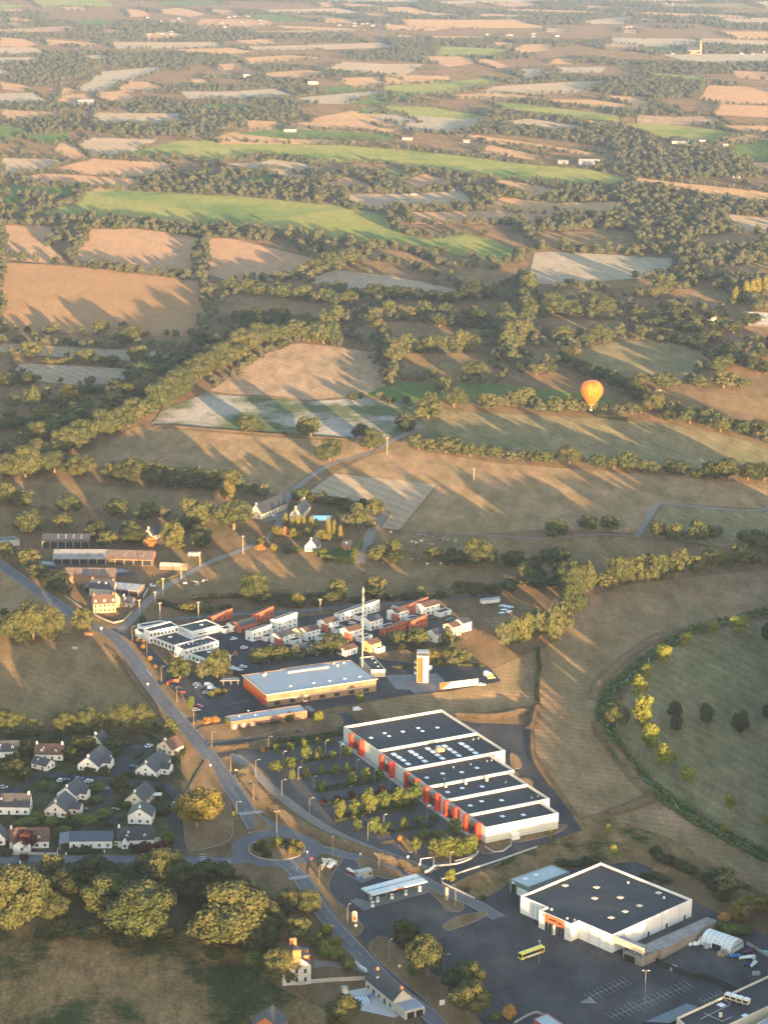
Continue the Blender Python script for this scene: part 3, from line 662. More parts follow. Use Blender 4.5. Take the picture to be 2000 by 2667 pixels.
# --- verges and islands, raised on kerbs
for px in [
    [(812,2252),(850,2238),(888,2236),(888,2248),(862,2285),(856,2320),(880,2350),(930,2396),(945,2418),(930,2438),(905,2420),(860,2362),(830,2318),(806,2280)],
    [(930,2240),(950,2237),(985,2248),(1035,2270),(1052,2286),(1030,2292),(975,2282),(940,2262)],
    [(1115,2312),(1145,2330),(1195,2350),(1208,2362),(1195,2376),(1165,2372),(1148,2352),(1120,2325)],
    [(1155,2412),(1190,2390),(1255,2378),(1268,2382),(1240,2400),(1175,2424),(1158,2420)],
    [(962,2470),(992,2440),(1030,2465),(1075,2498),(1120,2535),(1160,2560),(1190,2600),(1230,2640),(1260,2690),(1200,2700),(1100,2600),(1020,2535)],
    [(352,2232),(380,2226),(430,2224),(460,2228),(460,2246),(420,2249),(356,2250)],
    [(1240,2190),(1300,2185),(1325,2185),(1330,2200),(1310,2215),(1270,2225),(1245,2215)],
    [(1335,2185),(1455,2150),(1475,2155),(1440,2175),(1350,2195)],
    [(1040,2190),(1062,2190),(1080,2215),(1060,2222),(1040,2205)], [(1130,2205),(1240,2190),(1250,2205),(1225,2230),(1150,2250),(1120,2235)],
    [(662,2120),(690,2140),(704,2160),(668,2166)], [(478,2090),(500,2040),(530,1990),(545,1985),(600,2100),(606,2150),(600,2185),(560,2205),(500,2215),(484,2190)],
    [(1330,1963),(1350,1975),(1358,1998),(1342,2003),(1330,1990)], [(1350,2030),(1378,2030),(1388,2042),(1370,2050)],
    [(610,2020),(640,2015),(640,2040),(620,2040)], [(800,1778),(860,1768),(880,1800),(810,1815)],
    [(525,1895),(700,1880),(720,1905),(560,1935),(535,1925)], [(775,1885),(870,1862),(890,1890),(800,1908)],
]:
    sheet('grass_verge', blob(px, 4), verge_g, .26, .26, kerb=True)
isl = struct(MB().lathe([(RI, 0), (RI, .3), (RI - .4, .32), (RI - .4, .55), (4, 1.3), (.01, 1.5)], 40, tuple(CR), cap=False).build('roundabout_island_ground', verge_g))
struct(MB().lathe([(RI + .02, 0), (RI + .02, .33), (RI - .5, .345), (RI - .5, .3)], 40, tuple(CR), cap=False).build('kerb', M('pale_kerb', (.36, .36, .34), .9), isl))

# --- parking strips with planting
STR = [((665,1958),(870,1927)), ((705,1998),(915,1964)), ((752,2030),(930,2004)), ((818,2060),(1000,2018)), ((830,2095),(1040,2058)), ((866,2128),(1090,2095)), ((915,2165),(1135,2125)), ((985,2200),(1200,2160))]
for i, (a, b) in enumerate(STR):
    pl = [np.array(V(*a)), np.array(V(*b))]
    mb = ribbon(MB(), pl, -1.6, 1.6, .3)
    ribbon(mb, pl, -1.6, -1.7, .3, 0); ribbon(mb, pl, 1.7, 1.6, 0, .3)
    struct(mb.build('planting_strip', scrub))

# --- banks of dry grass that catch the light
def bank(px, width, height, mat=None, name='grass_bank', seed=0):
    pl = smooth([V(*p) for p in px], 8)
    rg = np.random.default_rng(seed); prof = [(-.5, 0), (-.25, .7), (-.05, 1), (.15, .9), (.5, 0)]
    rows = []
    for i, q in enumerate(pl):
        h = height * (.9 + .2 * rg.random()) * min(1, i / 2 + .05, (len(pl) - 1 - i) / 2 + .05)
        rows.append((i, h))
    mb = MB(); grid = []
    for k, (o_, hh) in enumerate(prof):
        grid.append([(*p, rows[i][1] * hh + .02) for i, p in enumerate(offset(pl, o_ * width))])
    for a in range(len(prof) - 1):
        for i in range(len(pl) - 1):
            mb.n([grid[a][i], grid[a + 1][i], grid[a + 1][i + 1], grid[a][i + 1]][::-1])
    return struct(mb.build(name, mat or verge_g, smooth=True))
bank([(630,1995),(650,2040),(690,2085),(740,2125),(800,2160),(880,2195),(960,2222),(1040,2250),(1095,2275)], 9, 1.8, seed=1)
bank([(480,1560),(620,1545),(800,1535)], 3, .8, seed=9)
bank([(545,1948),(620,1945),(700,1930),(880,1898)], 5, 1.0, seed=2)
bank([(1090,1868),(1200,1866),(1290,1868),(1380,1848)], 8, 2.0, seed=3)
bank([(1400,1835),(1390,1870),(1384,1900)], 6, 1.6, seed=4)
bank([(1384,1905),(1384,1960),(1400,2000),(1440,2055)], 3, .8, seed=4)
bank([(1555,1880),(1572,1920),(1610,1965),(1660,2035),(1705,2070)], 8, 1.5, seed=5)
bank([(1710,2078),(1660,2100),(1585,2120)], 6, 1.6, seed=6)
bank([(1545,1825),(1555,1790),(1600,1740),(1680,1680),(1760,1645),(1880,1612)], 8, 1.4, seed=7)
bank([(448,1915),(420,1868),(364,1798),(322,1732),(282,1690)], 2.5, .9, seed=8)
bank([(395,1110),(480,1113),(700,1131),(940,1146)], 3, 1.0, seed=10)
bank([(0,683),(180,693),(400,718),(524,733)], 4, 1.2, seed=11)

# --- stream with green banks
sp = [(2010,1592),(1900,1618),(1800,1650),(1730,1690),(1660,1745),(1600,1800),(1580,1850),(1588,1900),(1610,1950),(1660,2010),(1730,2075),(1830,2140),(2010,2240)]
spl = smooth([V(*p) for p in sp], 8)
struct(ribbon(MB(), spl, -5.5, 3.5, .14).build('stream_bank', GM('lush_bank', (.035, .065, .018), (.05, .08, .024), .08, .8, a=1.5)))
wav = [q + np.array([1.6 * math.sin(i * 1.1), 1.2 * math.cos(i * .7)]) for i, q in enumerate(spl)]
struct(ribbon(MB(), wav, -.3, .3, .16).build('stream_water', waterm))
# ================================================================ buildings
def block(parent, poly, h, wall, roof, par=.6, t=.35, z0=0.0, wname='wall', rname='roof'):
    if area(poly) < 0: poly = poly[::-1]
    ins = inset(poly, t); k = len(poly); w_ = MB()
    for i in range(k):
        j = (i + 1) % k
        w_.n([(*poly[i], z0), (*poly[j], z0), (*poly[j], h), (*poly[i], h)])
        w_.n([(*poly[i], h), (*poly[j], h), (*ins[j], h), (*ins[i], h)])
        w_.n([(*ins[i], h), (*ins[j], h), (*ins[j], h - par - .1), (*ins[i], h - par - .1)])
    wo = w_.build(wname, wall, parent)
    MB().n([(*p, h - par) for p in inset(poly, t - .02)]).build(rname, roof, parent)
    return wo
UNIT = {}
def unit(mat):
    if mat.name not in UNIT: UNIT[mat.name] = MB().box(-.5, .5, -.06, .06, 0, 1).mesh('pane', mat)
    return UNIT[mat.name]
def win(parent, x, y, z, w_, h, side='f', mat=None, name='window'):
    o = link(name, unit(mat or glass), parent, (x, y, z), {'f': 0, 's': math.pi / 2}[side] if isinstance(side, str) else side, (w_, 1, h))
    return o
def skylights(parent, pts, z, s=1.6, mat=None, h=.35, name='skylight'):
    me = MB().lathe([(s * .72, 0), (s * .72, h * .5), (s * .55, h), (.01, h * 1.15)], 4, cap=False).mesh(name, mat or skyl)
    for p in pts: link(name, me, parent, (p[0], p[1], z), math.pi / 4)

def gable(parent, L, W, he, hr, wall, roof, ridge='x', over=.4, x0=0, y0=0, z0=0, chim=(), rname='roof', wname='wall'):
    """walls with gable ends and two roof slopes; ridge along local x or y"""
    def T(a, b, z):
        return (x0 + a, y0 + b, z) if ridge == 'x' else (x0 + b, y0 + a, z)
    A_, B2 = (L, W) if ridge == 'x' else (W, L)
    mb = MB(); fl = ridge == 'y'
    for b in (0, B2):
        mb.n([T(0, b, z0), T(A_, b, z0), T(A_, b, he), T(0, b, he)], (b > 0) != fl)
    for a in (0, A_):
        mb.n([T(a, 0, z0), T(a, 0, he), T(a, B2 / 2, hr), T(a, B2, he), T(a, B2, z0)], (a > 0) != fl)
    wo = mb.build(wname, wall, parent)
    rb = MB(); th = .18; sl_ = (hr - he) / (B2 / 2); e = over
    for s in (0, 1):
        b0, b1 = (-e, B2 / 2) if s == 0 else (B2 + e, B2 / 2)
        zz = he - e * sl_ + .04
        low = [T(-e, b0, zz), T(A_ + e, b0, zz), T(A_ + e, b1, hr + .04), T(-e, b1, hr + .04)]
        hi = [(p[0], p[1], p[2] + th) for p in low]
        rv = (s == 1) != fl
        rb.n(hi, rv); rb.n(low, not rv)
        for i in range(4):
            j = (i + 1) % 4
            if i == 2: continue
            rb.n([low[i], low[j], hi[j], hi[i]], rv)
    ro = rb.build(rname, roof, parent)
    for a, mat in chim:
        c = T(a, B2 / 2, 0)
        MB().box(c[0] - .45, c[0] + .45, c[1] - .45, c[1] + .45, hr - .8, hr + 1.1).box(c[0] - .25, c[0] - .05, c[1] - .12, c[1] + .12, hr + 1.1, hr + 1.45).box(c[0] + .05, c[0] + .25, c[1] - .12, c[1] + .12, hr + 1.1, hr + 1.45).build('chimney', mat, ro)
    return wo, ro
def dormer(parent, x, y, z, mat, w_=1.3, h=1.7, d=2.4):
    mb = MB()
    mb.n([(x - w_ / 2, y, z), (x + w_ / 2, y, z), (x + w_ / 2, y, z + h), (x, y, z + h + .6), (x - w_ / 2, y, z + h)])
    for s in (-1, 1): mb.n([(x + s * w_ / 2, y, z), (x + s * w_ / 2, y + d, z + h), (x + s * w_ / 2, y, z + h)])
    o = mb.build('dormer', mat, parent)
    r = MB()
    for s in (-1, 1): r.n([(x + s * (w_ / 2 + .15), y - .15, z + h - .1), (x, y - .15, z + h + .7), (x, y + d + .8, z + h + .7), (x + s * (w_ / 2 + .15), y + d, z + h - .1)])
    r.build('dormer_roof', slate, o)
    win(o, x, y - .03, z + .4, .7, 1.0)

# ---------------------------------------------------------------- retail park
fr = Fr((895,1892), (1263,2154), 8.2)
t = thing('retail_building', 'long white retail building of six joined units with red entrance pylons', 'building', fr.o, fr.ang)
seamm = M('membrane_seam', (.036, .040, .050), .7, .3, .2)
xs = [0, 38, 66, 91, 109.5, 130, 147]; dp = [58, 58, 48.5, 45, 45, 39.5]; RZ = 6.9
for i in range(6):
    for jj in range(1, int(dp[i] / 5)):
        MB().box(xs[i] + .5, xs[i + 1] - .5, jj * 5 - .07, jj * 5 + .07, 6.85 - .02 * i, 6.93 - .02 * i).build('roof_seam', seamm, t)
    block(t, [(xs[i], 0), (xs[i + 1] - .02, 0), (xs[i + 1] - .02, dp[i]), (xs[i], dp[i])], 8.2 - .02 * i, panel_white, membrane, 1.3, .45, wname='wall', rname='roof')
K1, K2 = Z(4.1475, 840, 1840), Z(3.770, 1040, 1900)
def rl(pts, z=RZ): return [fr.l(x, y, z) for x, y in pts]
skylights(t, rl(K1((522,342),(670,292),(717,325),(866,275),(1032,237),(1078,270),(1240,232))), RZ, 1.7)
skylights(t, rl(K2((425,437),(612,423),(762,382),(270,478),(475,620),(617,580),(813,565),(695,752),(808,710),(1003,700),(1012,857),(1217,843))), RZ, 1.9)
me_sol = MB().box(-1.5, 1.5, -1.15, 1.15, .25, .5).box(-1.3, 1.3, -.95, .95, 0, .25).mesh('roof_light_panel', skyl)
for p in rl(K1((770,525),(823,557),(870,590),(920,630),(957,497),(1005,527),(1055,562),(1103,600),(1138,464),(1188,497),(1240,533),(1292,570),(1320,437),(1370,470),(1420,503),(1470,540),(1500,410),(1552,440),(1602,475),(1650,512),(1258,447))):
    link('roof_light_panel', me_sol, t, (*p, RZ))
p = rl(K1((1268,488)))[0]
MB().box(p[0] - 1.4, p[0] + 1.4, p[1] - 2, p[1] + 2, RZ, RZ + 1.5).box(p[0] - 1.0, p[0] + 1.0, p[1] - 1.2, p[1] + 1.2, RZ + 1.5, RZ + 1.9).build('ventilation_unit', ochre, t)
for p in rl(K2((455,572),(652,542),(858,510))):
    MB().lathe([(.7, RZ), (.7, RZ + 1.4), (.95, RZ + 1.45), (.95, RZ + 1.8), (.1, RZ + 2.0)], 10, p).build('roof_vent', cream, t)
for p in rl(K2((862,322),(905,314),(440,500),(700,355),(530,382),(1045,532),(1300,685),(1360,670),(725,108),(775,98))):
    MB().lathe([(.3, RZ), (.3, RZ + .8), (.45, RZ + .85), (.1, RZ + 1.1)], 8, p).build('roof_vent', steel, t)
gates = [fr.l(*q)[0] for q in K1((345,455),(452,530),(677,690),(785,765),(943,885),(1055,955),(1150,1040),(1270,1125),(1362,1195),(1480,1270))] + [fr.l(*q)[0] for q in K2((680,1000),(793,1085))]
for i in range(6):
    a, b = gates[2 * i], gates[2 * i + 1]
    for x in (a, b):
        MB().box(x - 1.0, x + 1.0, -2.4, .3, 0, 8.6).build('red_pylon', redp, t)
    MB().box(a + 1.02, b - 1.02, -1.3, .1, 5.0, 8.3).build('entrance_canopy', M('brown_fascia', (.20, .16, .12), .6), t)
    MB().box(a + 1.02, b - 1.02, -.25, .1, 0, 4.98).build('glazed_front', glass, t)
    for j in range(4):
        x = a + 1.6 + (b - a - 3.2) * j / 3
        MB().box(x - .05, x + .05, -.3, .08, 0, 4.97).build('mullion', steel, t)
    for j in range(5):
        x = a + 1.6 + (b - a - 3.2) * j / 4
        MB().tube((x, -1.3, 7.9), (x, -1.75, 7.7), .1).build('spotlight', skyl, t)
    if i == 1:
        xm = (a + b) / 2
        MB().lathe([(.01, 0), (1.1, 0), (1.1, .15), (.01, .15)], 16, cap=False).build('round_sign', white, t, loc=(xm, -1.32, 6.7)).rotation_euler = (R(90), 0, 0)
for x in (20, 52, 83, 104, 124):                                       # panel joints of the long white walls
    for dx in (-5, -2.5, 0, 2.5, 5):
        MB().box(x + dx - .04, x + dx + .04, -.02, .0, .2, 7.6).build('panel_joint', steel, t)
MB().box(146.98, 147.03, 1, 39, 1.1, 1.25).build('plinth_line', steel, t)
MB().box(0, 147, -3.2, -.3, .1, .25).build('paved_apron', concrete, t)
kx = fr.l(1338, 2185); MB().box(kx[0] - 2.2, kx[0] + 2.2, kx[1] - 2, kx[1] + 2, 0, 3).box(kx[0] - 2.4, kx[0] + 2.4, kx[1] - 2.2, kx[1] + 2.2, 3, 3.2).build('plant_room', white, tag(link('transformer_kiosk', None, None, (fr.o[0], fr.o[1], 0), fr.ang), 'small white kiosk standing off the end wall of the retail building', 'kiosk'))
RETAIL = fr
# low white walls and kerb walls near the entrances
def lowwall(px, h, th, label, mat=None, cat='wall', name='low_wall', z=0):
    pl = [np.array(V(*p)) for p in px]
    o = np.mean(pl, axis=0); mb = MB()
    a, b = offset(pl, -th / 2), offset(pl, th / 2)
    for i in range(len(pl) - 1):
        q = [tuple(a[i] - o), tuple(a[i + 1] - o), tuple(b[i + 1] - o), tuple(b[i] - o)]
        mb.prism(q, z, h)
    ob = link(name, mb.mesh(name, mat or M('pale_wall', (.40, .40, .38), .85)), None, (*o, 0))
    return tag(ob, label, cat)
lowwall(blob([(1128,2258),(1150,2257),(1190,2253),(1225,2240),(1243,2225),(1243,2222),(1220,2238),(1150,2254)], 2)[:14], .9, .3, 'white curved kerb wall beside the shrub bed at the retail entrance')
lowwall([(1106,2275),(1118,2271),(1128,2262),(1130,2250)], 1.1, .35, 'short white wall curling round the end of the grass bank', white)
lowwall([(1150,2290),(1152,2302),(1180,2316),(1235,2343)], .9, .35, 'white wall running along the edge of the scrub plot above the fuel station')
lowwall([(1152,2293),(1200,2275),(1300,2243),(1398,2208)], .8, .3, 'long pale kerb wall along the lower side of the retail service lane')
lowwall([(1262,2208),(1285,2222),(1310,2220),(1330,2205),(1332,2195)], .8, .3, 'white curb wall looping below the transformer kiosk')
g = tag(link('height_barrier', None, None, (*V(1112,2255), 0), R(20)), 'white height barrier frame at the retail car park exit', 'barrier')
for sx in (-3.2, 3.2): MB().tube((sx, 0, 0), (sx, 0, 3.6), .14).build('upright', white, g)
MB().tube((-3.3, 0, 3.6), (3.3, 0, 3.6), .14).build('crossbar', white, g)

# ---------------------------------------------------------------- supermarket
fr = Fr((1356,2334), (1595,2437), 8.2); SM = fr
t = thing('supermarket', 'square supermarket with flat black roof, white walls and salmon sign portal', 'building', fr.o, fr.ang)
K3 = Z(4.1475, 1330, 2230)
q = lambda p, z=8.2: fr.l(*K3(p)[0], z)
a0 = q((410,555))[0]; a1 = q((755,705))[0]; pd = (q((300,590))[1] + q((660,735))[1]) / 2; px0 = q((300,590))[0]; px1 = q((660,735))[0]
a0, a1 = px0, px1
D_ = 52.3
poly = [(0, 0), (a0, 0), (a0, pd), (a1, pd), (a1, 0), (52.2, 0), (52.2, D_), (0, D_)]
sw = block(t, poly, 8.2, white, membrane, 1.0, .5)
skylights(t, [q(p_, 7.2) for p_ in ((587,322),(925,342),(905,460),(1183,452),(1598,402),(1390,541),(1236,604),(1085,670))], 7.2, 2.2, cream)
for p_ in ((1269,300),(1655,462),(440,590),(690,705),(610,690)):
    c = q(p_, 7.2); MB().box(c[0] - .35, c[0] + .35, c[1] - .35, c[1] + .35, 7.2, 8.1).build('roof_vent', white, t)
s0, s1 = a0 + (a1 - a0) * .2, a0 + (a1 - a0) * .8
for jj in range(1, 9): MB().box(jj * 5.8 - .08, jj * 5.8 + .08, .6, D_ - .6, 7.18, 7.23).build('roof_seam', seamm, t)
sp_ = MB().box(s0, s1, pd - .3, pd + .1, 4.6, 8.1).build('sign_panel', salmon_sign, t)
for j, (u0, u1, zz, hh) in enumerate(((.16,.30,6.0,.9),(.32,.40,5.9,1.0),(.42,.50,5.9,1.0),(.52,.60,5.9,1.1),(.66,.74,5.7,1.0),(.76,.84,5.7,.9))):
    x0_, x1_ = s0 + (s1 - s0) * u0, s0 + (s1 - s0) * u1
    if j == 0: MB().n([(x0_, pd - .34, zz), (x1_, pd - .34, zz), (x1_, pd - .34, zz + hh)]).n([(x0_, pd - .33, zz), (x1_, pd - .33, zz), (x1_, pd - .33, zz + hh)], True).build('lettering', dark, sp_)
    else: MB().box(x0_, x1_, pd - .36, pd - .3, zz, zz + .28).box(x0_, x1_, pd - .36, pd - .3, zz + hh - .28, zz + hh).box(x0_, x0_ + .3, pd - .36, pd - .3, zz + .28, zz + hh - .28).box(x1_ - .3, x1_, pd - .36, pd - .3, zz + .28, zz + hh - .28).build('lettering', dark, sp_)
MB().box(s0 - 1.6, s0 - 1.0, pd - .07, pd + .1, 6.4, 7.4).build('small_sign', dark, t)
MB().box(s0, s1, pd - .05, pd + .1, 0, 4.55).build('glazed_entrance', glass, t)
for j in range(7):
    x = s0 + (s1 - s0) * j / 6; MB().box(x - .08, x + .08, pd - .12, pd + .08, 0, 4.5).build('mullion', steel, t)
MB().box((s0 + s1) / 2 - .5, (s0 + s1) / 2 + .5, pd - .8, pd + .1, 0, 4.5).build('entrance_pillar', white, t)
fx = fr.l(*K3((1425,1010))[0], 8.2)[0]
MB().box(52.25, fx, -.05, .5, 5.4, 8.15).build('canopy_fascia', cream, t)
MB().box(52.25, fx - .3, .5, 6.5, 5.6, 6.0).build('canopy_roof', corr, t)
for x in (58, 64, fx - 1): MB().box(x - .2, x + .2, .5, .9, 0, 5.5).build('canopy_post', concrete, t)
for x in (10.0, a0 * .5, a1 + 6, a1 + 12): MB().tube((x, -.08, 0), (x, -.08, 7.6), .07).build('downpipe', steel, t)
for y in (8, 20, 32, 44):
    MB().box(52.2, 52.3, y - .06, y + .06, .2, 7.2).build('panel_joint', steel, t)
    MB().box(52.18, 52.28, y + 3, y + 4.2, 0, 2.2).build('service_door', dark, t)
# annex of the supermarket yard
K4 = Z(4.879, 1660, 2330)
def blockpx(name, label, cat, px, h, wall, roof, par=.3, t_=.25, **kw):
    c = np.mean([V(*p, h) for p in px], axis=0)
    d = np.array(V(*px[1], h)) - np.array(V(*px[0], h)); ang = math.atan2(d[1], d[0])
    o = thing(name, label, cat, c, ang)
    ca, sa = math.cos(ang), math.sin(ang)
    loc = lambda p, z=h: (lambda e: (float(e[0] * ca + e[1] * sa), float(-e[0] * sa + e[1] * ca)))(np.array(V(*p, z)) - c)
    block(o, [loc(p) for p in px], h, wall, roof, par, t_, **kw)
    return o, loc
def ridges(o, poly, z, n, mat, name='roof_sheet_rib'):
    a, b, c, d = [np.array(p) for p in poly]
    for i in range(1, n):
        p0, p1 = a + (b - a) * i / n, d + (c - d) * i / n
        u = (p1 - p0) / np.linalg.norm(p1 - p0); v = np.array([-u[1], u[0]]) * .12
        MB().prism([tuple(p0 + u * .4 - v), tuple(p1 - u * .4 - v), tuple(p1 - u * .4 + v), tuple(p0 + u * .4 + v)], z, z + .12).build(name, mat, o)
o, lc = blockpx('storage_canopy', 'long grey corrugated canopy roof on a block wall behind the supermarket', 'shed', K4((310,715),(1010,335),(880,290),(60,655)), 4.2, M('old_blockwork', (.22, .19, .155), .95, .25, .5), corr, .1)
ridges(o, [lc(p) for p in K4((310,715),(1010,335),(880,290),(60,655))], 4.1, 26, corr)
o, lc = blockpx('trolley_shelter', 'low grey flat-roofed shelter under the tip of the supermarket fascia', 'shelter', K3((1225,1030),(1420,1105),(1590,1035),(1450,965)), 4.0, M('old_blockwork', (.22, .19, .155)), corr, .1)
c0 = lc(*K3((1300,1060)), 4.0); MB().box(c0[0] - 3.2, c0[0] + 2.0, c0[1] - .3, c0[1] + .2, 0, 3.0).build('opening', dark, o)
o, lc = blockpx('workshop_shed', 'pale blue metal-roofed workshop with grey walls and white door beside the supermarket', 'shed', [(1327.4,2290),(1376,2311),(1483.5,2271),(1437,2252)], 6.0, M('grey_cladding', (.16, .17, .16), .7), M('pale_metal_roof', (.27, .31, .34), .5, .06, .2), .35)
c0, c1 = lc((1327.4,2290), 6), lc((1376,2311), 6)
L_ = abs(c1[0] - c0[0])
MB().box(c0[0] + 1.2, c0[0] + L_ * .33, c0[1] - .08, c0[1] + .1, 0, 4.2).build('dark_door', dark, o)
MB().box(c0[0] + L_ * .42, c0[0] + L_ * .95, c0[1] - .08, c0[1] + .1, 0, 3.8).build('roller_door', white, o)
MB().box(c0[0] + 1.5, c0[0] + 2.7, c0[1] - .12, c0[1] + .1, 4.4, 5.5).build('wall_sign', skyl, o)
MB().box(c0[0] + L_ * .45, c0[0] + L_ * .92, c0[1] - .1, c0[1] + .1, 4.1, 4.9).build('green_fascia', M('green_fascia', (.06, .16, .11), .6), o)
skylights(o, [lc(p, 5.65) for p in K3((160,250),(272,208))], 5.65, 1.8)
# tunnel tent
fr2 = Fr(K4((800,640))[0], K4((1185,775))[0])
TW = abs(fr2.l(*K4((1400,690))[0])[1]); t = thing('tunnel_tent', 'white plastic tunnel tent with ribbed cover in the storage yard', 'tent', fr2.o, fr2.ang)
arc = [(TW / 2 * (1 - math.cos(a)), 5.2 * math.sin(a) ** .8) for a in np.linspace(0, math.pi, 11)]
mb = MB(); n_ = 7
for i in range(n_):
    x0_, x1_ = fr2.len * i / n_, fr2.len * (i + 1) / n_
    for j in range(10):
        (y0_, z0_), (y1_, z1_) = arc[j], arc[j + 1]
        mb.n([(x0_, y0_, z0_), (x1_, y0_, z0_), (x1_, y1_, z1_), (x0_, y1_, z1_)])
mb.build('cover', M('tent_plastic', (.56, .58, .57), .6), t, smooth=True)
for i in range(n_ + 1):
    rb = MB(); x = fr2.len * i / n_
    for j in range(10): rb.tube((x, *[arc[j][0], arc[j][1] + .05]), (x, arc[j + 1][0], arc[j + 1][1] + .05), .09, k=4)
    rb.build('hoop', steel, t)
for x in (.05, fr2.len - .05): MB().n([(x, y, z) for y, z in arc], x < 1).build('end_wall', M('tent_plastic', (.56, .58, .57)), t)
MB().box(fr2.len - .2, fr2.len + .1, .2, TW - .2, 2.5, 2.7).build('end_seam', dark, t)
MB().box(fr2.len * .38, fr2.len * .66, -.1, .25, 0, 2.4).build('side_opening', dark, t)
# building cut by the lower corner
px = [(1762,2652),(2062,2514),(2120,2568),(1822,2706)]
o, lc = blockpx('corner_hall', 'flat black roofed hall with white parapet and air units at the lower corner', 'building', px, 8.5, cream, membrane, .8, .5)
MBc = M('cream_unit', (.58, .52, .40), .6)  # one even cream for the air units
c = [lc(p, 7.7) for p in K4((1115,1330),(1420,1420))]
t2 = np.array(c[1]) - np.array(c[0]); a2 = math.atan2(t2[1], t2[0]); Lu = np.linalg.norm(t2)
u = link('air_conditioning_bank', MB().box(0, Lu, -1.2, 1.2, .8, 2.6).mesh('air_conditioning_bank', MBc), o, (*c[0], 7.7), a2)
for i in range(4):
    MB().lathe([(1.0, 2.6), (1.0, 2.9), (.8, 2.9)], 12, ((i + .5) * Lu / 4, 0)).build('fan', skyl, u)
    MB().box((i + .1) * Lu / 4, (i + .9) * Lu / 4, -1.26, -1.2, 1.2, 2.2).build('louvre', dark, u)
    MB().box(i * Lu / 4 + .1, i * Lu / 4 + .3, -1, 1, 0, .8).build('leg', steel, u)
skylights(o, [lc(p, 7.7) for p in K4((1065,1412),(1375,1550))], 7.7, 2.6)
c = lc(*K4((1055,1560)), 7.7); MB().box(c[0] - .6, c[0] - .05, c[1] - .4, c[1] + .4, 7.7, 9.6).box(c[0] + .05, c[0] + .6, c[1] - .4, c[1] + .4, 7.7, 9.4).build('flue', cream, o)
for a_, b_ in (((800,1590),(1180,1405)),((850,1515),(1075,1620)),((1075,1620),(1200,1560)),((1090,1330),(1180,1390))):
    p0, p1 = lc(*K4(a_), 7.9), lc(*K4(b_), 7.9)
    MB().tube((*p0, 7.95), (*p1, 7.95), .14).build('roof_pipe', steel, o)
px = [(1930,2690),(2110,2590),(2180,2640),(1990,2740)]
blockpx('lower_hall', 'grey metal roof edge of a second hall past the air units', 'building', px, 9.0, cream, metal_roof, .3, .3)
o, lc = blockpx('loading_dock_roof', 'low dark blue flat roof beside the corner hall', 'shelter', K4((60,1625),(630,1372),(790,1432),(420,1640)), 2.6, M('navy_edge', (.015, .02, .035), .6), M('navy_roof', (.03, .045, .075), .35, .2, .1), .12)
blockpx('kiosk_building', 'small building with pale blue flat roof at the lower edge of the car park', 'building', [(1390,2655),(1425,2640),(1500,2690),(1455,2705)], 4.0, terra, M('pale_metal_roof', (.27, .31, .34)), .25)
lowwall([(1340,2668),(1375,2648),(1398,2640),(1420,2650)], 1.0, .4, 'weathered concrete planter wall by the small blue-roofed building', concrete)
lowwall([(1707,2509),(1735,2525),(1770,2538),(1805,2552),(1835,2551),(1870,2566),(1922,2590)], 2.6, .12, 'long dark green mesh fence between the car park and the storage yard', greenfence, 'fence', 'mesh_fence')
lowwall([(1945,2463),(1975,2480),(2010,2500)], 1.6, .2, 'pale panel fence behind the tunnel tent', concrete, 'fence', 'panel_fence')

# ---------------------------------------------------------------- fuel station
K5 = Z(4.608, 820, 2200)
px = K5((690,605),(1350,440),(1215,352),(555,525))
fr = Fr(px[0], px[1], 5.4)
t = thing('fuel_canopy', 'pale flat canopy of the fuel station standing over the pumps', 'canopy', fr.o, fr.ang)
pl_ = [fr.l(*p, 5.4) for p in px]
MB().prism(pl_, 4.7, 5.4).build('canopy_roof', M('canopy_white', (.42, .46, .49), .5), t)
mm = (np.array(pl_[0]) + np.array(pl_[3])) / 2, (np.array(pl_[1]) + np.array(pl_[2])) / 2
MB().tube((*mm[0], 5.42), (*mm[1], 5.42), .15, k=4).build('roof_gutter', dark, t)
MB().box(fr.len * .42, fr.len * .58, pl_[0][1] - .1, pl_[0][1] + .02, 4.75, 5.35).build('fascia_sign', salmon_sign, t)
for i in range(4):
    x = fr.len * (.06 + .29 * i); ym = pl_[3][1] / 2
    MB().box(x - .25, x + .25, ym - .25, ym + .25, 0, 4.7).build('column', steel, t)
pump = None
for i, p in enumerate(K5((672,660),(752,695),(692,752),(922,655),(1088,612),(1257,567),(880,640),(1050,605),(1215,545))):
    lab = ['white fuel pump under the near corner of the canopy', 'tall white fuel pump second from the lower canopy corner', 'white fuel pump standing clear in front of the canopy', 'white fuel pump below the middle of the canopy', 'white fuel pump third along the canopy edge', 'white fuel pump at the far end of the canopy', 'dark fuel dispenser behind the middle white pump', 'dark fuel dispenser behind the third white pump', 'dark fuel dispenser behind the farthest white pump'][i]
    wp = V(*p)
    g = thing('fuel_pump', lab, 'fuel pump', wp, fr.ang, 'fuel pumps under the canopy')
    mt_ = white if i < 6 else M('dark_dispenser', (.06, .06, .065), .5)
    MB().box(-.55, .55, -.4, .4, .15, 2.5).box(-.8, .8, -.6, .6, 0, .15).build('body', mt_, g)
    MB().box(-.4, .4, -.44, -.4, 1.4, 2.0).build('display', glass, g)
    MB().tube((.6, 0, .6), (.75, -.3, 1.4), .04).tube((.75, -.3, 1.4), (.56, -.2, 1.7), .04).build('hose', dark, g)
sheet('fuel_station_slab', K5((590,805),(420,680),(500,650),(640,690),(1290,480),(1385,580),(700,760)), M('worn_concrete', (.13, .13, .132)), .13)
blk = thing('service_cabin', 'grey metal service cabin on the island beside the fuel canopy', 'cabin', V(*K5((585,395))[0]), R(28))
MB().box(-3.6, 3.6, -1.6, 1.6, .2, 3.4).build('body', M('grey_cabin', (.27, .27, .25), .7), blk)
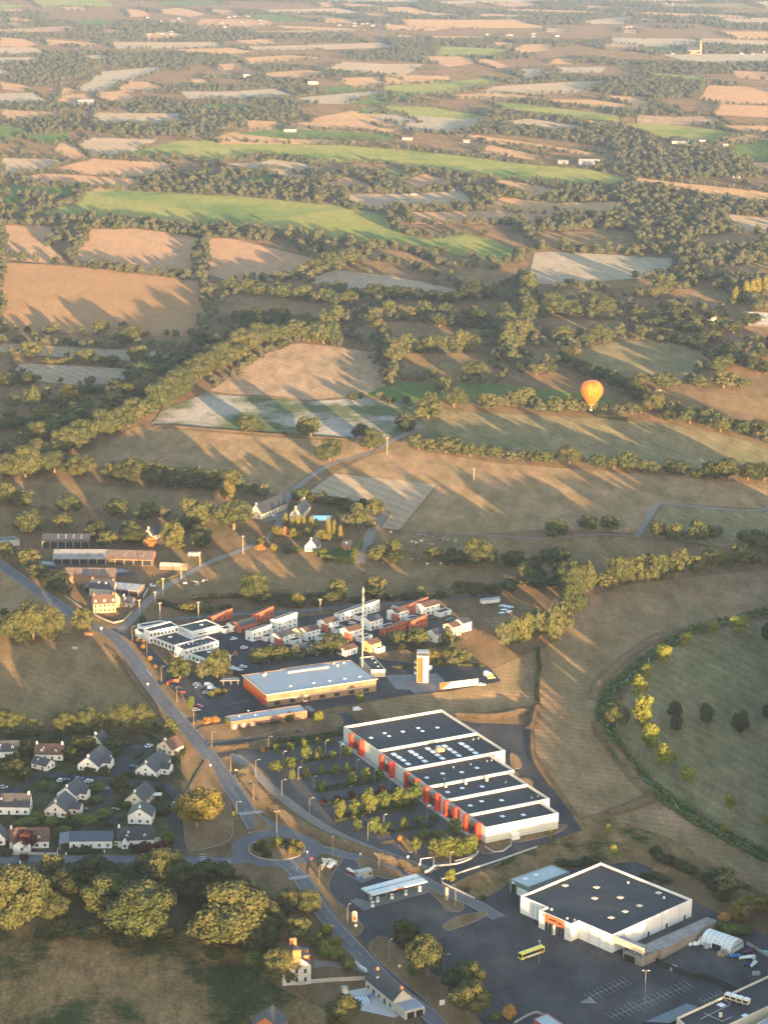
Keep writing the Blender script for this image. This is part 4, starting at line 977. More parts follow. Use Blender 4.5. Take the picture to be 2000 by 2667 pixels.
MB().box(-3.7, 3.7, -1.7, 1.7, 3.4, 3.55).build('roof', steel, blk)
win(blk, 2.4, -1.62, 1.4, 1.2, 1.1); win(blk, 3.62, 0, .4, 1.4, 2.0, 's', skyl, 'door')
sheet('service_slab', K5((370,370),(500,310),(740,400),(570,470)), M('worn_concrete', (.13, .13, .132)), .13)
for i, (p, cc, lab) in enumerate(((K5((405,340))[0], redp, 'dark red vacuum unit with white cap, first of the island row'), (K5((438,362))[0], redp, 'dark red vacuum unit with white cap, middle of the island row'), (K5((478,375))[0], redp, 'dark red vacuum unit with white cap nearest the blue bin'))):
    g = thing('vacuum_unit', lab, 'vacuum unit', V(*p), R(25), 'vacuum units by the fuel station')
    MB().box(-.8, .8, -.6, .6, .1, 1.6).build('body', M('maroon_box', (.16, .03, .04), .6), g)
    MB().lathe([(.95, 1.6), (1.05, 1.8), (.8, 2.1), (.1, 2.2)], 10).build('cap', white, g)
g = thing('recycling_bin', 'bright blue recycling container on the service island', 'bin', V(*K5((530,415))[0]), R(-30))
MB().box(-1.6, 1.6, -.9, .9, .1, 1.4).build('body', M('blue_plastic', (.04, .17, .34), .5), g); MB().box(-1.65, 1.65, -.95, .95, 1.4, 1.55).build('lid', M('blue_plastic', (.04, .17, .34)), g)
for i, (p, lab) in enumerate(((K5((205,275))[0], 'white domed car wash hood beside the roundabout exit'), (K5((180,305))[0], 'white domed car wash hood standing lower beside the lamp post'))):
    g = thing('car_wash_stand', lab, 'wash stand', V(*p), R(15), 'wash stands by the roundabout')
    MB().box(-.5, .5, -.4, .4, 0, 1.6).build('post', steel, g); MB().lathe([(1.5, 1.6), (1.6, 1.9), (1.1, 2.3), (.1, 2.4)], 10).build('hood', white, g)
lowwall(K5((85,215),(150,232),(165,215),(262,255)), 2.2, .2, 'white screen wall round the wash stands', white)
lowwall(K5((80,325),(100,290),(135,245)), 2.3, .25, 'cream screen wall catching the light at the wash stands', cream)

# ---------------------------------------------------------------- fire station, tower, small hall
fr = Fr((695,1808), (980,1767), 7.6); FS = fr
t = thing('fire_station', 'wide fire station with grey metal roof and brick and timber walls', 'building', fr.o, fr.ang)
Dp = fr.l(619, 1759, 7.6)[1]
block(t, [(0, 0), (fr.len, 0), (fr.len, Dp), (0, Dp)], 7.4, woodm, metal_roof, .25, .3)
MB().prism([(-.6, -.6), (fr.len + .6, -.6), (fr.len + .6, -.2), (-.6, -.2)], 6.9, 7.45).build('eaves', cream, t)
MB().box(-.7, -.3, -.6, Dp + .4, 6.9, 7.45).build('eaves', cream, t)
MB().box(.5, fr.len - .5, -.12, .05, 3.3, 3.7).build('light_band', cream, t)
MB().box(-.12, .05, 1.0, Dp - 1, .3, 5.0).build('red_brick_panel', orangep, t)
MB().box(-.3, .05, 3.5, 8.5, 0, 3.4).build('red_door', redp, t)
for i in range(9):
    x = 4 + i * (fr.len - 8) / 8
    MB().box(x - 2.4, x + 2.4, -.16, .05, 4.2, 6.3).build('cladding_panel', brickm if i % 2 else woodm, t)
for i in range(7):
    x = 6 + i * (fr.len - 12) / 6
    MB().box(x - 1.6, x + 1.6, -.14, .05, .6, 2.6).build('window', glass, t)
KS = Z(3.318, 780, 1500)
skylights(t, [fr.l(*p, 7.15) for p in KS((122,928),(257,908),(388,890),(520,872),(-80,955))], 7.15, 1.3, white)
KL = Z(2.37, 600, 1700)
for p in KL((205,145),(215,138),(700,68),(640,72),(660,85)):
    c = fr.l(*p, 7.15); MB().box(c[0] - .6, c[0] + .6, c[1] - .5, c[1] + .5, 7.15, 8.2).build('roof_vent', cream, t)
c0, c1 = fr.l(*KL((355,125))[0], 7.3), fr.l(*KL((605,92))[0], 7.3)
MB().prism([(c0[0], c0[1] - .5), (c1[0], c1[1] - .5), (c1[0], c1[1] + .5), (c0[0], c0[1] + .5)], 7.15, 8.0).build('roof_duct', cream, t)
c1 = fr.l(*KL((60,190))[0], 7.3)
for i in range(15):
    x = 22 + i * 2.6; MB().tube((x, Dp - 1.2, 7.15), (x, Dp - 1.2, 8.2), .06).build('railing_post', steel, t)
MB().tube((22, Dp - 1.2, 8.2), (60, Dp - 1.2, 8.2), .07).build('handrail', steel, t)
o, lc = blockpx('station_annex', 'dark-roofed annex with cream wall joined to the fire station end', 'building', KS((620,812),(742,808),(640,692),(520,705)), 4.6, cream, membrane, .5)
skylights(o, [lc(p, 4.1) for p in KS((630,717),(655,750),(680,785))], 4.1, 1.1, white)
o, lc = blockpx('cycle_shelter', 'narrow flat canopy on posts beside the fire station car park', 'shelter', Z(3.318,300,1500)((905,905),(1075,900),(1065,878),(930,885)), 3.4, M('grey_cladding', (.16, .17, .16)), corr, .1, z0=2.9)
for p in Z(3.318,300,1500)((935,910),(1000,905),(1060,902)):
    c = lc(p, 3.0); MB().tube((*c, 0), (*c, 3.0), .12).build('post', cream, o)
# tower
tf = Fr(KS((1012,925))[0], KS((1112,928))[0]); th_ = 15.5
t = thing('training_tower', 'cream hose-drying tower with orange panel and balconies on the drill apron', 'tower', tf.o, tf.ang)
W_ = tf.len
MB().box(0, W_, 0, 5.5, 0, th_).build('shaft', cream, t)
MB().box(.25, W_ * .46, -.15, .05, .3, th_ - .6).build('orange_panel', orangep, t)
MB().box(W_ * .46, W_ * .53, -.1, .05, .3, th_ - .6).build('dark_joint', dark, t)
MB().box(-.4, W_ + .2, 0.2, 5.8, th_, th_ + .3).build('roof', concrete, t)
for i, zz in enumerate((5.0, 8.2, 11.4)):
    b_ = MB().box(-1.3, 0, .4, 3.2, zz, zz + .2).build('balcony', concrete, t)
    MB().tube((-1.2, .5, zz + 1.2), (-1.2, 3.1, zz + 1.2), .07).tube((-1.2, .5, zz), (-1.2, .5, zz + 1.2), .06).tube((-1.2, 3.1, zz), (-1.2, 3.1, zz + 1.2), .06).build('railing', white, b_)
    MB().box(-.06, .0, 1, 2.2, zz + .25, zz + 2.3).build('door_opening', dark, t)
for a_ in ((.2, .4), (W_ - .2, .4), (.2, 5.3), (W_ - .2, 5.3)): MB().tube((*a_, th_ + .3), (*a_, th_ + 2.0), .1).build('roof_post', steel, t)
MB().box(-.2, W_ + .2, .2, 5.6, th_ + 2.0, th_ + 2.2).build('canopy', steel, t)
f3 = Fr(KS((1212,985))[0], KS((1545,945))[0])
g = thing('screen_wall', 'cream and orange screen wall at the edge of the drill apron', 'wall', f3.o, f3.ang)
MB().box(0, f3.len, 0, .5, 0, 3.8).build('wall', cream, g)
MB().n([(-.05, -.04, 0), (f3.len * .16, -.04, 3.8), (-.05, -.04, 3.8)]).n([(-.05, -.04, 0), (f3.len * .06, -.04, 0), (f3.len * .3, -.04, 3.8), (f3.len * .16, -.04, 3.8)]).build('orange_stripe', orangep, g)
# radio mast
mt_loc = V(*KS((543,812))[0])
g = thing('radio_mast', 'very tall slender cream radio mast rising behind the fire station roof', 'mast', mt_loc)
MB().tube((0, 0, 0), (0, 0, 49), .42, .28, 8).build('shaft', M('mast_paint', (.36, .32, .25), .6, .08), g)
for i, zz in enumerate((36, 41.5, 46.5)):
    MB().tube((0, 0, zz), (0, 0, zz + .2), .7, .7, 8).build('antenna_platform', steel, g)
    for a_ in range(3): MB().box(-.15, .15, -.1, .1, zz - .8, zz + 1.4)  .build('antenna', steel, g, loc=(.6 * math.cos(a_ * 2.1), .6 * math.sin(a_ * 2.1), 0))
MB().box(-1, 1, -1, 1, 0, .4).build('footing', concrete, g)
# low pavilion by the road
px = Z(3.318,300,1500)((945,1215),(1000,1262),(1659,1165),(1600,1115))
o, lc = blockpx('low_pavilion', 'long low brick pavilion with grey metal roof beside the main road', 'building', px, 4.6, woodm, metal_roof, .25, .3)
c0, c1 = lc(px[1], 4.6), lc(px[2], 4.6)
e = np.array(c1) - np.array(c0); a_ = math.atan2(e[1], e[0]); Ln = np.linalg.norm(e)
fc = link('front_wall', MB().box(.2, Ln * .98, -.1, .05, .2, 3.9).mesh('front_wall', brickm), o, (*c0, 0), a_)
for i in range(8): MB().box(1.2 + i * 2.6, 2.8 + i * 2.6, -.16, -.09, .3, 2.6).build('window', glass if i % 2 else cream, fc)
MB().box(Ln * .36, Ln * .66, -3.2, -.1, 2.5, 2.75).build('glass_awning', glass, fc)
MB().box(Ln * .37, Ln * .65, -.3, -.09, 0, 2.5).build('dark_entrance', dark, fc)
skylights(o, [lc(p, 4.35) for p in Z(3.318,300,1500)((1070,1215),(1210,1205),(1150,1168))], 4.35, .9, white)
blockpx('pavilion_store', 'small dark timber store attached to the far end of the low pavilion', 'shed', Z(3.318,780,1500)((30,1130),(95,1175),(150,1165),(85,1115)), 4.0, M('black_timber', (.04, .035, .03), .8), M('grey_lead_roof', (.10, .11, .13), .6), .2)
# ---------------------------------------------------------------- white office group
KO = Z(3.318, 300, 1500)
c = V(*KO((560,560))[0]); t = thing('office_building', 'white office of stacked flat-roofed blocks at the road junction', 'building', c)
def lo(p, z): v = V(*p, z); return (v[0] - c[0], v[1] - c[1])
for h, pts, par in ((7.4, ((245,455),(295,482),(545,430),(475,392)), .7), (4.0, ((172,462),(250,500),(300,478),(230,445)), .5), (5.2, ((190,418),(232,440),(455,396),(385,385)), .5),
                    (3.9, ((330,530),(520,605),(690,555),(520,480)), .5), (6.8, ((510,598),(600,640),(893,560),(800,520)), .7), (4.2, ((625,660),(800,722),(998,682),(830,628)), .6), (4.6, ((545,432),(665,480),(902,425),(785,375)), .6), (3.0, ((545,470),(660,505),(760,480),(660,440)), .3)):
    block(t, [lo(p, h) for p in KO(*pts)], h, white, membrane, par, .35)
for h, ps in ((3.4, ((475,530),)), (6.1, ((670,575),(635,590),(760,548))), (3.6, ((810,660),(850,650))), (4.0, ((745,425),))):
    skylights(t, [lo(p, h) for p in KO(*ps)], h, 2.2 if h != 6.1 else 1.4, white)
for h, a_, b_, n_ in ((6.8, (540,602), (880,556), 9), (3.9, (345,540), (520,608), 6), (7.4, (300,470), (540,428), 8)):
    p0, p1 = np.array(lo(KO(a_)[0], h)), np.array(lo(KO(b_)[0], h))
    for i in range(n_):
        q_ = p0 + (p1 - p0) * (i + .5) / n_
        MB().box(-.15, .15, -.5, .5, h - .6, h - .1).build('roof_stanchion', skyl, t, loc=(*q_, 0))
def facade(parent, lofn, pa, pb, h, n, zs, w_=1.6, hh=1.5, mat=None):
    p0, p1 = np.array(lofn(pa, h)), np.array(lofn(pb, h)); d = p1 - p0; a_ = math.atan2(d[1], d[0]); nrm = np.array([math.sin(a_), -math.cos(a_)])
    for zz in zs:
        for i in range(n):
            q_ = p0 + d * (i + .5) / n + nrm * .03
            win(parent, q_[0], q_[1], zz, w_, hh, a_, mat)
facade(t, lo, *KO((295,482),(545,430)), 7.4, 8, (.9, 4.2), 1.4, 1.6)
facade(t, lo, *KO((330,530),(520,605)), 3.9, 6, (.8,), 1.8, 2.0)
facade(t, lo, *KO((600,640),(893,560)), 6.8, 8, (4.2,), 1.4, 1.2)
facade(t, lo, *KO((510,598),(600,640)), 6.8, 3, (.5,), 1.4, 2.2)
facade(t, lo, *KO((665,480),(902,425)), 4.6, 5, (1.6,), 3.0, .7, dark)
facade(t, lo, *KO((625,660),(800,722)), 4.2, 5, (1.0,), 1.6, 1.6)
# bus shelter roof by the office and cabin by the car park
blockpx('bicycle_store', 'pale flat-roofed bicycle store between the office and the fire station', 'shelter', KO((975,800),(1070,822),(1125,815),(1010,768)), 3.0, M('black_timber', (.04, .035, .03)), M('pale_metal_roof', (.27, .31, .34)), .1)
lowwall(KO((450,945),(478,925),(548,920),(552,905)), 1.9, .4, 'small orange lit wall beside the car park entrance', terra)

# ---------------------------------------------------------------- estate of cubic houses
u_ang = math.atan2(*(np.array(V(1064.8,1641.6)) - np.array(V(1001.5,1659.7)))[::-1])
KE = KS
def house_cube(p, label, L, D, h, wall, kind='gable', rf=None, gar=None, patch=None, rise=1.7, big=None):
    """p: front-left ground corner in photo pixels; x along the front, y away"""
    L, D, h = L * 1.06, D * 1.05, h * 1.14
    o = thing('estate_house', label, 'house', V(*p), u_ang, 'cubic estate houses')
    if kind == 'gable':                       # ridge runs back from the front, roof seen from above
        gable(o, L, D, h, h + rise, wall, rf or tile, 'x', .25)
    elif kind == 'mono':                      # tall wall in front, roof falling away behind
        mb = MB(); h2 = h + rise
        mb.n([(0, 0, 0), (L, 0, 0), (L, 0, h2), (0, 0, h)])
        mb.n([(0, D, 0), (L, D, 0), (L, D, h2 - 1.5), (0, D, h - 1.5)], True)
        mb.n([(0, 0, 0), (0, 0, h), (0, D, h - 1.5), (0, D, 0)]); mb.n([(L, 0, 0), (L, 0, h2), (L, D, h2 - 1.5), (L, D, 0)], True)
        mb.build('wall', wall, o)
        MB().n([(.2, .25, h - .3), (L - .2, .25, h2 - .35), (L - .2, D - .2, h2 - 1.8), (.2, D - .2, h - 1.75)]).build('roof', rf or slate, o)
    if patch: MB().box(-.3, patch, -.25, D * .5, 0, h - .8).build('terracotta_volume', terra if wall is not terra else white, o)
    n_ = max(2, int(L / 3.2))
    for i in range(n_):
        win(o, L * (i + .5) / n_, -.04, .9, 1.0, 1.9 if i == 0 else 1.2, name='window')
        if h > 4.6: win(o, L * (i + .5) / n_, -.04, 3.7, .9, 1.1)
    win(o, -.04, D * .5, .9, 1.1, 1.3, 's')
    win(o, L * .25, -.05, .1, .95, 2.1, mat=M('door_paint', (.10, .07, .05), .6), name='door')
    if gar:
        gx, gy, gw, gd = gar
        block(o, [(gx, gy), (gx + gw, gy), (gx + gw, gy + gd), (gx, gy + gd)], 3.0, white, membrane, .35, .25, wname='garage_wall', rname='garage_roof')
        win(o, gx + gw / 2, gy - .04, 0, 2.4, 2.2, mat=concrete, name='garage_door')
    return o
E1 = Z(3.318, 300, 1500)
for args in [
    (KE((358,398))[0], 'long white slab house behind the mast with a rising roofline', 30, 6, 4.6, white, 'mono', slate, (9, -6, 7, 5.6), None, 2.2),
    (KE((838,402))[0], 'white house with brown roof and terracotta side just below the red slab', 9.5, 8, 5.0, white, 'gable', tile, (4.5, -7, 7.5, 4.5), 1.6),
    (KE((948,338))[0], 'terracotta slab house at the top corner of the estate', 15, 5, 5.6, terra, 'mono', slate, None, None, 2.0),
    (KE((1087,350))[0], 'big white house with brown roof at the estate corner by the allotment', 11.5, 9, 4.8, white, 'gable', tile, (5, -7.5, 10, 5.5), None),
    (KE((740,532))[0], 'low terracotta wall house in the front middle of the estate', 16, 5, 4.6, terra, 'mono', slate, None, None, 1.8),
    (KE((958,480))[0], 'tall terracotta wall house beside the front gardens', 13.5, 5, 5.4, terra, 'mono', slate, None, None, 1.6),
    (KE((612,478))[0], 'white house with dark roof right behind the mast', 9.5, 8, 5.2, white, 'gable', slate, (5, -7, 9, 4.5), None),
    (KE((232,488))[0], 'white house with patched brown roof left of the long white slab', 9.5, 8, 4.6, white, 'gable', tile, (2, -6.5, 8, 4.5), 1.4),
    (KE((62,568))[0], 'white house with brown roof facing the estate car park', 10, 8, 5.0, white, 'gable', tile, (5, -6, 8, 4.5), None),
    (KE((432,566))[0], 'white house with terracotta side and brown roof in front of the mast', 10, 8, 5.0, white, 'gable', tile, (3, -6.5, 9, 4.5), 2.0),
    (KE((612,668))[0], 'sunlit yellow house with brown roof nearest the station annex', 8, 7, 4.4, ochre, 'gable', tile, (2.5, -3.5, 6, 3), None),
    (KE((1180,582))[0], 'pale house with dark roof behind the trees at the estate edge', 8, 8, 4.6, white, 'gable', slate, None, None),
    (KE((1325,528))[0], 'sunlit house with brown roof beside the estate footpath', 6.5, 8, 5.0, cream, 'gable', tile, None, None),
    (KE((1415,490))[0], 'white house with dark roof at the outermost corner of the estate', 6.5, 8, 4.8, white, 'gable', slate, None, None),
    (E1((838,412))[0], 'terracotta slab house behind the office, first along the back road', 15, 5, 3.8, terra, 'mono', slate, None, None, 2.0),
    (E1((1020,488))[0], 'small white box house with black roof beside the office car park', 4, 6, 3.6, white, 'gable', slate, (-6, 1, 6, 5), None, 1.0),
    (E1((1080,500))[0], 'terracotta house with dark roof by the office car park', 12, 8, 4.0, terra, 'gable', slate, None, None, 1.8),
    (E1((1218,418))[0], 'tall terracotta slab house behind the white slab by the back road', 13, 5, 5.6, terra, 'mono', slate, None, None, 2.2),
    (E1((1400,485))[0], 'tall white slab house in the upper row of the estate', 15, 6, 7.0, white, 'mono', slate, (-4, 0, 4.5, 5), None, 1.0),
    (E1((1185,572))[0], 'white slab house nearest the estate car park', 14, 6, 6.0, white, 'mono', slate, (6, -5, 6, 4.5), None, .8),
    (E1((1420,605))[0], 'white house with dark roof and terracotta side behind the car park trees', 11, 8, 4.4, white, 'gable', slate, (6, -5, 7, 4.5), 2.0),
    (E1((1600,560))[0], 'small cream house between the car park and the tree row', 6, 7, 4.6, cream, 'gable', tile, None, None),
    (KE((205,655))[0], 'white house half hidden behind the trees above the station roof', 12, 7, 3.6, white, 'gable', tile, None, None, 1.6),
    (KE((395,700))[0], 'low white house peeping over the fire station roof', 9, 7, 3.2, white, 'gable', tile, None, None, 1.6),
    (KE((20,690))[0], 'white gabled house behind the station roof near the bicycle store', 8, 7, 3.6, white, 'gable', slate, None, None, 1.8),
]:
    house_cube(*args)

# ---------------------------------------------------------------- village houses with slate roofs
KV = Z(2.37, 0, 1700)
def vhouse(p0, p1, depth, he, hr, ridge, label, wall=None, roof=None, chim=1, dorm=0, wing=None, skyw=1):
    f = Fr(p0, p1); wall = wall or white; roof = roof or slate; L = f.len
    o = thing('village_house', label, 'house', f.o, f.ang, 'slate-roofed village houses')
    ch = [(.7, white), ((L if ridge == 'x' else depth) - .7, white)][:chim]
    wo, ro = gable(o, L, depth, he, hr, wall, roof, ridge, .35, chim=ch)
    n_ = max(2, int(L / 3.4))
    for i in range(n_):
        if ridge == 'x' and i == n_ // 2: win(o, L * (i + .5) / n_, -.04, 0, 1.1, 2.1, mat=M('door_paint', (.10, .07, .05)), name='door')
        else: win(o, L * (i + .5) / n_, -.04, .9, 1.1, 1.3)
    k_ = max(2, int(depth / 4))
    for i in range(k_): win(o, L + .04, depth * (i + .5) / k_, .9, 1.1, 1.3, 's')
    if ridge == 'y': win(o, L / 2, -.04, he + .2, .9, 1.1)
    for i in range(dorm):
        x = L * (i + .5) / dorm; dormer(o, x, .7, he + .3, wall)
    if wing:
        wl, wd, side = wing
        gable(o, wl, wd, he, (he + hr) / 2, wall, roof, 'x' if side == 'r' else 'y', .3, x0=L - .05 if side == 'r' else L * .1, y0=depth * .3 if side == 'r' else -wd + .05, wname='wing_wall', rname='wing_roof')
        win(o, (L + wl * .5) if side == 'r' else L * .1 + wl / 2, (depth * .3 - .04) if side == 'r' else -wd, .9, 1.2, 1.2)
    if skyw: 
        z_ = he + (hr - he) * .5
        if ridge == 'x':
            for i in range(skyw):
                q_ = link('roof_window', unit(skyl), o, (L * (.3 + .4 * i), depth * .25 - .1, z_ + .12), 0, (.8, 1, 1.0)); q_.rotation_euler = (-math.atan2(depth / 2, hr - he), 0, 0)
    return o
for a in [
    (KV((-45,652),(120,645)), 8, 3.4, 7.4, 'x', 'white house with one dormer cut by the frame edge, upper street', None, slate, 1, 2),
    (KV((215,665),(388,668)), 8, 3.4, 7.4, 'x', 'white house with part brown part slate roof and two dormers', None, tile, 2, 2),
    (KV((194,712),(285,735)), 7, 2.8, 5.2, 'x', 'small white garage house with slate roof and white awning', None, slate, 0, 0),
    (KV((480,728),(607,742)), 19, 3.2, 7.4, 'y', 'long white gabled house beside the residents car park, upper street', None, slate, 1, 0, (4, 6, 'r')),
    (KV((548,578),(628,592)), 8, 3.0, 6.8, 'y', 'small white gable rising behind the long upper street house', None, slate, 1),
    (KV((836,762),(962,778)), 20, 3.2, 7.2, 'y', 'long white gabled house at the end of the upper street', None, slate, 1, 0, (4.5, 6, 'r')),
    (KV((968,612),(1062,640)), 9, 3.4, 7.2, 'y', 'white house with reddish brown roof nearest the main road', cream, tile, 1),
    (KV((352,908),(470,925)), 13, 3.2, 7.0, 'y', 'white gabled house behind its twin in the middle street', None, slate, 1, 0, (3.5, 5, 'r')),
    (KV((275,1012),(410,1024)), 15, 3.2, 7.4, 'y', 'pinkish white gabled house with a side wing in the middle street', M('pink_render', (.60, .52, .47), .8), slate, 1, 0, (5, 6, 'r')),
    (KV((772,948),(890,962)), 15, 3.2, 7.4, 'y', 'gabled house with white garden awning on the curved street', cream, slate, 1, 0, None),
    (KV((790,1058),(936,1064)), 10, 4.2, 8.0, 'y', 'tall white gable right behind the dormer house', None, slate2, 1),
    (KV((-70,1000),(182,1004)), 9, 4.2, 9.0, 'x', 'big white house with steep slate roof and chimney at the frame edge', None, slate, 2, 0),
    (KV((60,1215),(302,1208)), 9, 3.6, 8.4, 'x', 'white house with brown roof, dormers and front gable by the village road', None, tile, 1, 2, (8, 4, 'f')),
    (KV((430,1212),(692,1210)), 9, 3.8, 6.6, 'x', 'long low white house with bluish slate roof by the village road', None, M('blue_slate', (.06, .075, .10), .45, .15), 0, 0, None, 0),
    (KV((728,1205),(950,1196)), 9, 3.6, 8.2, 'x', 'white house with two pointed dormers and arched porch by the village road', None, slate2, 1, 2, (3, 2.2, 'f')),
    (KV((-70,1192),(32,1192)), 8, 3.6, 7.6, 'y', 'white gabled house cut by the frame edge beside the village road', None, slate, 1),
    (KV((45,1430),(240,1424)), 9, 3.4, 6.2, 'x', 'slate-roofed house below the village road, half hidden by trees', None, slate2, 1),
]:
    vhouse(a[0][0], a[0][1], *a[1:])
o, lc = blockpx('carport', 'blue-grey lean-to carport beside the long low white house', 'carport', KV((362,1180),(432,1172),(430,1105),(372,1110)), 3.0, M('grey_cladding', (.16, .17, .16)), M('blue_slate', (.06, .075, .10)), .1, z0=2.7)
for p in KV((370,1190),(428,1182)): c_ = lc(p, 2.5); MB().tube((*c_, 0), (*c_, 2.8), .1).build('post', white, o)
lowwall(KV((0,1250),(200,1248),(350,1250)), 1.0, .3, 'white front garden wall along the village road')
lowwall(KV((352,1250),(358,1215)), 1.0, .25, 'short white garden wall beside the carport')
lowwall(KV((948,1175),(1000,1165)), 2.2, .25, 'white balustrade terrace wall at the dormer house')
g = thing('garden_awning', 'white square garden awning on posts behind the curved street house', 'awning', V(*KV((970,905))[0]))
MB().box(-2.2, 2.2, -1.8, 1.8, 2.5, 2.7).build('canopy', white, g)
for s in ((-2, -1.6), (2, -1.6), (-2, 1.6), (2, 1.6)): MB().tube((*s, 0), (*s, 2.5), .08).build('post', steel, g)

# ---------------------------------------------------------------- chimney house and pool house
KB = Z(2.37, 600, 2100)
f = Fr(KB((322,1112))[0], KB((497,1100))[0])
o = thing('manor_house', 'tall pale house with slate roof and orange brick chimneys among the trees', 'house', f.o, f.ang)
L = f.len; wo, ro = gable(o, L, 12, 8.6, 12.6, M('pale_stone', (.42, .40, .36), .9, .12, .6), slate, 'y', .4)
br = M('orange_brick', (.44, .16, .07), .85, .15, 2)
MB().box(L / 2 - 1.7, L / 2 + 1.7, -.25, .9, 9.5, 15.2).build('chimney', br, ro)
MB().box(L / 2 - 1.4, L / 2 + 1.4, 11.2, 12.3, 10, 15.0).build('chimney', br, ro)
for y in (3.5, 8): 
    d_ = MB().box(L - 2.6, L - .2, y - .8, y + .8, 8.6, 11.4).build('dormer', br, o); MB().box(L - 2.9, L + .1, y - 1.1, y + 1.1, 11.4, 11.7).build('dormer_roof', slate, d_)
    d_ = MB().box(.2, 2.6, y - .8, y + .8, 8.6, 11.2).build('dormer', br, o); MB().box(-.1, 2.9, y - 1.1, y + 1.1, 11.2, 11.5).build('dormer_roof', slate, d_)
for zz in (1.2, 5.0):
    for x in (L * .2, L * .5, L * .8): win(o, x, -.04, zz, 1.1, 1.9)
    for y in (2.5, 6, 9.5): win(o, L + .04, y, zz, 1.1, 1.9, 's')
lowwall(KB((415,1108),(500,1095),(620,1085),(830,1075)), 1.6, .5, 'stone garden wall between the manor and the pool house', stone)
lowwall(KB((758,965),(790,1000),(840,1030)), 1.6, .6, 'white curved gate wall at the manor drive', white)
f = Fr(KB((834,1128))[0], KB((1003,1268))[0])
o = thing('pool_house', 'long rendered house with slate roof and sunlit gable beside the road', 'house', f.o, f.ang)
L = f.len; wr = M('beige_render', (.44, .41, .35), .85, .08, .4)
gable(o, L, 8.5, 4.4, 8.2, wr, slate2, 'x', .3, chim=((2.2, br), (L - .8, br)))
for i in range(5): win(o, L * (i + .5) / 5, -.05, .3 if i % 2 else 1.0, 1.5, 2.2 if i % 2 else 1.3)
q_ = link('roof_window', unit(skyl), o, (L * .25, 2, 6.4), 0, (.9, 1, 1.1)); q_.rotation_euler = (R(-48), 0, 0)
gx = L + .05
block(o, [(gx, .5), (gx + 8.5, .5), (gx + 8.5, 9.5), (gx, 9.5)], 3.6, wr, metal_roof, .2, .25, wname='garage_wall', rname='garage_roof')
for y in (2.6, 6.6): win(o, gx + 8.55, y + .5, .05, 3.2, 2.6, 's', dark, 'garage_door')
sheet('pool_terrace_ground', KB((690,1150),(760,1255),(1010,1310),(1040,1300),(905,1190),(835,1125)), M('terrace_paving', (.33, .34, .33), .85, .1, .5), .14)
f = Fr(KB((735,1190))[0], KB((768,1238))[0]); g = thing('pool_enclosure', 'low ribbed pool enclosure on the pale terrace', 'pool enclosure', f.o, f.ang)
Lp = 5.0; Wp = abs(f.l(*KB((860,1215))[0])[1]); Lp = f.len
for i in range(6):
    y = Wp * i / 5; rb = MB()
    pts = [(Lp / 2 * (1 - math.cos(s)), y, 1.1 * math.sin(s) + .25) for s in np.linspace(0, math.pi, 7)]
    for j in range(6): rb.tube(pts[j], pts[j + 1], .12, k=5)
    rb.build('rib', M('navy_edge', (.015, .02, .035)), g)
    if i < 5:
        mb = MB(); y1 = Wp * (i + 1) / 5
        for j in range(6): mb.n([(pts[j][0], y, pts[j][2] - .05), (pts[j + 1][0], y, pts[j + 1][2] - .05), (pts[j + 1][0], y1, pts[j + 1][2] - .05), (pts[j][0], y1, pts[j][2] - .05)], True)
        mb.build('panel', M('polycarbonate', (.36, .44, .52), .25), g)
g = thing('terrace_hut', 'small cream pump hut at the terrace corner', 'hut', V(*KB((705,1155))[0]), f.ang); MB().box(-1.2, 1.2, -1, 1, 0, 2.4).build('wall', cream, g); MB().box(-1.35, 1.35, -1.15, 1.15, 2.4, 2.55).build('roof', concrete, g)
g = thing('hot_tub', 'round blue hot tub on the terrace by the house wall', 'hot tub', V(*KB((868,1180))[0])); MB().lathe([(1.2, .1), (1.3, .95), (1.15, .95), (1.1, .6)], 14).build('tub', M('tub_blue', (.10, .22, .36), .5), g)
o = vhouse(KB((130,1420))[0], KB((310,1440))[0], 10, 4, 8.5, 'y', 'slate roof with orange end wall cut by the bottom edge', M('orange_brick', (.44, .16, .07)), slate, 0)

# ---------------------------------------------------------------- farm
KF = Z(2.37, 0, 1300)
def barn(p0, p1, depth, he, hr, label, wall, roof, open_front=False, end=None):
    f = Fr(p0, p1); o = thing('farm_barn', label, 'barn', f.o, f.ang, 'barns of the roadside farm'); L = f.len
    wo, ro = gable(o, L, depth, he, hr, wall, roof, 'x', .5)
    n_ = int(L / 5)
    for i in range(n_):
        if open_front:
            MB().box(L * i / n_ + .25, L * (i + 1) / n_ - .25, -.08, .05, .1, he - .6).build('bay_opening', dark, o)
            MB().box(L * i / n_ - .15, L * i / n_ + .15, -.25, .05, 0, he - .1).build('post', concrete, o)
    for s in range(2):
        for i in range(2, n_):
            z_ = he + (hr - he) * (.35 + .3 * s); y_ = depth / 2 * (.35 + .3 * s)
            q_ = link('roof_light', unit(corr), o, (L * i / n_, y_, z_ + .32), 0, (1.0, 1, 1.5)); q_.rotation_euler = (-math.atan2(depth / 2, hr - he), 0, 0)
    return o
barn(KF((262,304))[0], KF((548,304))[0], 15, 5.0, 8.0, 'uppermost farm barn with dark grey roof and slatted open front', woodm, slate, True)
barn(KF((330,402))[0], KF((652,403))[0], 18, 4.0, 7.4, 'long barn with weathered grey roof, the left half of the pair', concrete, corr, True)
barn(KF((655,404))[0], KF((936,412))[0], 18, 4.0, 7.4, 'long barn with brown tiled roof and orange end wall', M('orange_block', (.42, .20, .09), .9), rust, True)
barn(KF((402,522))[0], KF((706,526))[0], 13, 5.4, 8.6, 'brown-roofed barn with tall sunlit timber wall nearest the manor yard', woodm, rust, False)
